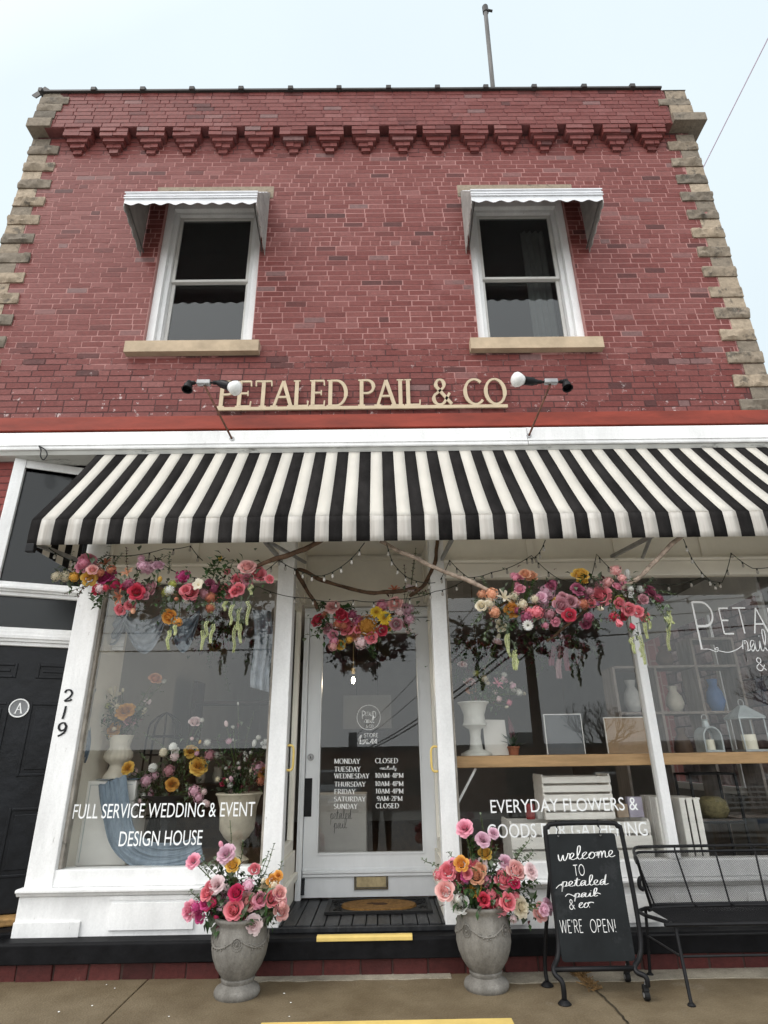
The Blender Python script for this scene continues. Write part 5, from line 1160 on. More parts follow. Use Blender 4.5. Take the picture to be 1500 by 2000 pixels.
def garland(label, lst, Y, branch, strands, sprigs, nleaf, bm=BARK, br=.014):
    xs = [at(px, py, Y) for px, py, *_ in lst]; c = sum(xs, Vector())/len(xs)
    t = thing('flower_garland', label, 'garland', c, 'flower garlands hanging under the awning'); fo = MB()
    key = sorted(xs, key=lambda p: p.x); spine = []
    for i in range(9):
        x = key[0].x+(key[-1].x-key[0].x)*i/8; near = sorted(xs, key=lambda p: abs(p.x-x))[:7]; spine.append(sum(near, Vector())/7+Vector((0, .05, 0)))
    b = MB(); b.tube(smoothpath(spine, 4), br*.8, 8)
    for path, y0, y1, r, mm in branch:
        n_ = len(path); pts = smoothpath([at(px, py, y0+(y1-y0)*i/(n_-1)) for i, (px, py) in enumerate(path)], 5)
        for i, p in enumerate(pts): p += Vector((NZ.noise(p*9), NZ.noise(p*9+Vector((5, 0, 0))), NZ.noise(p*9+Vector((0, 7, 0)))))*.012
        bb = MB(); bb.tube(pts, [r*(1+.25*NZ.noise(p*14)) for p in pts], 8); obj('branch', bb, mm, t, smooth=True)
    obj('branch', b, BARK, t, smooth=True)
    rs = random.Random(len(lst)); soft = [r_ for r_ in lst if r_[2] in ('rose', 'phlox', 'peony')]
    lst = lst+[(px+rs.uniform(-22, 22), py+rs.uniform(-16, 16), rs.choice(('phlox', 'rose', 'phlox', 'rose')), cl, rs.uniform(16, 23)) for px, py, sh, cl, di in rs.sample(soft, 8 if len(lst) < 30 else min(36, len(soft)))]
    for px, py, sh, cl, dia in lst:
        n_ = min(spine, key=lambda s: abs(s.x-at(px, py, Y).x)); blooms(t, [(px, py, sh, cl, dia)], Y, n_, .07, foliage=fo)
    add_leaves(fo, [Vector(s)+Vector((random.uniform(-.12, .12), 0, random.uniform(-.06, .06))) for s in spine for _ in range(6)]+xs, int(nleaf*1.1), .052, (.45, .40, .15), .055)
    for p0, p1, mi, lw in sprigs: a, q = at(*p0, Y), at(*p1, Y-.02); sprig(fo, a, q-a, (q-a).length, mi, lw, 9)
    obj('foliage', fo, LEAVES, t, recalc=False)
    for px, py, l in strands: strand(t, at(px, py, Y-.05), l)
    return t
garland('flower garland over the left display, yellow stock at its outer end', GL, -.60, [([(490, 1112), (540, 1093), (580, 1078), (612, 1064), (640, 1048)], -.58, -.74, .019, BARK)],
 [(335, 1212, .20), (345, 1212, .10), (405, 1195, .19), (418, 1200, .20), (455, 1160, .22), (470, 1165, .24), (463, 1190, .30), (486, 1150, .26), (398, 1212, .20), (440, 1165, .10), (472, 1200, .20), (490, 1130, .12), (415, 1170, .10)],
 [((220, 1110), (235, 1080), 1, .02), ((180, 1110), (200, 1075), 1, .022), ((250, 1120), (240, 1070), 2, .02), ((330, 1120), (335, 1080), 1, .026), ((300, 1110), (320, 1085), 1, .022), ((400, 1120), (432, 1092), 0, .045), ((390, 1130), (450, 1105), 0, .05), ((180, 1140), (125, 1150), 2, .018), ((170, 1140), (150, 1165), 2, .02), ((320, 1160), (325, 1195), 1, .024), ((330, 1160), (320, 1205), 1, .022), ((420, 1170), (385, 1190), 1, .026), ((150, 1128), (97, 1118), 1, .016), ((440, 1140), (430, 1170), 0, .05), ((200, 1150), (190, 1185), 0, .04)], 380)
garland('flower garland in the doorway on a driftwood hoop, golden yarrow in its middle', GC, .05, [([(622, 1195), (605, 1160), (590, 1135), (580, 1115), (600, 1118), (640, 1137), (690, 1152), (730, 1157), (775, 1155), (815, 1148)], .05, .0, .016, BARK), ([(800, 1165), (830, 1140), (848, 1105), (852, 1070), (853, 1035)], .03, -.06, .016, BARK)],
 [], [((640, 1200), (614, 1240), 0, .05), ((660, 1195), (685, 1185), 0, .05), ((800, 1160), (825, 1100), 2, .02), ((800, 1160), (812, 1075), 1, .02), ((810, 1160), (840, 1155), 1, .022), ((790, 1170), (790, 1105), 2, .02), ((800, 1200), (820, 1195), 1, .02), ((790, 1215), (800, 1240), 1, .022), ((720, 1250), (730, 1285), 0, .04), ((805, 1165), (848, 1140), 2, .018), ((740, 1240), (724, 1270), 0, .05), ((640, 1185), (625, 1180), 0, .04)], 200)
garland('flower garland over the right display between two pale driftwood branches', GR, -.60, [([(742, 1058), (780, 1075), (830, 1100), (890, 1125), (940, 1147), (975, 1160)], -.66, -.60, .016, BARKP), ([(1215, 1150), (1250, 1125), (1290, 1088), (1310, 1066), (1335, 1045)], -.60, -.73, .016, BARKP), ([(1145, 1190), (1115, 1215), (1090, 1235), (1070, 1250)], -.58, -.45, .009, BARK)],
 [(988, 1222, .19), (990, 1215, .24), (1002, 1250, .20), (1006, 1262, .16), (1230, 1228, .17), (1245, 1220, .22), (1248, 1240, .20), (1256, 1200, .17), (1300, 1190, .15), (1298, 1205, .23), (1306, 1180, .14), (1262, 1190, .14)],
 [((960, 1165), (940, 1130), 1, .032), ((955, 1170), (925, 1170), 1, .034), ((955, 1185), (925, 1215), 1, .034), ((965, 1200), (940, 1245), 1, .034), ((1255, 1150), (1275, 1130), 1, .026), ((1265, 1160), (1292, 1190), 0, .03), ((1275, 1165), (1300, 1210), 1, .026), ((1270, 1150), (1320, 1160), 1, .022), ((1030, 1170), (1036, 1130), 0, .03), ((1130, 1160), (1134, 1128), 0, .03), ((1180, 1150), (1160, 1130), 1, .026), ((1150, 1200), (1175, 1225), 1, .03), ((1235, 1160), (1235, 1135), 0, .04), ((1010, 1215), (990, 1235), 0, .03), ((980, 1200), (985, 1225), 1, .024)], 400)

# ================================================================== string lights
def light_string(path, label, Y0, Y1, nb):
    t = thing('string_light', label, 'string lights', at(*path[0], Y0), 'strings of small bulbs under the awning'); n_ = len(path)
    ctrl = [at(px, py, Y0+(Y1-Y0)*i/(n_-1)) for i, (px, py) in enumerate(path)]; pts = []
    for a, b in zip(ctrl[:-1], ctrl[1:]):
        s = .10*(b-a).length
        for k in range(8): f = k/8; pts.append(a.lerp(b, f)-Vector((0, 0, 4*s*f*(1-f)*.6)))
    pts.append(ctrl[-1])
    w = MB(); w.tube(pts, .0032, 5); obj('wire', w, GREENW, t)
    if 'B' not in FM:
        b = MB(); b.cm = 0; b.tube([(0, 0, .0), (0, 0, -.016)], .006, 6); b.cm = 1; b.tube([(0, 0, -.016), (0, 0, -.022), (0, 0, -.034), (0, 0, -.044), (0, 0, -.048)], [.005, .008, .0105, .008, .002], 8)
        FM['B'] = mesh_of('small_bulb', b, [GREENW, BULBS], smooth=True)
    for k in range(nb):
        p = pts[int((k+.5)/nb*(len(pts)-1))]; inst('small_bulb', FM['B'], t, p)
light_string([(505, 1122), (545, 1093), (580, 1112), (628, 1125), (672, 1103), (712, 1060)], 'string of small bulbs swagged across the top of the doorway', -.30, -.70, 12)
light_string([(300, 1085), (330, 1110), (380, 1128), (505, 1146), (600, 1168), (690, 1172), (770, 1170), (850, 1155), (905, 1135)], 'long low string of small bulbs crossing in front of the doorway garland', -.12, -.10, 18)
light_string([(755, 1062), (768, 1100), (800, 1130), (850, 1138)], 'short string of small bulbs beside the hoop branch', -.68, -.2, 6)
light_string([(860, 1132), (878, 1094), (915, 1128), (960, 1118), (1038, 1085), (1090, 1130), (1150, 1140), (1165, 1082), (1210, 1125), (1280, 1142)], 'zigzag string of small bulbs above the right flower garland', -.06, -.08, 22)
light_string([(1035, 1090), (1065, 1055)], 'short slanting string of small bulbs by the awning edge over the crates', -.08, -.74, 4)
light_string([(1282, 1142), (1370, 1128), (1410, 1138), (1428, 1080), (1470, 1110), (1530, 1100)], 'string of small bulbs over the glass with the big P', -.08, -.08, 9)
light_string([(1335, 1053), (1352, 1092), (1385, 1132), (1400, 1140)], 'short string of small bulbs hanging from the awning over the big P', -.72, -.1, 5)
light_string([(95, 1070), (150, 1098), (210, 1085), (320, 1072), (372, 1066), (396, 1095)], 'string of small bulbs behind the yellow stock of the left garland', -.6, -.3, 8)

# ================================================================== board on castors
YB = -.50
bf = (atz(1102, 1962), atz(1068, 1926), atz(1268, 1955), atz(1230, 1918))
AB = thing('sandwich_board', 'black metal frame stand holding a chalked welcome board', 'sign', ((bf[0].x+bf[2].x)/2, -.5, 0))
f = MB(); zt = .885; yt = -.50; xl, xr = at(1068, 1650, yt).x+.003, at(1216, 1650, yt).x
zc = at(1160, 1887, -.55).z
yF, yBk = bf[0].y, bf[1].y
pts = [(bf[0].x+.004, yF, .02), (bf[0].x+.002, yF+.0, .10), (bf[0].x-.03, yF+.045, zc), (xl+.0, -.53, zc+.12), (xl-.004, yt, zt-.08), (xl+.015, yt, zt-.02), (xl+.07, yt, zt)]
pr_ = [(bf[2].x-.005, yF, .075), (bf[2].x-.01, yF+.0, .12), (bf[2].x-.05, yF+.045, zc), (xr+.015, -.53, zc+.12), (xr+.006, yt, zt-.08), (xr-.015, yt, zt-.02), (xr-.07, yt, zt)]
f.tube(smoothpath(pts+pr_[::-1], 5), .0145, 10)
f.tube([(pts[2][0], pts[2][1], zc), (pr_[2][0], pr_[2][1], zc)], .013, 10)
# rear leg frame, hinged at the top
f.tube(smoothpath([(bf[1].x+.004, yBk, .02), (bf[1].x+.01, yBk, .18), (xl+.03, yt+.03, zt-.16)], 5), .012, 8); f.tube(smoothpath([(bf[3].x-.005, yBk, .065), (bf[3].x-.01, yBk, .18), (xr-.03, yt+.03, zt-.16)], 5), .012, 8)
f.tube([(xl+.03, yt+.03, zt-.16), (xr-.03, yt+.03, zt-.16)], .010, 8)
obj('frame', f, METK, AB, smooth=True)
for p, h in ((bf[0], .02), (bf[1], .02)):
    o = MB(); o.lathe([(.036, 0), (.038, .004), (.030, .012), (.018, .022), (.0001, .024)], (p.x+.003, p.y, 0), 18); obj('foot', o, METK, AB)
for p in (bf[2], bf[3]):
    o = MB(); o.tube([(p.x-.024, p.y, .027), (p.x+.002, p.y, .027)], .026, 18); o.cm = 1; o.tube([(p.x-.027, p.y, .027), (p.x-.0245, p.y, .027)], .012, 12); o.cm = 0; o.prism([(p.y-.02, .05), (p.y+.02, .05), (p.y+.012, .075), (p.y-.012, .075)], 'x', p.x-.026, p.x+.004); o.cm = 1; o.tube([(p.x-.006, p.y, .074), (p.x-.006, p.y, .09)], .008, 8)
    obj('caster', o, [RUBBER, METG], AB)
# hanging board, leaning forward a little at the foot
T0, T1, B0, B1 = at(1072, 1628, -.505), at(1206, 1628, -.505), at(1092, 1879, -.555), at(1234, 1878, -.555)
zT, zB = (T0.z+T1.z)/2, (B0.z+B1.z)/2; bx0, bx1 = (T0.x+B0.x)/2+.003, (T1.x+B1.x)/2+.004
def bd(u, v, l=0):       # u,v in 0..1 from lower left, l towards the street
    return Vector((bx0+(bx1-bx0)*u, -.553+(.048)*v-l, zB+(zT-zB)*v))
o = MB(); c = .045; cz = c*(bx1-bx0)/(zT-zB); ring = []
for cx, cy, a in ((1-c, 1-cz, 0), (c, 1-cz, 90), (c, cz, 180), (1-c, cz, 270)): ring += [(cx+c*math.cos(rad(a+i*15)), cy+cz*math.sin(rad(a+i*15))) for i in range(7)]
n_ = len(ring); o.add([bd(u, v, 0) for u, v in ring]+[bd(u, v, -.008) for u, v in ring], [tuple(range(n_)), tuple(range(2*n_-1, n_-1, -1))]+[(i, (i+1) % n_, n_+(i+1) % n_, n_+i) for i in range(n_)])
brd = obj('chalkboard', o, SLATE, AB)
mb = MB(); asp = (bx1-bx0)/(zT-zB)
def BP(px, py):      # board pixel -> (u, v)
    v = ray(px, py); nb = Vector((0, -(zT-zB), .048)).normalized(); c = Vector((0, -CAM_D, CAM_H)); p0 = bd(0, 0)
    t = (p0-c).dot(nb)/v.dot(nb); p = c+v*t; return (p.x-bx0)/(bx1-bx0), (p.z-zB)/(zT-zB)
def script(s, p0, p1, xh, w=.13):
    a, b = BP(*p0), BP(*p1); hv = BP(p0[0], p0[1]-xh)[1]-a[1]
    wd = cursive(MB(), s, lambda x, y, l: (x, l, y)); sx = (b[0]-a[0])/wd
    cursive(mb, s, lambda x, y, l: bd(a[0]+x*sx+y*.012, a[1]+(b[1]-a[1])*x/wd+y*hv, .0012+l), w)
def caps(s, p0, p1, ch, t=.09):
    a, b = BP(*p0), BP(*p1); hv = BP(p0[0], p0[1]-ch)[1]-a[1]; wd = skel_text(MB(), s, lambda x, y, l: (x, l, y)); sx = (b[0]-a[0])/wd
    skel_text(mb, s, lambda x, y, l: bd(a[0]+x*sx, a[1]+(b[1]-a[1])*x/wd+y*hv, .0012+l), t=t)
script('welcome', (1090, 1681), (1201, 1673), 13, .085); caps('TO', (1121, 1711), (1143, 1709), 21, .08)
def flick(*pp):
    q = smoothpath([(*BP(*p), 0) for p in pp], 5); ribbon(mb, [(p.x, p.y) for p in q], lambda d: .006, lambda x, y, l: bd(x, y, .0009), 0)
script('petaled', (1096, 1732), (1188, 1727), 10, .095); flick((1086, 1735), (1092, 1729), (1099, 1726));
script('pail', (1121, 1753), (1167, 1750), 8, .11); flick((1104, 1751), (1110, 1746), (1121, 1750)); flick((1160, 1749), (1166, 1744), (1173, 1746))
caps('&', (1112, 1776), (1124, 1776), 19, .08); script('co', (1130, 1773), (1152, 1772), 10, .105); flick((1148, 1763), (1155, 1762), (1160, 1763)); flick((1151, 1771), (1152, 1772))
caps("WE'RE", (1095, 1822), (1140, 1821), 25, .07); caps('OPEN!', (1154, 1821), (1205, 1820), 25, .07)
obj('lettering', mb, CHALK, brd, recalc=False)
for u, pxx in ((.16, 1098), (.78, 1173)):
    a = bd(u, .985, .004); top = Vector((a.x-.002, yt, zt)); o = MB()
    o.tube([top+Vector((.0, .017*math.cos(t*PI/8), -.002+.019*math.sin(t*PI/8))) for t in range(16)], .0035, 6, closed=True)
    o.tube(smoothpath([top+Vector((0, -.004, -.018)), top+Vector((.007, -.006, -.034)), a+Vector((-.004, -.006, .02)), a+Vector((0, -.006, 0))], 4), .003, 6); o.cm = 1; o.ball(a+Vector((0, -.003, 0)), .006, 8, 5)
    obj('hook', o, [METK, METG], AB)

# ================================================================== bench
bL, bR = 1.70, 2.86; yf, yb = -.62, -.22; zs = at(1318, 1806, yf).z; ztp = at(1290, 1660, -.19).z
BN = thing('mesh_bench', 'black expanded metal garden bench with curved back', 'bench', ((bL+bR)/2, (yf+yb)/2, 0))
legs = [((bL+.02, yf+.03, zs), atz(1351, 1965)), ((bL+.0, yb, zs), atz(1270, 1905)), ((bR-.02, yf+.03, zs), Vector((bR, -.69, 0))), ((bR, yb, zs), Vector((bR, -.2, 0)))]
for a, b in legs:
    o = MB(); b = Vector(b); o.tube([a, (b.x, b.y, .006)], .0105, 8); o.lathe([(.022, 0), (.022, .006), (.014, .014), (.0001, .016)], (b.x, b.y, 0), 12); obj('leg', o, METK, BN)
o = MB()
for (a, b), (c, d) in ((legs[0], legs[2]), (legs[1], legs[3])):
    p = Vector(a).lerp(Vector(b), .42); q = Vector(c).lerp(Vector(d), .42); o.tube([p, q], .0065, 6)
for s in (0, 2):
    p = Vector(legs[s][0]).lerp(Vector(legs[s][1]), .42); q = Vector(legs[s+1][0]).lerp(Vector(legs[s+1][1]), .42); o.tube([p, q], .0065, 6)
obj('stretcher', o, METK, BN)
def lattice(mb, P, W_, H_, cw, chh, r=.0016, nu=None):
    nu = int(W_/cw); nv = max(3, int(H_/chh))
    for s in (1, -1):
        for k in range(-nv, nu+1):
            pts = []
            for j in range(nv+1):
                i = k+j if s > 0 else k+nv-j
                if 0 <= i <= nu: pts.append(P(i/nu, j/nv))
            if len(pts) > 1: mb.tube(pts, r, 3, cap=False)
o = MB(); lattice(o, lambda u, v: Vector((bL+.01+(bR-bL-.02)*u, yf+.02+(yb-yf-.03)*v, zs-.006*math.sin(PI*v)*math.sin(PI*u)+.002)), bR-bL, yb-yf, .019, .0105, .0011)
obj('seat_mesh', o, METK, BN)
o = MB(); o.tube(smoothpath([(bL, yf+.03, zs), (bL+.03, yf, zs), (bR-.03, yf, zs), (bR, yf+.03, zs), (bR, yb, zs), (bL, yb, zs)], 4, closed=True), .0115, 8, closed=True)
obj('seat_frame', o, METK, BN)
# back: wraps forward at both ends, open band under the top rail
zb0 = at(1300, 1768, -.2).z
def bk(u, v):
    u2 = 2*u-1; e_ = max(0, (abs(u2)-.78)/.22); x = (bL+bR)/2+u2*((bR-bL)/2-.0+.075*v*1.0)-(.03*e_*e_*(1 if u2 > 0 else -1))
    y = yb+.05+.06*v-.20*e_**2*(.35+.65*v)
    return Vector((x, y, zb0+(ztp-.022-zb0)*v-.035*e_**2*v))
o = MB(); lattice(o, lambda u, v: bk(u, v), bR-bL+.15, ztp-zb0, .0165, .0088, .0010); obj('back_mesh', o, METK, BN)
o = MB(); n_ = 40
o.tube([bk(i/n_, 0) for i in range(n_+1)], .0085, 7); o.tube([bk(i/n_, 1) for i in range(n_+1)], .0085, 7)
tr_ = [bk(i/n_, 1)+Vector((0, .0, .032)) for i in range(n_+1)]; o.tube(tr_, .0095, 8)
for s, i in ((0, 0), (1, n_)):
    a = bk(s, 0); b = Vector((bL if s == 0 else bR, yb-.05, zs)); o.tube(smoothpath([tr_[i], bk(s, .98)+Vector((0, -.02, .012)), bk(s, .5)+Vector((0, -.004, 0)), a, b], 5), .010, 8)
for u in (.06, .29, .5, .71, .94):
    o.tube([bk(u, 0)+Vector((0, .0, 0)), bk(u, 1), bk(u, 1)+Vector((0, 0, .032))], .0058, 6); p = bk(u, 0); o.tube([p, (p.x+.012, yb+.005, zs)], .0065, 6)
obj('back_frame', o, METK, BN)
o = MB(); c = bk(0, .55)+Vector((-.008, -.01, 0)); o.tube(smoothpath([c+Vector((0, 0, .03)), c+Vector((-.018, 0, .02)), c+Vector((-.022, 0, -.02)), c+Vector((0, 0, -.035))], 4), .014, 8); obj('arm_scroll', o, METK, BN, smooth=True)
# door mat
m0, m1 = atz(633, 1786, .255), atz(846, 1783, .255); yb_ = DY-.06
DM = thing('door_mat', 'black rubber doormat with a brown coir oval in the porch', 'doormat', ((m0.x+m1.x)/2, .5, .254))
o = MB(); yb0 = m0.y; xa, xb = m0.x, m1.x
for (a, b, c, d) in ((xa, xb, yb0, yb0+.03), (xa, xb, yb_-.03, yb_), (xa, xa+.03, yb0+.03, yb_-.03), (xb-.03, xb, yb0+.03, yb_-.03)): o.box(a, b, c, d, .252, .268)
o.box(xa+.03, xb-.03, yb0+.03, yb_-.03, .252, .258)
cx, cy = (xa+xb)/2, (yb0+yb_)/2
for k in range(46):
    s = random.choice((-1, 1)); x = cx+s*random.uniform(.27, .42); y = random.uniform(yb0+.05, yb_-.05); r = random.uniform(.015, .03)
    if abs(x-cx) < (xb-xa)/2-.05: o.tube([(x+r*math.cos(t*PI/5), y+r*math.sin(t*PI/5), .260) for t in range(8)], .006, 5)
obj('rubber_frame', o, RUBBER, DM)
o = MB(); n_ = 40; rx, ry = .285, (yb_-yb0)/2-.045
o.add([(cx+rx*math.cos(2*PI*i/n_), cy+ry*math.sin(2*PI*i/n_), .258) for i in range(n_)]+[(cx+rx*.97*math.cos(2*PI*i/n_), cy+ry*.97*math.sin(2*PI*i/n_), .272) for i in range(n_)], [tuple(range(n_, 2*n_))]+[(i, (i+1) % n_, n_+(i+1) % n_, n_+i) for i in range(n_)])
obj('coir_pad', o, COIR, DM)
o = MB(); o.ball((cx+.01, cy, .272), .06, 10, 4, (1, .7, .06)); o.ball((cx-.05, cy+.02, .272), .04, 8, 4, (1.2, .6, .06)); obj('printed_motif', o, mat('dark_print', (.05, .025, .012, 1), .95), DM)

# ================================================================== window displays
def lathe_thing(mb, prof, x, y, z, n=28, flute=None): mb.lathe([(r, z+h) for r, h in prof], (x, y, 0), n, flute)
# left: pedestal, cloth, urns
YD = .42
pc0, pc1 = at(150, 1690, YD-.13), at(237, 1690, YD-.13); ptz = at(215, 1524, YD-.15).z
px0, px1 = at(166, 1560, YD-.13).x, at(262, 1560, YD-.13).x
PD = thing('display_pedestal', 'white painted box pedestal under a blue cloth in the left window', 'pedestal', ((px0+px1)/2, YD, .575))
o = MB(); o.box(px0, px1, YD-.13, YD+.17, .576, ptz-.001); obj('box', o, mat('pedestal_paint', (.80, .80, .77, 1), .5, .03, 4), PD, bevel=.008)
o = MB()
for a, b, c, d in ((px0+.025, px1-.025, ptz-.035, ptz-.030), (px0+.025, px0+.03, .60, ptz-.035)): o.box(a, b, YD-.1335, YD-.1305, c, d)
obj('trim_line', o, mat('trim_grey', (.5, .55, .56, 1), .5), PD)
def cloth(name, label, cat, fn, nu, nv, m, grp=None):
    mb = MB(); mb.grid(fn, nu, nv); o = obj(name, mb, m, smooth=True, loc=fn(.5, 0)); s = o.modifiers.new('thick', 'SOLIDIFY'); s.thickness = .003; tag(o, label, cat, grp); return o
def drape(u, v):
    p = [at(*q, YD-.17-.03*k) for k, q in enumerate(((222, 1523), (230, 1580), (245, 1640), (290, 1672), (350, 1672), (395, 1655)))]
    P_ = smoothpath(p, 6); i = v*(len(P_)-1); k = min(int(i), len(P_)-2); c = P_[k].lerp(P_[k+1], i-k); d = (P_[k+1]-P_[k]).normalized()
    n = Vector((d.z, 0, -d.x)); w = .22*(1-.25*v)*(1 if v < .5 else 1)
    return c+n*(u-.5)*w*(-1)+Vector((0, -.026*NZ.noise(Vector((u*7+v*1.5, v*1.3, 0)))-.016*NZ.noise(Vector((u*19, v*3, 4)))-.02, .006*math.sin(u*23+v*5)))
cloth('blue_cloth', 'blue gauze cloth flowing from the pedestal down to the window sill', 'cloth', drape, 44, 36, CLOTH)
def cap_(u, v):
    x = px0+.07+(px1-px0-.05)*u; y = YD-.15+.28*v; return Vector((x, y, ptz+.004+.004*math.sin(u*20+v*6)))
cloth('blue_runner', 'blue gauze lying flat on top of the white pedestal', 'cloth', cap_, 20, 8, CLOTH)
cloth('side_drape', 'blue gauze hanging beside the house number post behind the glass', 'cloth', lambda u, v: at(150+22*u-6*math.sin(v*6)+(1-v)*16-v*6, 1345+145*v, .16+.02*math.sin(u*12+v*5)), 10, 16, CLOTH)
uz0 = ptz+.006; sc_u = at(228, 1436, YD-.03).z-uz0
UX = at(228, 1500, YD-.02).x
CU = thing('fluted_urn', 'small cream urn with a fluted belly on the pedestal', 'vase', (UX, YD-.02, uz0))
k = sc_u
o = MB(); lathe_thing(o, [(.30*k, 0), (.31*k, .03*k), (.28*k, .08*k), (.20*k, .20*k), (.17*k, .30*k), (.18*k, .34*k), (.27*k, .40*k), (.325*k, .50*k), (.31*k, .60*k), (.24*k, .68*k), (.235*k, .74*k), (.27*k, .90*k), (.30*k, 1.0*k), (.28*k, 1.0*k), (.24*k, .85*k), (.0001, .80*k)], UX, YD-.02, uz0, 64, (5, 9, 20, .07)); obj('body', o, CERAM, CU, smooth=True, auto=60)
def indoor(label, lst, Y, base, nleaf, sprigs=(), mix=(.5, .42, .08), spread=.05):
    b = thing('flower_arrangement', label, 'flowers', base, 'flower arrangements in the windows'); fo = MB(); c = Vector(base)
    rs = random.Random(len(lst)+3); low = [r_ for r_ in lst if r_[2] in ('phlox', 'rose', 'peony', 'bud')]
    lst = list(lst)+[(px+rs.uniform(-20, 20), py+rs.uniform(-14, 14), rs.choice(('phlox', 'phlox', 'bud')), rs.choice(('white', 'pale', 'lilac', 'cream')), rs.uniform(7, 15)) for px, py, sh, cl, di in rs.sample(low, min(12, len(low)))]
    blooms(b, lst, Y, c, spread, foliage=fo, facing=.5)
    pts = [at(px, py, Y) for px, py, *_ in lst]
    if nleaf: add_leaves(fo, [c.lerp(p, random.uniform(.3, .95)) for p in pts for _ in range(3)], nleaf, .05, mix, .035)
    for p0, p1, mi, lw in sprigs: a, q = at(*p0, Y), at(*p1, Y); sprig(fo, a, q-a, (q-a).length, mi, lw, 8)
    obj('foliage', fo, LEAVES, b, recalc=False); return b
indoor('arrangement with calla, yellow tulips and orange peonies in the fluted urn', [(222, 1360, 'calla', 'cream', 22), (240, 1349, 'bud', 'cream', 8), (200, 1367, 'anemone', 'white', 26), (246, 1390, 'peony', 'gold', 36), (168, 1399, 'tulip', 'cream', 16), (200, 1406, 'tulip', 'mauve', 20), (280, 1391, 'tulip', 'cream', 18), (223, 1425, 'peony', 'gold', 30), (288, 1372, 'anemone', 'pale', 16), (212, 1378, 'phlox', 'green', 16), (254, 1408, 'rose', 'mauve', 22), (303, 1326, 'rose', 'peach', 24)], YD-.06, (UX, YD-.02, uz0+k*.95), 260, [((222, 1420), (215, 1380), 0, .05), ((240, 1420), (278, 1395), 0, .05), ((200, 1420), (172, 1403), 0, .05), ((260, 1400), (300, 1350), 1, .03), ((280, 1430), (330, 1470), 1, .03)])
# dark footed trough with flowers
tz = at(325, 1552, YD+.05).z; tx = at(328, 1550, YD+.05).x; tb = .576
TR = thing('footed_bowl', 'black iron footed bowl holding pale roses and eucalyptus', 'bowl', (tx, YD+.05, tb)); h_ = tz-tb
o = MB(); lathe_thing(o, [(.11, 0), (.11, .015), (.05, .05), (.035, .12), (.03, h_*.55), (.05, h_*.66), (.11, h_*.80), (.15, h_*.94), (.205, h_*.985), (.21, h_), (.19, h_), (.0001, h_*.9)], tx, YD+.05, tb, 32); obj('body', o, mat('dark_iron', (.035, .037, .04, 1), .45, .2, 8), TR, smooth=True, auto=50)
indoor('low arrangement of white pompoms, yellow roses and eucalyptus in the black bowl', [(320, 1470, 'button', 'cream', 18), (338, 1459, 'button', 'white', 17), (343, 1468, 'button', 'white', 18), (341, 1478, 'button', 'pale', 18), (299, 1500, 'button', 'white', 18), (373, 1468, 'peony', 'yellow', 28), (388, 1497, 'peony', 'yellow', 36), (390, 1450, 'bud', 'yellow', 8), (250, 1500, 'peony', 'yellow', 26), (262, 1508, 'phlox', 'pale', 18), (330, 1505, 'phlox', 'mauve', 26), (336, 1532, 'peony', 'gold', 26), (286, 1525, 'phlox', 'lilac', 26), (302, 1516, 'phlox', 'lilac', 20), (292, 1550, 'phlox', 'lilac', 22), (380, 1545, 'phlox', 'lilac', 26), (388, 1558, 'phlox', 'lilac', 22), (276, 1562, 'phlox', 'white', 16), (405, 1570, 'phlox', 'pale', 14), (405, 1450, 'phlox', 'white', 16), (410, 1475, 'phlox', 'mauve', 24), (381, 1410, 'rose', 'pale', 22)], YD-.08, (tx, YD+.05, tz-.02), 620, [((270, 1520), (248, 1560), 1, .04), ((275, 1530), (255, 1550), 1, .04), ((290, 1490), (270, 1470), 1, .03), ((360, 1530), (395, 1540), 1, .03), ((310, 1540), (330, 1500), 1, .03), ((270, 1540), (262, 1585), 1, .045)])
# big cream goblet urn with flowers
gx = at(464, 1600, YD-.08).x; gy = YD-.08; gz = at(464, 1550, gy-.14).z; gb = .576; h_ = gz-gb
GU = thing('goblet_urn', 'large aged cream goblet urn behind the glass near the doorway', 'vase', (gx, gy, gb))
o = MB(); lathe_thing(o, [(.10, 0), (.105, .02), (.06, .05), (.04, .09), (.045, .13), (.09, .17), (.125, .22), (.135, h_*.62), (.14, h_*.78), (.165, h_*.95), (.18, h_*.98), (.175, h_), (.15, h_), (.0001, h_*.9)], gx, gy, gb, 40, (4, 6, 22, .04)); obj('body', o, mat('aged_cream', (.55, .50, .40, 1), .6, .14, 5, .2, 25), GU, smooth=True, auto=60)
indoor('loose arrangement of tiny white and pink flowers in the goblet urn', [(470, 1515, 'bud', 'pink', 9), (495, 1516, 'bud', 'pink', 9), (437, 1528, 'rose', 'hot', 16), (450, 1533, 'phlox', 'white', 14), (505, 1498, 'peony', 'mauve', 26), (515, 1510, 'peony', 'gold', 26), (520, 1455, 'anemone', 'white', 24), (505, 1440, 'phlox', 'white', 12), (478, 1470, 'phlox', 'white', 9), (455, 1420, 'phlox', 'white', 9), (432, 1472, 'phlox', 'white', 9), (466, 1490, 'phlox', 'white', 10), (490, 1470, 'phlox', 'white', 9), (441, 1500, 'phlox', 'white', 8), (425, 1522, 'phlox', 'cream', 12), (480, 1500, 'phlox', 'white', 9), (465, 1375, 'bud', 'white', 6), (510, 1525, 'phlox', 'terra', 20), (456, 1445, 'phlox', 'white', 8), (500, 1485, 'phlox', 'white', 9)], gy-.04, (gx, gy, gz-.01), 480, [((440, 1530), (430, 1440), 0, .04), ((470, 1530), (465, 1390), 1, .03), ((490, 1530), (500, 1440), 0, .035), ((480, 1530), (520, 1460), 0, .035)], (.55, .25, .2))
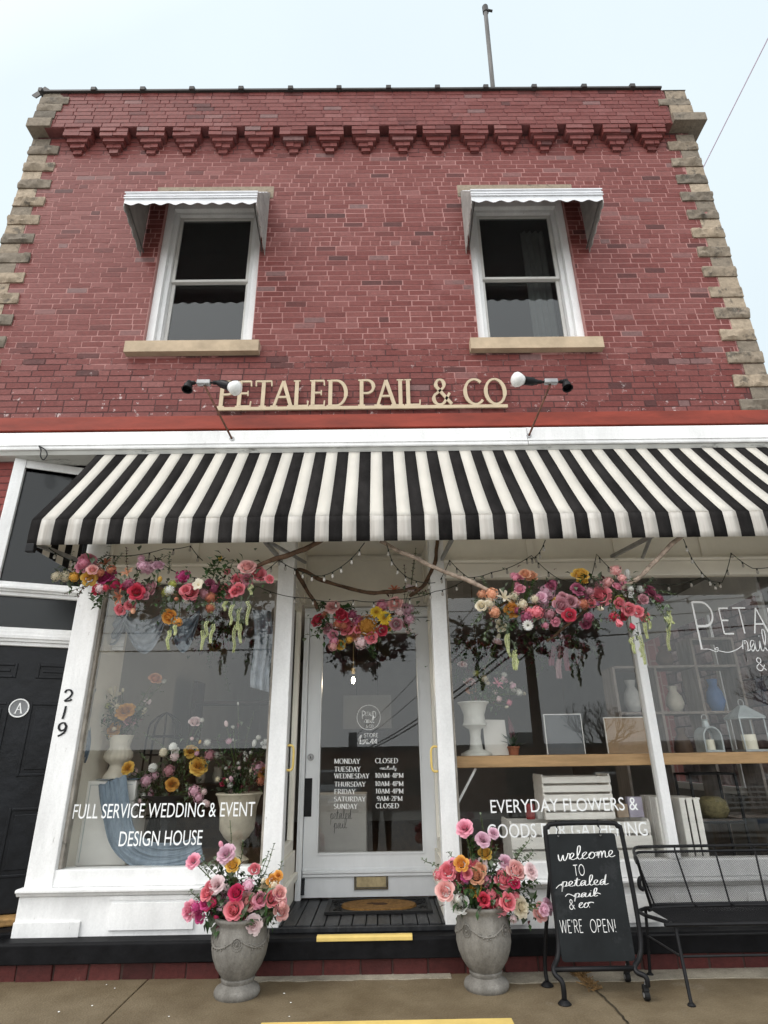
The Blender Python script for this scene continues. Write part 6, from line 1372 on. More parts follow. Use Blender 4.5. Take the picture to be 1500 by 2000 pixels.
# gauze swags hung inside the left window
def swag(x0, y0, x1, y1, dip, wd, Y, nm, lab, m):
    def fn(u, v):
        px = x0+(x1-x0)*u; py = y0+(y1-y0)*u+dip*4*u*(1-u)*(.35+.65*v)+wd*v*(.3+.7*4*u*(1-u))
        return at(px, py, Y+.025*math.sin(v*16+u*2))
    return cloth(nm, lab, 'drape', fn, 24, 20, m, 'gauze swags inside the left window')
swag(190, 1195, 250, 1188, 45, 24, .30, 'gauze_swag', 'pale gauze swag nearest the corner post, high in the left window', CLOTHW)
swag(235, 1192, 330, 1186, 62, 26, .33, 'gauze_swag', 'pale gauze swag hanging above the yellow and orange roses', CLOTHW)
swag(325, 1190, 390, 1190, 55, 30, .34, 'gauze_swag', 'darker blue gauze swag behind the orange rose of the garland', CLOTH)
cloth('gauze_tail', 'white and blue gauze tail hanging beside the doorway post in the window', 'drape', lambda u, v: at(493+36*u+4*math.sin(v*5), 1192+150*v+10*u*v, .26+.025*math.sin(u*15+v*2)), 26, 14, CLOTHW, 'gauze swags inside the left window')
# metal cloche stand / dark candelabrum in the back
CD = thing('iron_cage', 'dark iron birdcage frame standing in the dim left window', 'birdcage', (at(315, 1450, .8).x, .8, .58))
o = MB(); c = at(315, 1450, .8)
for i in range(10):
    a = 2*PI*i/10; o.tube(smoothpath([(c.x+.15*math.cos(a), .85+.15*math.sin(a), .85), (c.x+.15*math.cos(a), .85+.15*math.sin(a), c.z+.05), (c.x+.1*math.cos(a), .85+.1*math.sin(a), c.z+.19), (c.x, .85, c.z+.25)], 4), .006, 5)
for z in (.85, c.z-.1, c.z+.05): o.tube([(c.x+.15*math.cos(t*PI/12), .85+.15*math.sin(t*PI/12), z) for t in range(24)], .007, 5, closed=True)
obj('bars', o, METK, CD); o = MB(); o.tube([(c.x, .85, .576), (c.x, .85, .85)], [.09, .04], 12); obj('foot', o, METK, CD)
# a dark shelf of small pots at the back of the left display
o = MB(); BK = thing('back_dresser', 'dark wooden dresser dimly seen behind the flowers', 'dresser', (-1.6, 2.2, .22))
o.box(-2.1, -1.1, 2.0, 2.4, .22, 1.05); obj('cabinet', o, mat('dark_oak', (.05, .03, .018, 1), .5, .3, 5), BK, bevel=.01)
for z in (1.45, 1.85): o = MB(); o.box(-2.1, -1.1, 2.1, 2.4, z, z+.03); obj('shelf', o, mat('dark_oak', (.05, .03, .018, 1)), BK)
o = MB(); o.box(-2.1, -2.05, 2.1, 2.4, 1.05, 2.1); o.box(-1.15, -1.1, 2.1, 2.4, 1.05, 2.1); obj('side_panel', o, mat('dark_oak', (.05, .03, .018, 1)), BK)
for i in range(5): o = MB(); x = -1.95+i*.18; lathe_thing(o, [(.04, 0), (.055, .06), (.04, .13), (.05, .16), (.0001, .16)], x, 2.2, 1.051, 16); tag(obj('small_jar', o, CERAM, smooth=True, loc=(x, 2.2, 1.05)), 'small pale jar on the dark dresser behind the flowers', 'jar', 'jars on the dark dresser')

# ---- right window: shelf and what stands on it
sy = .16; sz0, sz1 = at(1100, 1497, sy).z, at(1100, 1474, sy).z
SH = thing('window_shelf', 'long pale wooden shelf across the right window', 'shelf', (2.0, .3, sz0))
o = MB(); o.box(.56, 3.44, sy, sy+.30, sz0, sz1); obj('board', o, WOOD, SH, bevel=.006)
o = MB(); a, b = at(932, 1497, .3), at(902, 1535, .3); o.bar((.57, .22, sz0-.24), (.72, .22, sz0-.005), .016, .025, (0, 1, 0)); o.box(.562, .575, .2, .24, sz0-.26, sz0); obj('bracket', o, WHITE, SH)
ST = sz1+.002
def on_shelf(px, y): return at(px, 1474, y).x
x = on_shelf(931, .28); k = at(930, 1371, .28).z-ST
o = MB(); V1 = thing('pedestal_urn', 'pale ribbed pedestal urn on the shelf with pink blossom', 'vase', (x, .28, ST))
lathe_thing(o, [(.30*k, 0), (.30*k, .04*k), (.13*k, .12*k), (.10*k, .35*k), (.12*k, .48*k), (.24*k, .56*k), (.21*k, .62*k), (.20*k, .75*k), (.26*k, .94*k), (.32*k, .98*k), (.31*k, k), (.25*k, k), (.0001, .9*k)], x, .28, ST, 48, (5, 8, 18, .03)); obj('body', o, mat('pale_urn', (.62, .62, .58, 1), .5, .08, 6), V1, smooth=True, auto=60)
indoor('soft pink and white blossom arrangement in the pedestal urn', [(903, 1299, 'rose', 'pale', 18), (918, 1333, 'rose', 'pale', 22), (921, 1348, 'peony', 'peach', 24), (960, 1345, 'lily', 'pink', 22), (972, 1335, 'lily', 'pink', 24), (980, 1330, 'phlox', 'white', 16), (998, 1335, 'bud', 'pale', 8), (1004, 1345, 'phlox', 'white', 16), (995, 1372, 'phlox', 'pink', 14), (975, 1365, 'phlox', 'pale', 14), (985, 1318, 'phlox', 'white', 14), (947, 1325, 'phlox', 'cream', 16), (1015, 1352, 'phlox', 'white', 16), (930, 1315, 'phlox', 'green', 16), (971, 1254, 'rose', 'pale', 18)], .28, (x, .28, ST+k*.97), 220, [((940, 1360), (935, 1300), 1, .03), ((960, 1360), (980, 1300), 1, .03), ((970, 1350), (1010, 1330), 1, .03), ((930, 1360), (905, 1320), 1, .03)])
o = MB(); a, b = at(948, 1472, .36), at(993, 1472, .36); zt = at(965, 1406, .36).z
o.add([(a.x, .34, ST), (b.x, .34, ST), (b.x, .40, zt), (a.x, .40, zt+.006)], [(0, 1, 2, 3)])
tmpo = obj('paper_card', o, PAPER, loc=(a.x, .35, ST)); tmpo.modifiers.new('thick', 'SOLIDIFY').thickness = .002
tag(tmpo, 'white card leaning on the shelf beside the pedestal urn', 'card')
x = on_shelf(1004, .32); PP = thing('potted_plant', 'small terracotta pot with bladed leaves on the shelf', 'plant', (x, .32, ST))
o = MB(); lathe_thing(o, [(.035, 0), (.045, .05), (.05, .052), (.05, .065), (.04, .065), (.0001, .05)], x, .32, ST, 20); obj('pot', o, mat('terracotta', (.30, .11, .06, 1), .8, .15, 8), PP)
o = MB()
for i in range(14):
    d = Vector((random.uniform(-1, 1), random.uniform(-.6, .5), random.uniform(.15, 1.0))); leaf(o, (x, .32, ST+.05), d, random.uniform(.09, .16), .028, 0)
leaf(o, (x, .32, ST+.05), (-.05, 0, 1), .26, .05, 2); leaf(o, (x-.01, .33, ST+.05), (.12, 0, 1), .2, .04, 0)
obj('leaves', o, LEAVES, PP, recalc=False)
# picture frames behind the shelf
for pxa, pxb, pyt, mm, lab, y in ((1071, 1143, 1396, mat('slate_board', (.11, .12, .13, 1), .4, .1, 4), 'grey board in a thin white frame standing on the shelf', .42), (1190, 1286, 1402, mat('tan_board', (.34, .24, .15, 1), .7, .1, 4), 'plain tan board standing on the shelf by the mullion', .40)):
    a, b = at(pxa, 1474, y), at(pxb, 1474, y); zt = at((pxa+pxb)/2, pyt, y).z
    PF = thing('picture_board', lab, 'board', ((a.x+b.x)/2, y, ST), 'boards standing on the window shelf'); o = MB(); o.box(a.x, b.x, y, y+.012, ST, zt); obj('backing', o, mm, PF)
    o = MB()
    for c in ((a.x-.006, a.x, ST, zt), (b.x, b.x+.006, ST, zt), (a.x-.006, b.x+.006, zt, zt+.007)): o.box(c[0], c[1], y-.004, y+.012, c[2], c[3])
    obj('edge_strip', o, WHITE if pxa < 1100 else PAPER, PF)
# lanterns
def lantern(x, y, w, h, label, arch):
    L_ = thing('candle_lantern', label, 'lantern', (x, y, ST), 'candle lanterns on the window shelf'); o = MB(); d = w/2; hb = h*.62
    o.box(x-d, x+d, y-d, y+d, ST, ST+.015)
    if arch:
        for yy in (y-d, y+d-.008):
            pts = [(x-d+.006, yy+.004, ST+.01), (x-d+.006, yy+.004, ST+hb*.65)]+[(x+(d-.006)*math.cos(rad(a)), yy+.004, ST+hb*.65+d*math.sin(rad(a))) for a in range(180, -1, -20)]+[(x+d-.006, yy+.004, ST+.01)]
            o.tube(pts, .007, 6)
        o.prism([(x-d, ST+hb*.65), (x-d, ST+.015), (x-d+.006, ST+.015), (x-d+.006, ST+hb*.65)], 'y', y-d, y+d); o.prism([(x+d, ST+hb*.65), (x+d, ST+.015), (x+d-.006, ST+.015), (x+d-.006, ST+hb*.65)], 'y', y-d, y+d)
        o.grid(lambda u, v: Vector((x+d*1.02*math.cos(PI*u), y-d+2*d*v, ST+hb*.65+d*1.02*math.sin(PI*u))), 14, 1)
        o.tube([(x, y, ST+hb*.65+d), (x, y, ST+h*.86), (x, y, ST+h*.9)], [.03, .02, .03], 10)
    else:
        for sx in (-1, 1):
            for s2 in (-1, 1): o.box(x+sx*d-.008 if sx > 0 else x-d, x+d if sx > 0 else x-d+.008, y+s2*d-.008 if s2 > 0 else y-d, y+d if s2 > 0 else y-d+.008, ST+.015, ST+hb)
        for z in (ST+hb, ): o.box(x-d-.008, x+d+.008, y-d-.008, y+d+.008, z, z+.012)
        e_ = d+.012; o.add([(x-e_, y-e_, ST+hb+.012), (x+e_, y-e_, ST+hb+.012), (x+e_, y+e_, ST+hb+.012), (x-e_, y+e_, ST+hb+.012), (x-.02, y-.02, ST+h*.88), (x+.02, y-.02, ST+h*.88), (x+.02, y+.02, ST+h*.88), (x-.02, y+.02, ST+h*.88)], [(0, 1, 5, 4), (1, 2, 6, 5), (2, 3, 7, 6), (3, 0, 4, 7), (4, 5, 6, 7)])
    obj('housing', o, mat('galvanised', (.40, .44, .45, 1), .45, .15, 8, metal=.3), L_)
    o = MB(); o.tube([(x+.022*math.cos(rad(a)), y, ST+h*.93+.028*math.sin(rad(a))) for a in range(0, 360, 24)], .004, 6, closed=True); obj('ring', o, METG, L_)
    o = MB(); o.tube([(x, y, ST+.016), (x, y, ST+.016+h*.28)], w*.26, 18); c_ = obj('candle', o, CANDLE, L_, smooth=True, auto=40)
    o = MB(); o.tube([(x, y, ST+.016+h*.28), (x, y, ST+.03+h*.28)], .002, 5); obj('wick', o, BLACKP, c_)
xx = on_shelf(1390, .28); lantern(xx, .28, .15, at(1390, 1398, .28).z-ST, 'small grey arched lantern with a candle on the shelf', True)
xx = on_shelf(1470, .28); lantern(xx, .28, .20, at(1468, 1366, .28).z-ST, 'taller pale square lantern with a candle on the shelf', False)
# cube shelving by the alley window
CS = thing('cube_shelf', 'greyed wooden cube shelving with vases beside the alley window', 'shelving', (2.9, 1.25, .22)); o = MB(); xs_ = [2.22, 2.62, 3.02, 3.42]; zs_ = [.22, .75, 1.2, 1.62, 2.04]
for x in xs_: o.box(x-.012, x+.012, 1.05, 1.35, .22, 2.05 if x < 3 else 2.32)
for z in zs_[1:]: o.box(2.232, 3.408, 1.052, 1.348, z, z+.022)
o.box(3.03, 3.41, 1.052, 1.348, 2.30, 2.322)
obj('carcass', o, mat('grey_shelf_wood', (.30, .26, .23, 1), .6, .15, 5, stretch=(4, 4, 1)), CS)
for x, z, h, m, lab in ((2.42, 1.642, .30, mat('white_vase', (.6, .6, .58, 1), .4), 'white vase in the cube shelving, lower row'), (2.82, 1.642, .24, CERAM, 'cream vase in the middle of the cube shelving'), (3.22, 1.642, .30, mat('blue_vase', (.10, .20, .42, 1), .2), 'blue glass vase in the cube shelving'), (2.42, 1.222, .34, mat('white_vase', (.6, .6, .58, 1)), 'tall white jug in the bottom cube'), (2.82, 1.222, .28, mat('brown_vase', (.14, .09, .06, 1), .5), 'brown jar in the cube shelving'), (2.80, 2.063, .2, mat('brown_vase', (.14, .09, .06, 1)), 'brown jar on top of the cube shelving')):
    o = MB(); lathe_thing(o, [(.05, 0), (.085, h*.3), (.07, h*.6), (.035, h*.8), (.05, h), (.0001, h)], x, 1.2, z+.001, 20); tag(obj('shelf_vase', o, m, smooth=True, loc=(x, 1.2, z)), lab, 'vase', 'vases in the cube shelving')
# slatted crates
def crate(x0, x1, y0, y1, z0, z1, n, vert, label, end=True):
    C = thing('slatted_crate', label, 'crate', ((x0+x1)/2, (y0+y1)/2, z0), 'white slatted crates in the right window')
    if not vert:
        for i in range(n):
            a = z0+(z1-z0)*i/n; b = a+(z1-z0)/n-.016; s = MB(); s.box(x0, x1, y0, y0+.012, a, b); obj('slat', s, CRATE, C, bevel=.002)
            s = MB(); s.box(x0, x1, y1-.012, y1, a, b); obj('slat', s, CRATE, C)
        s = MB()
        for xa in (x0, x1-.014): s.box(xa, xa+.014, y0+.0125, y1-.0125, z0, z1)
        obj('end_panel', s, CRATE, C); s = MB(); s.box(x0+.014, x1-.014, y0+.0125, y1-.0125, z0+.002, z0+.012); obj('base', s, CRATE, C)
    else:
        for i in range(n):
            a = x0+(x1-x0)*i/n; b = a+(x1-x0)/n-.014; s = MB(); s.box(a, b, y0, y0+.012, z0, z1); obj('slat', s, CRATE, C, bevel=.002)
        for i in range(3):
            a = y0+.0125+(y1-y0-.0125)*i/3; s = MB(); s.box(x0, x0+.012, a, a+(y1-y0)/3-.014, z0, z1); obj('slat', s, CRATE, C)
        s = MB(); s.box(x0+.0125, x1, y0+.0125, y1, z0, z0+.014); s.box(x0+.0125, x1, y0+.0125, y1, z1-.014, z1-.001); obj('end_panel', s, CRATE, C)
cy = .26
a, b = at(1002, 1680, cy), at(1281, 1680, cy); zt = at(1100, 1602, cy).z; zb = .36
o = MB(); o.box(.62, 3.4, .20, .75, .32, zb-.002); o.box(.62, .68, .22, .28, .22, .32) ; o.box(3.3, 3.36, .22, .28, .22, .32); o.box(.62, .68, .66, .72, .22, .32); o.box(3.3, 3.36, .66, .72, .22, .32)
tag(obj('display_platform', o, mat('dark_oak', (.05, .03, .018, 1)), loc=(2, .5, .22)), 'low dark wooden platform under the white crates', 'platform')
crate(a.x, b.x, cy, cy+.36, zb, zt, 5, False, 'wide white slatted crate at the bottom of the right window stack')
a2, b2 = at(1066, 1598, cy+.03), at(1203, 1598, cy+.03); zt2 = at(1130, 1512, cy+.03).z
crate(a2.x, b2.x, cy+.03, cy+.33, zt+.001, zt2, 5, False, 'smaller white slatted crate stacked on the wide one')
a3, b3 = at(1290, 1660, cy), at(1308, 1660, cy); xA, xB = at(1288, 1610, cy).x, at(1318, 1610, cy).x
crate(xA+.0, xA+.10, cy, cy+.3, zb, at(1280, 1557, cy).z, 2, True, 'narrow white crate on end, half behind the mullion')
xC = at(1335, 1610, cy).x; crate(xC, at(1378, 1610, cy).x, cy, cy+.30, zb, at(1345, 1558, cy).z, 3, True, 'white crate stood on end past the mullion')
o = MB(); a, b = at(1230, 1600, cy+.12), at(1258, 1600, cy+.12); o.box(a.x, b.x, cy+.1, cy+.16, zt+.002, at(1240, 1556, cy+.12).z); tag(obj('lilac_box', o, mat('lilac_card', (.45, .42, .52, 1), .6, .05, 5), loc=(a.x, cy+.1, zt), bevel=.003), 'small pale lilac box standing on the wide crate', 'box')
o = MB(); a, b = at(1206, 1600, cy+.12), at(1228, 1600, cy+.12); o.box(a.x, b.x, cy+.1, cy+.18, zt+.002, at(1216, 1570, cy+.12).z); tag(obj('kraft_box', o, mat('kraft_card', (.42, .33, .25, 1), .8, .05, 5), loc=(a.x, cy+.1, zt), bevel=.003), 'small beige box on the wide crate beside the lilac one', 'box')
for i, (pa, pb, pt, c, lab) in enumerate(((1028, 1046, 1570, (.28, .05, .05, 1), 'dark red tin on the wide crate left of the smaller crate'), (1047, 1063, 1584, (.5, .5, .48, 1), 'short white pot on the wide crate left of the smaller crate'))):
    a, b = at(pa, 1600, cy+.1), at(pb, 1600, cy+.1); o = MB(); r = (b.x-a.x)/2; h = at(pa, pt, cy+.1).z-zt; lathe_thing(o, [(r*.9, 0), (r, h*.1), (r, h*.9), (r*.8, h), (.0001, h)], (a.x+b.x)/2, cy+.1, zt+.002, 18); tag(obj('small_tin', o, mat('tin_paint%s' % 'ab'[i], c, .4), smooth=True, auto=40, loc=((a.x+b.x)/2, cy+.1, zt)), lab, 'tin')
# black wire rack
RK = thing('wire_rack', 'black metal rack standing behind the bench in the right window', 'rack', (2.75, .4, zb)); o = MB(); ra, rb = at(1340, 1512, .35), at(1428, 1512, .35)
for x, y in ((ra.x, .30), (rb.x, .30), (ra.x, .55), (rb.x, .55)): o.bar((x, y, zb), (x, y, ra.z), .016, .016, (0, 1, 0))
for z in (ra.z, (ra.z+zb)/2+.05, zb+.06):
    for y in (.30, .55): o.bar((ra.x, y, z), (rb.x, y, z), .014, .014)
    for x in (ra.x, rb.x): o.bar((x, .30, z), (x, .55, z), .014, .014)
obj('frame', o, METK, RK); o = MB(); o.box(ra.x, rb.x, .31, .54, (ra.z+zb)/2+.058, (ra.z+zb)/2+.07); obj('shelf', o, mat('dark_oak', (.05, .03, .018, 1)), RK)
# bundled baskets / folded cloths on the rack
o = MB(); lathe_thing(o, [(.09, 0), (.12, .05), (.11, .12), (.06, .15), (.0001, .15)], (ra.x+rb.x)/2+.01, .42, (ra.z+zb)/2+.071, 20); tag(obj('olive_basket', o, mat('olive_wicker', (.14, .12, .06, 1), .8, .25, 30, .4, 60), smooth=True, loc=((ra.x+rb.x)/2, .42, (ra.z+zb)/2+.07)), 'olive round basket on the black rack', 'basket')
# hanging dried flowers with mauve ribbons
HB = thing('hanging_bunch', 'upside-down dried flower bunch with mauve ribbons inside the right window', 'dried flowers', at(1085, 1230, .6)); o = MB()
c = at(1080, 1262, .6)
for i in range(420):
    p = c+Vector((random.gauss(0, .16), random.gauss(0, .10), random.gauss(0, .07))); leaf(o, p, rdir()+Vector((0, 0, -.5)), random.uniform(.04, .08), .035, random.choice((0, 0, 2, 2, 1)))
for p1 in ((1040, 1320), (1130, 1325), (1150, 1300), (1100, 1310)): a = c; q = at(*p1, .6); sprig(o, a, q-a, (q-a).length, 0, .03, 9)
obj('foliage', o, LEAVES, HB, recalc=False)
for i, pxr in enumerate((1074, 1088, 1102)):
    r_ = MB(); r_.grid(lambda u, v: at(pxr+11*u+3*math.sin(v*5+i), 1240+(60+25*i % 40)*v, .52+.015*math.sin(u*9+v*3)), 6, 8); obj('ribbon', r_, MAUVE if i != 1 else mat('pink_gauze', (.5, .33, .36, 1), .8), HB, smooth=True)
o = MB(); o.tube([c, (c.x, .6, 2.97)], .004, 5); obj('cord', o, BARK, HB)
HL = thing('hanging_bunch', 'dark leafy bunch hanging behind the left garland in the window', 'dried flowers', at(420, 1230, .7)); o = MB(); c = at(420, 1232, .7)
for i in range(420):
    p = c+Vector((random.gauss(0, .15), random.gauss(0, .10), random.gauss(0, .09))); leaf(o, p, rdir()+Vector((0, 0, -.5)), random.uniform(.04, .09), .035, random.choice((0, 0, 2, 2)))
for p1 in ((450, 1345), (500, 1320), (400, 1300)): q = at(*p1, .7); sprig(o, c, q-c, (q-c).length, 0, .035, 10)
obj('foliage', o, LEAVES, HL, recalc=False); o = MB(); o.tube([c, (c.x, .7, 2.97)], .004, 5); obj('cord', o, BARK, HL)
HR = thing('hanging_bunch', 'dark leafy bunch hanging beside the doorway post in the right window', 'dried flowers', at(930, 1280, .7)); o = MB(); c = at(930, 1282, .7)
for i in range(380):
    p = c+Vector((random.gauss(0, .14), random.gauss(0, .10), random.gauss(0, .09))); leaf(o, p, rdir()+Vector((0, 0, -.5)), random.uniform(.04, .09), .035, random.choice((0, 0, 2)))
obj('foliage', o, LEAVES, HR, recalc=False); o = MB(); o.tube([c, (c.x, .7, 2.97)], .004, 5); obj('cord', o, BARK, HR)
# inside column, notice, lamp
lampP = at(690, 1328, 2.2); PL = thing('pendant_lamp', 'lit clear glass pendant bulb seen through the door', 'lamp', lampP)
o = MB(); o.tube([lampP+Vector((0, 0, .12)), (lampP.x, lampP.y, 2.97)], .005, 6); o.tube([lampP+Vector((0, 0, .07)), lampP+Vector((0, 0, .13))], .022, 10); obj('cord', o, BRASS, PL)
o = MB(); o.tube([lampP+Vector((0, 0, z)) for z in (.08, .05, 0, -.05, -.08, -.095)], [.025, .05, .075, .07, .04, .004], 20); obj('globe', o, PANE, PL, smooth=True)
em = bpy.data.materials.new('lit_filament'); t_, b_ = nodes(em); b_.inputs['Emission Color'].default_value = (1, .86, .62, 1); b_.inputs['Emission Strength'].default_value = 14
o = MB(); o.ball(lampP, .022, 10, 7, (1, 1, 1.6)); obj('filament', o, em, PL)
pl_ = bpy.data.lights.new('pendant_light', 'POINT'); pl_.energy = 14; pl_.color = (1, .85, .65); pl_.shadow_soft_size = .05; po = bpy.data.objects.new('pendant_light', pl_); COL.objects.link(po); po.location = lampP+Vector((0, -.12, -.05))
o = MB(); a, b = at(670, 1424, 4.5), at(765, 1424, 4.5); zt = at(700, 1358, 4.5).z; o.box(a.x, b.x, 4.5, 4.52, a.z, zt); WS = obj('wall_notice', o, mat('grey_notice', (.34, .34, .33, 1), .7, .05, 4), loc=(a.x, 4.5, a.z)); tag(WS, 'grey square panel hanging deep inside behind the door emblem', 'panel')
o = MB(); o.tube([(a.x+.2, 4.51, zt), (a.x+.2, 4.51, 2.97)], .004, 4); o.tube([(b.x-.2, 4.51, zt), (b.x-.2, 4.51, 2.97)], .004, 4); obj('cord', o, METK, WS)
o = MB(); a, b = at(622, 1690, 1.1), at(716, 1690, 1.1); zt = at(670, 1552, 1.1).z; CT = thing('shop_counter', 'pale counter front just inside the glass door', 'counter', ((a.x+b.x)/2, 1.3, .22))
o.box(a.x-.05, b.x, 1.12, 1.5, .221, zt); obj('front', o, mat('counter_paint', (.46, .45, .43, 1), .6, .05, 3), CT, bevel=.01)
o = MB(); q = at(645, 1600, 1.115); cursive(o, 'petaled', lambda x, y, l: (q.x+x*.040, 1.116-l, q.z+y*.045), .07); obj('lettering', o, mat('grey_ink', (.12, .12, .12, 1), .6), CT, recalc=False)
q = at(652, 1618, 1.115); o = MB(); cursive(o, 'pail', lambda x, y, l: (q.x+x*.045, 1.1155-l, q.z+y*.04), .08); obj('lettering', o, MATS['grey_ink'], CT, recalc=False)
# ================================================================== across the street (seen mirrored in the glass)
W2 = thing('brick_warehouse', 'long low brown brick building across the street with flat roof', 'building', (-2, -36, -2.0))
zr = mirrored(720, 1466, -36).z
o = MB(); o.box(-34, 26, -46, -36, -2.3, zr); obj('brick_wall', o, mat('brown_brick', (.20, .10, .06, 1), .8, .2, 3), W2)
o = MB(); o.box(-34.2, 26.2, -46.2, -35.85, zr, zr+.25); obj('roof_edge', o, COPE, W2)
for i in range(9):
    o = MB(); x = -30+i*6.3; o.box(x, x+2.2, -35.97, -35.9, -1.2, .4); obj('window', o, DARK, W2)
for i, (x, w, h) in enumerate(((-7, 1.2, .9), (-2.4, .6, 1.0), (9, 1.6, .8))): o = MB(); o.box(x, x+w, -40, -39, zr+.25, zr+.25+h); obj('roof_vent', o, METG, W2, bevel=.05)
def bare_tree(base, H, seed, label, dens=6):
    random.seed(seed); T = thing('bare_tree', label, 'tree', base, 'bare winter trees across the street'); tr = MB(); cr = MB(); b = Vector(base)
    tr.tube([b, b+Vector((.05, 0, H*.22)), b+Vector((0, .05, H*.40))], [H*.035, H*.028, H*.022], 8); obj('trunk', tr, BARK, T)
    def grow(p, d, L, r, lv):
        q = p+d*L; m = p.lerp(q, .5)+Vector((random.uniform(-.05, .05), random.uniform(-.05, .05), random.uniform(0, .06)))*L
        cr.tube([p, m, q], [r, r*.85, r*.65], 4 if lv > 1 else 5, cap=False)
        if lv < 6:
            for _ in range(3 if lv < 3 else 2+(random.random() < .4)):
                nd = (d+Vector((random.uniform(-.8, .8), random.uniform(-.8, .8), random.uniform(-.35, .65)))).normalized(); grow(q, nd, L*random.uniform(.62, .82), r*.6, lv+1)
    for i in range(5): a = i*1.26+random.random(); grow(b+Vector((0, 0, H*.34)), Vector((math.cos(a)*.75, math.sin(a)*.75, .75)).normalized(), H*.20, H*.014, 1)
    obj('crown', cr, mat('dark_twigs', (.03, .024, .02, 1), .9, .2, 5), T)
p = mirrored(1166, 1420, -52); bare_tree((p.x, -52, -2.5), p.z+2.5+3.0, 3, 'round bare tree behind the low building, mirrored beside the shelf boards')
p = mirrored(1560, 1300, -30); bare_tree((p.x, -30, -1.5), 9, 11, 'tall bare tree down the street beyond the pickup truck')
random.seed(99)
def pole(x, y, z, H, label):
    P = thing('utility_pole', label, 'utility pole', (x, y, z), 'utility poles across the street'); o = MB(); o.tube([(x, y, z), (x, y, z+H)], [.16, .11], 12); obj('mast', o, BARK, P); o = MB(); o.box(x-1.1, x+1.1, y-.06, y+.06, z+H-.7, z+H-.55); obj('crossarm', o, BARK, P)
    for q in (-1, -.45, .45, 1): o = MB(); o.tube([(x+q, y, z+H-.55), (x+q, y, z+H-.4)], [.05, .03], 8); obj('insulator', o, METG, P)
pole(-22, -24, -.9, 9.5, 'utility pole across the street at the far left end'); pole(19.5, -24, -.9, 9.5, 'utility pole across the street beyond the truck')
def cable(a, b, sag, label, r=.02):
    a = Vector(a); b = Vector(b); o = MB(); o.tube([a.lerp(b, t/24)-Vector((0, 0, sag*4*(t/24)*(1-t/24))) for t in range(25)], r, 5); tag(obj('overhead_cable', o, BLACKP), label, 'cable', 'cables strung over the street')
pq = mirrored(1048, 1400, -12); pole(pq.x, -12.1, -.55, 9.2, 'nearest utility pole across the street, mirrored as a dark strip in the right window')
zz = mirrored(350, 1278, -24).z
cable((-22, -24, zz+.35), (19.5, -24, zz+1.1), .5, 'lowest thick cable across the street, mirrored in the left window', .035)
cable((-22, -24, zz+1.25), (19.5, -24, zz+1.9), .5, 'thin middle cable across the street', .02)
cable((-22, -24.6, zz+2.3), (19.5, -24.6, zz+2.6), .5, 'thin uppermost cable across the street', .02)
p, q = mirrored(690, 1475, -34), mirrored(1048, 1240, -12)
for i, dz in enumerate((0, .25, 1.6, 2.8)): cable(p+Vector((0, 0, dz*.4)), q+Vector((0, 0, dz)), .4, ['thick slanting service cable mirrored in the door', 'slanting cable just above the thick one in the door', 'higher slanting cable mirrored in the door', 'highest slanting cable mirrored in the door'][i], .03 if i < 2 else .015)
# vehicles
def vehicle(name, label, cat, x, y, z, L, Wd, H, hood, paint, grille):
    V = thing(name, label, cat, (x, y, z)); o = MB(); w = Wd/2; yb = y-L     # front faces the shop (+y)
    o.prism([(y, z+.42), (y, z+hood-.08), (y-.10, z+hood), (y-1.25, z+hood+.06), (y-1.9, z+H), (y-L*.62, z+H), (y-L*.70, z+hood+.05), (yb+.05, z+hood), (yb, z+.5), (yb+.2, z+.35), (y-.1, z+.32)], 'x', x-w, x+w); obj('body', o, paint, V, bevel=.06)
    o = MB(); o.prism([(y-1.20, z+hood+.10), (y-1.80, z+H-.06), (y-1.86, z+H-.06), (y-1.26, z+hood+.10)], 'x', x-w*.86, x+w*.86)
    obj('windscreen', o, BLACKP, V)
    for s in (-1, 1):
        o = MB(); o.prism([(y-1.45, z+hood+.12), (y-1.92, z+H-.10), (y-L*.60, z+H-.10), (y-L*.66, z+hood+.12)], 'x', x+s*w-.01, x+s*w+.012); obj('side_window', o, BLACKP, V)
        for yy in (y-.85, yb+.95):
            o = MB(); o.tube([(x+s*(w-.22), yy, z+.37), (x+s*(w+.015), yy, z+.37)], .37, 22); wh = obj('wheel', o, RUBBER, V); o = MB(); o.tube([(x+s*(w+.0), yy, z+.37), (x+s*(w+.03), yy, z+.37)], .22, 16); obj('rim', o, METG, wh)
        o = MB(); o.box(x+s*w*.62-.15, x+s*w*.62+.15, y+.001, y+.03, z+hood-.33, z+hood-.15); obj('headlight', o, mat('lamp_lens', (.6, .6, .6, 1), .1), V, bevel=.02)
    o = MB(); gz0, gz1 = z+hood-.42, z+hood-.10
    for i in range(5): zz_ = gz0+(gz1-gz0)*i/4; o.box(x-w*.58, x+w*.58, y+.004, y+.045, zz_-.014, zz_+.014)
    for i in range(9): xx = x-w*.58+w*1.16*i/8; o.box(xx-.012, xx+.012, y+.006, y+.04, gz0, gz1)
    obj('grille', o, mat('chrome', (.92, .92, .92, 1), .3, .02, 5, metal=.55), V)
    o = MB(); o.box(x-w-.01, x+w+.01, y-.15, y+.09, z+.38, z+.58); bp = obj('bumper', o, mat('chrome', (.7, .7, .7, 1)) if grille else BLACKP, V, bevel=.04)
    o = MB(); o.box(x-.16, x+.16, y+.092, y+.098, z+.42, z+.56); o.cm = 1; o.box(x-.15, x+.15, y+.0985, y+.1005, z+.43, z+.50); obj('number_plate', o, [mat('plate_blue', (.15, .3, .55, 1), .4), VINYL], bp)
p = mirrored(1462, 1545, -6.2)
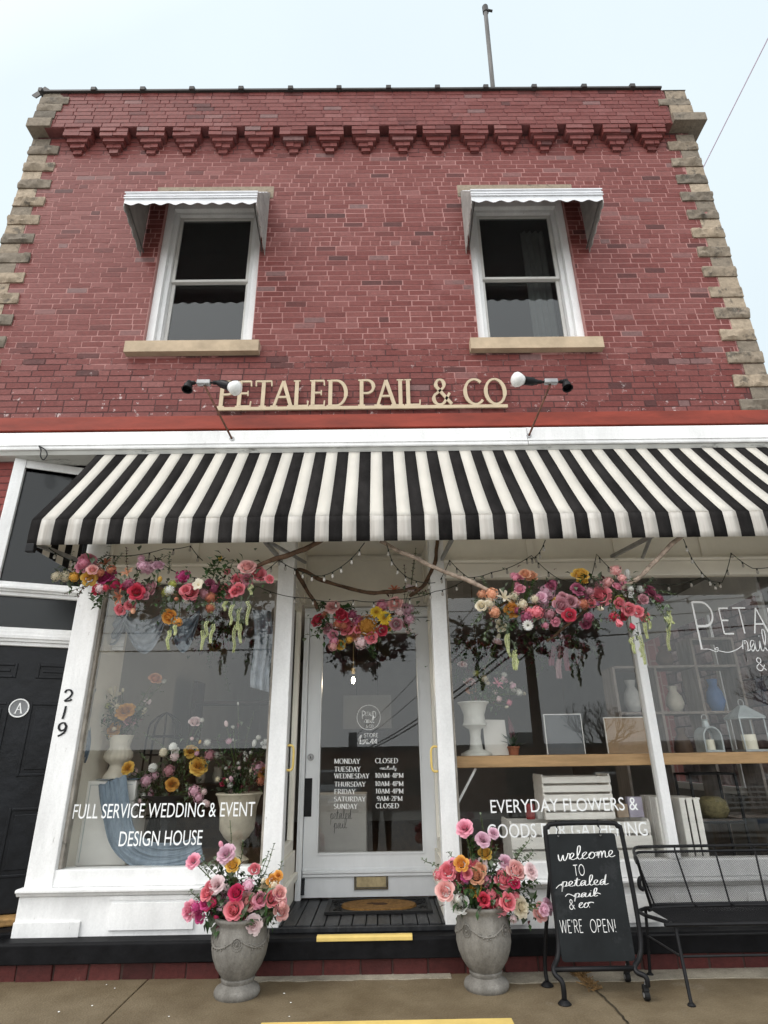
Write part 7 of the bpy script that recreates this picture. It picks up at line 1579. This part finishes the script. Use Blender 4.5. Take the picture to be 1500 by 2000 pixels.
vehicle('pickup_truck', 'dark pickup truck with chrome grille parked facing the shop', 'truck', p.x+.25, -6.4, -.36, 5.6, 2.0, 1.85, 1.16, mat('dark_car_paint', (.035, .037, .04, 1), .12, .1, 3, spec=.9), True)
p = mirrored(640, 1580, -17)
vehicle('parked_car', 'pale silver car parked on the far side of the street', 'car', p.x, -17.5, -.72, 4.5, 1.8, 1.45, .92, mat('silver_car_paint', (.5, .53, .55, 1), .25, .05, 3), False)

# the photographer, mirrored faintly in the door glass
def person(x, y, z0):
    m = bpy.data.meshes.new('person'); V = []; E = []; R = []
    def ch(par, pts):
        for p, r in pts:
            V.append(p); R.append(r); i = len(V)-1
            if par is not None: E.append((par, i))
            par = i
        return par
    pel = ch(None, [((0, 0, .92), (.155, .11))]); chest = ch(pel, [((0, 0, 1.05), (.135, .10)), ((0, .01, 1.22), (.15, .11)), ((0, 0, 1.36), (.13, .09))]); nk = ch(chest, [((0, .01, 1.45), (.055, .055)), ((0, .03, 1.53), (.06, .065)), ((0, .03, 1.60), (.078, .095)), ((0, .02, 1.67), (.07, .085))])
    for s in (-1, 1):
        ch(pel, [((s*.10, 0, .82), (.095, .10)), ((s*.11, .02, .48), (.060, .065)), ((s*.115, -.01, .26), (.052, .058)), ((s*.12, -.02, .08), (.038, .042)), ((s*.125, .10, .035), (.042, .032)), ((s*.13, .17, .025), (.03, .02))])
        w = ch(chest, [((s*.17, 0, 1.35), (.06, .06)), ((s*.25, .06, 1.14), (.045, .048)), ((s*.16, .20, 1.25), (.036, .036)), ((s*.075, .30, 1.40), (.025, .022))])
        palm = ch(w, [((s*.06, .32, 1.445), (.026, .018))])
        for k in range(4): ch(palm, [((s*(.066-.004*k), .345, 1.452+.021*(k-1.2)), (.010, .010)), ((s*.05, .368, 1.455+.021*(k-1.2)), (.009, .009)), ((s*.026, .368, 1.455+.02*(k-1.2)), (.008, .008))])
        ch(palm, [((s*.048, .315, 1.425), (.011, .011)), ((s*.03, .318, 1.432), (.010, .010)), ((s*.012, .322, 1.438), (.009, .009))])
    m.from_pydata([(a, b, c) for a, b, c in V], E, []); o = bpy.data.objects.new('person', m); COL.objects.link(o)
    k = o.modifiers.new('skin', 'SKIN'); m.skin_vertices.new() if not m.skin_vertices else None
    for i, r in enumerate(R): m.skin_vertices[0].data[i].radius = r
    m.skin_vertices[0].data[0].use_root = True; k.use_smooth_shade = True
    s = o.modifiers.new('smooth', 'SUBSURF'); s.levels = 1; s.render_levels = 2
    m.materials.append(mat('dark_clothes', (.012, .012, .014, 1), .85, .2, 9)); o.location = (x, y, z0)
    tag(o, 'photographer in dark clothes holding a phone up, mirrored in the door', 'person')
    h = MB(); h.ball((0, .0, 1.635), .108, 14, 10, (.92, 1, 1.05)); h.tube([(0, -.06, 1.62), (0, -.10, 1.50), (0, -.09, 1.36)], [.075, .075, .03], 10); hh = obj('hair', h, mat('brown_hair', (.04, .022, .012, 1), .6, .3, 40), None, smooth=True, loc=(0, 0, 0)); hh.parent = o
    f = MB(); f.ball((0, .075, 1.59), .070, 14, 10, (.92, .62, 1.25)); f.ball((0, .122, 1.585), .014, 8, 6, (.8, 1, 1.4)); ff = obj('face', f, mat('skin', (.42, .24, .17, 1), .6, .05, 8), None, smooth=True, loc=(0, 0, 0)); ff.parent = o
    e_ = MB()
    for s in (-1, 1): e_.ball((s*.03, .113, 1.605), .010, 8, 5, (1.3, .6, .7))
    e_.box(-.022, .022, .112, .118, 1.545, 1.553); g_ = obj('eyes_and_mouth', e_, BLACKP, None, loc=(0, 0, 0)); g_.parent = o
    ph = MB(); ph.box(-.036, .036, .340, .348, 1.385, 1.535); pp_ = obj('phone', ph, BLACKP, None, loc=(0, 0, 0), bevel=.003); pp_.location = (x, y, z0); tag(pp_, 'black phone held upright by the photographer', 'phone')
person(-.02, -5.30, -.31)
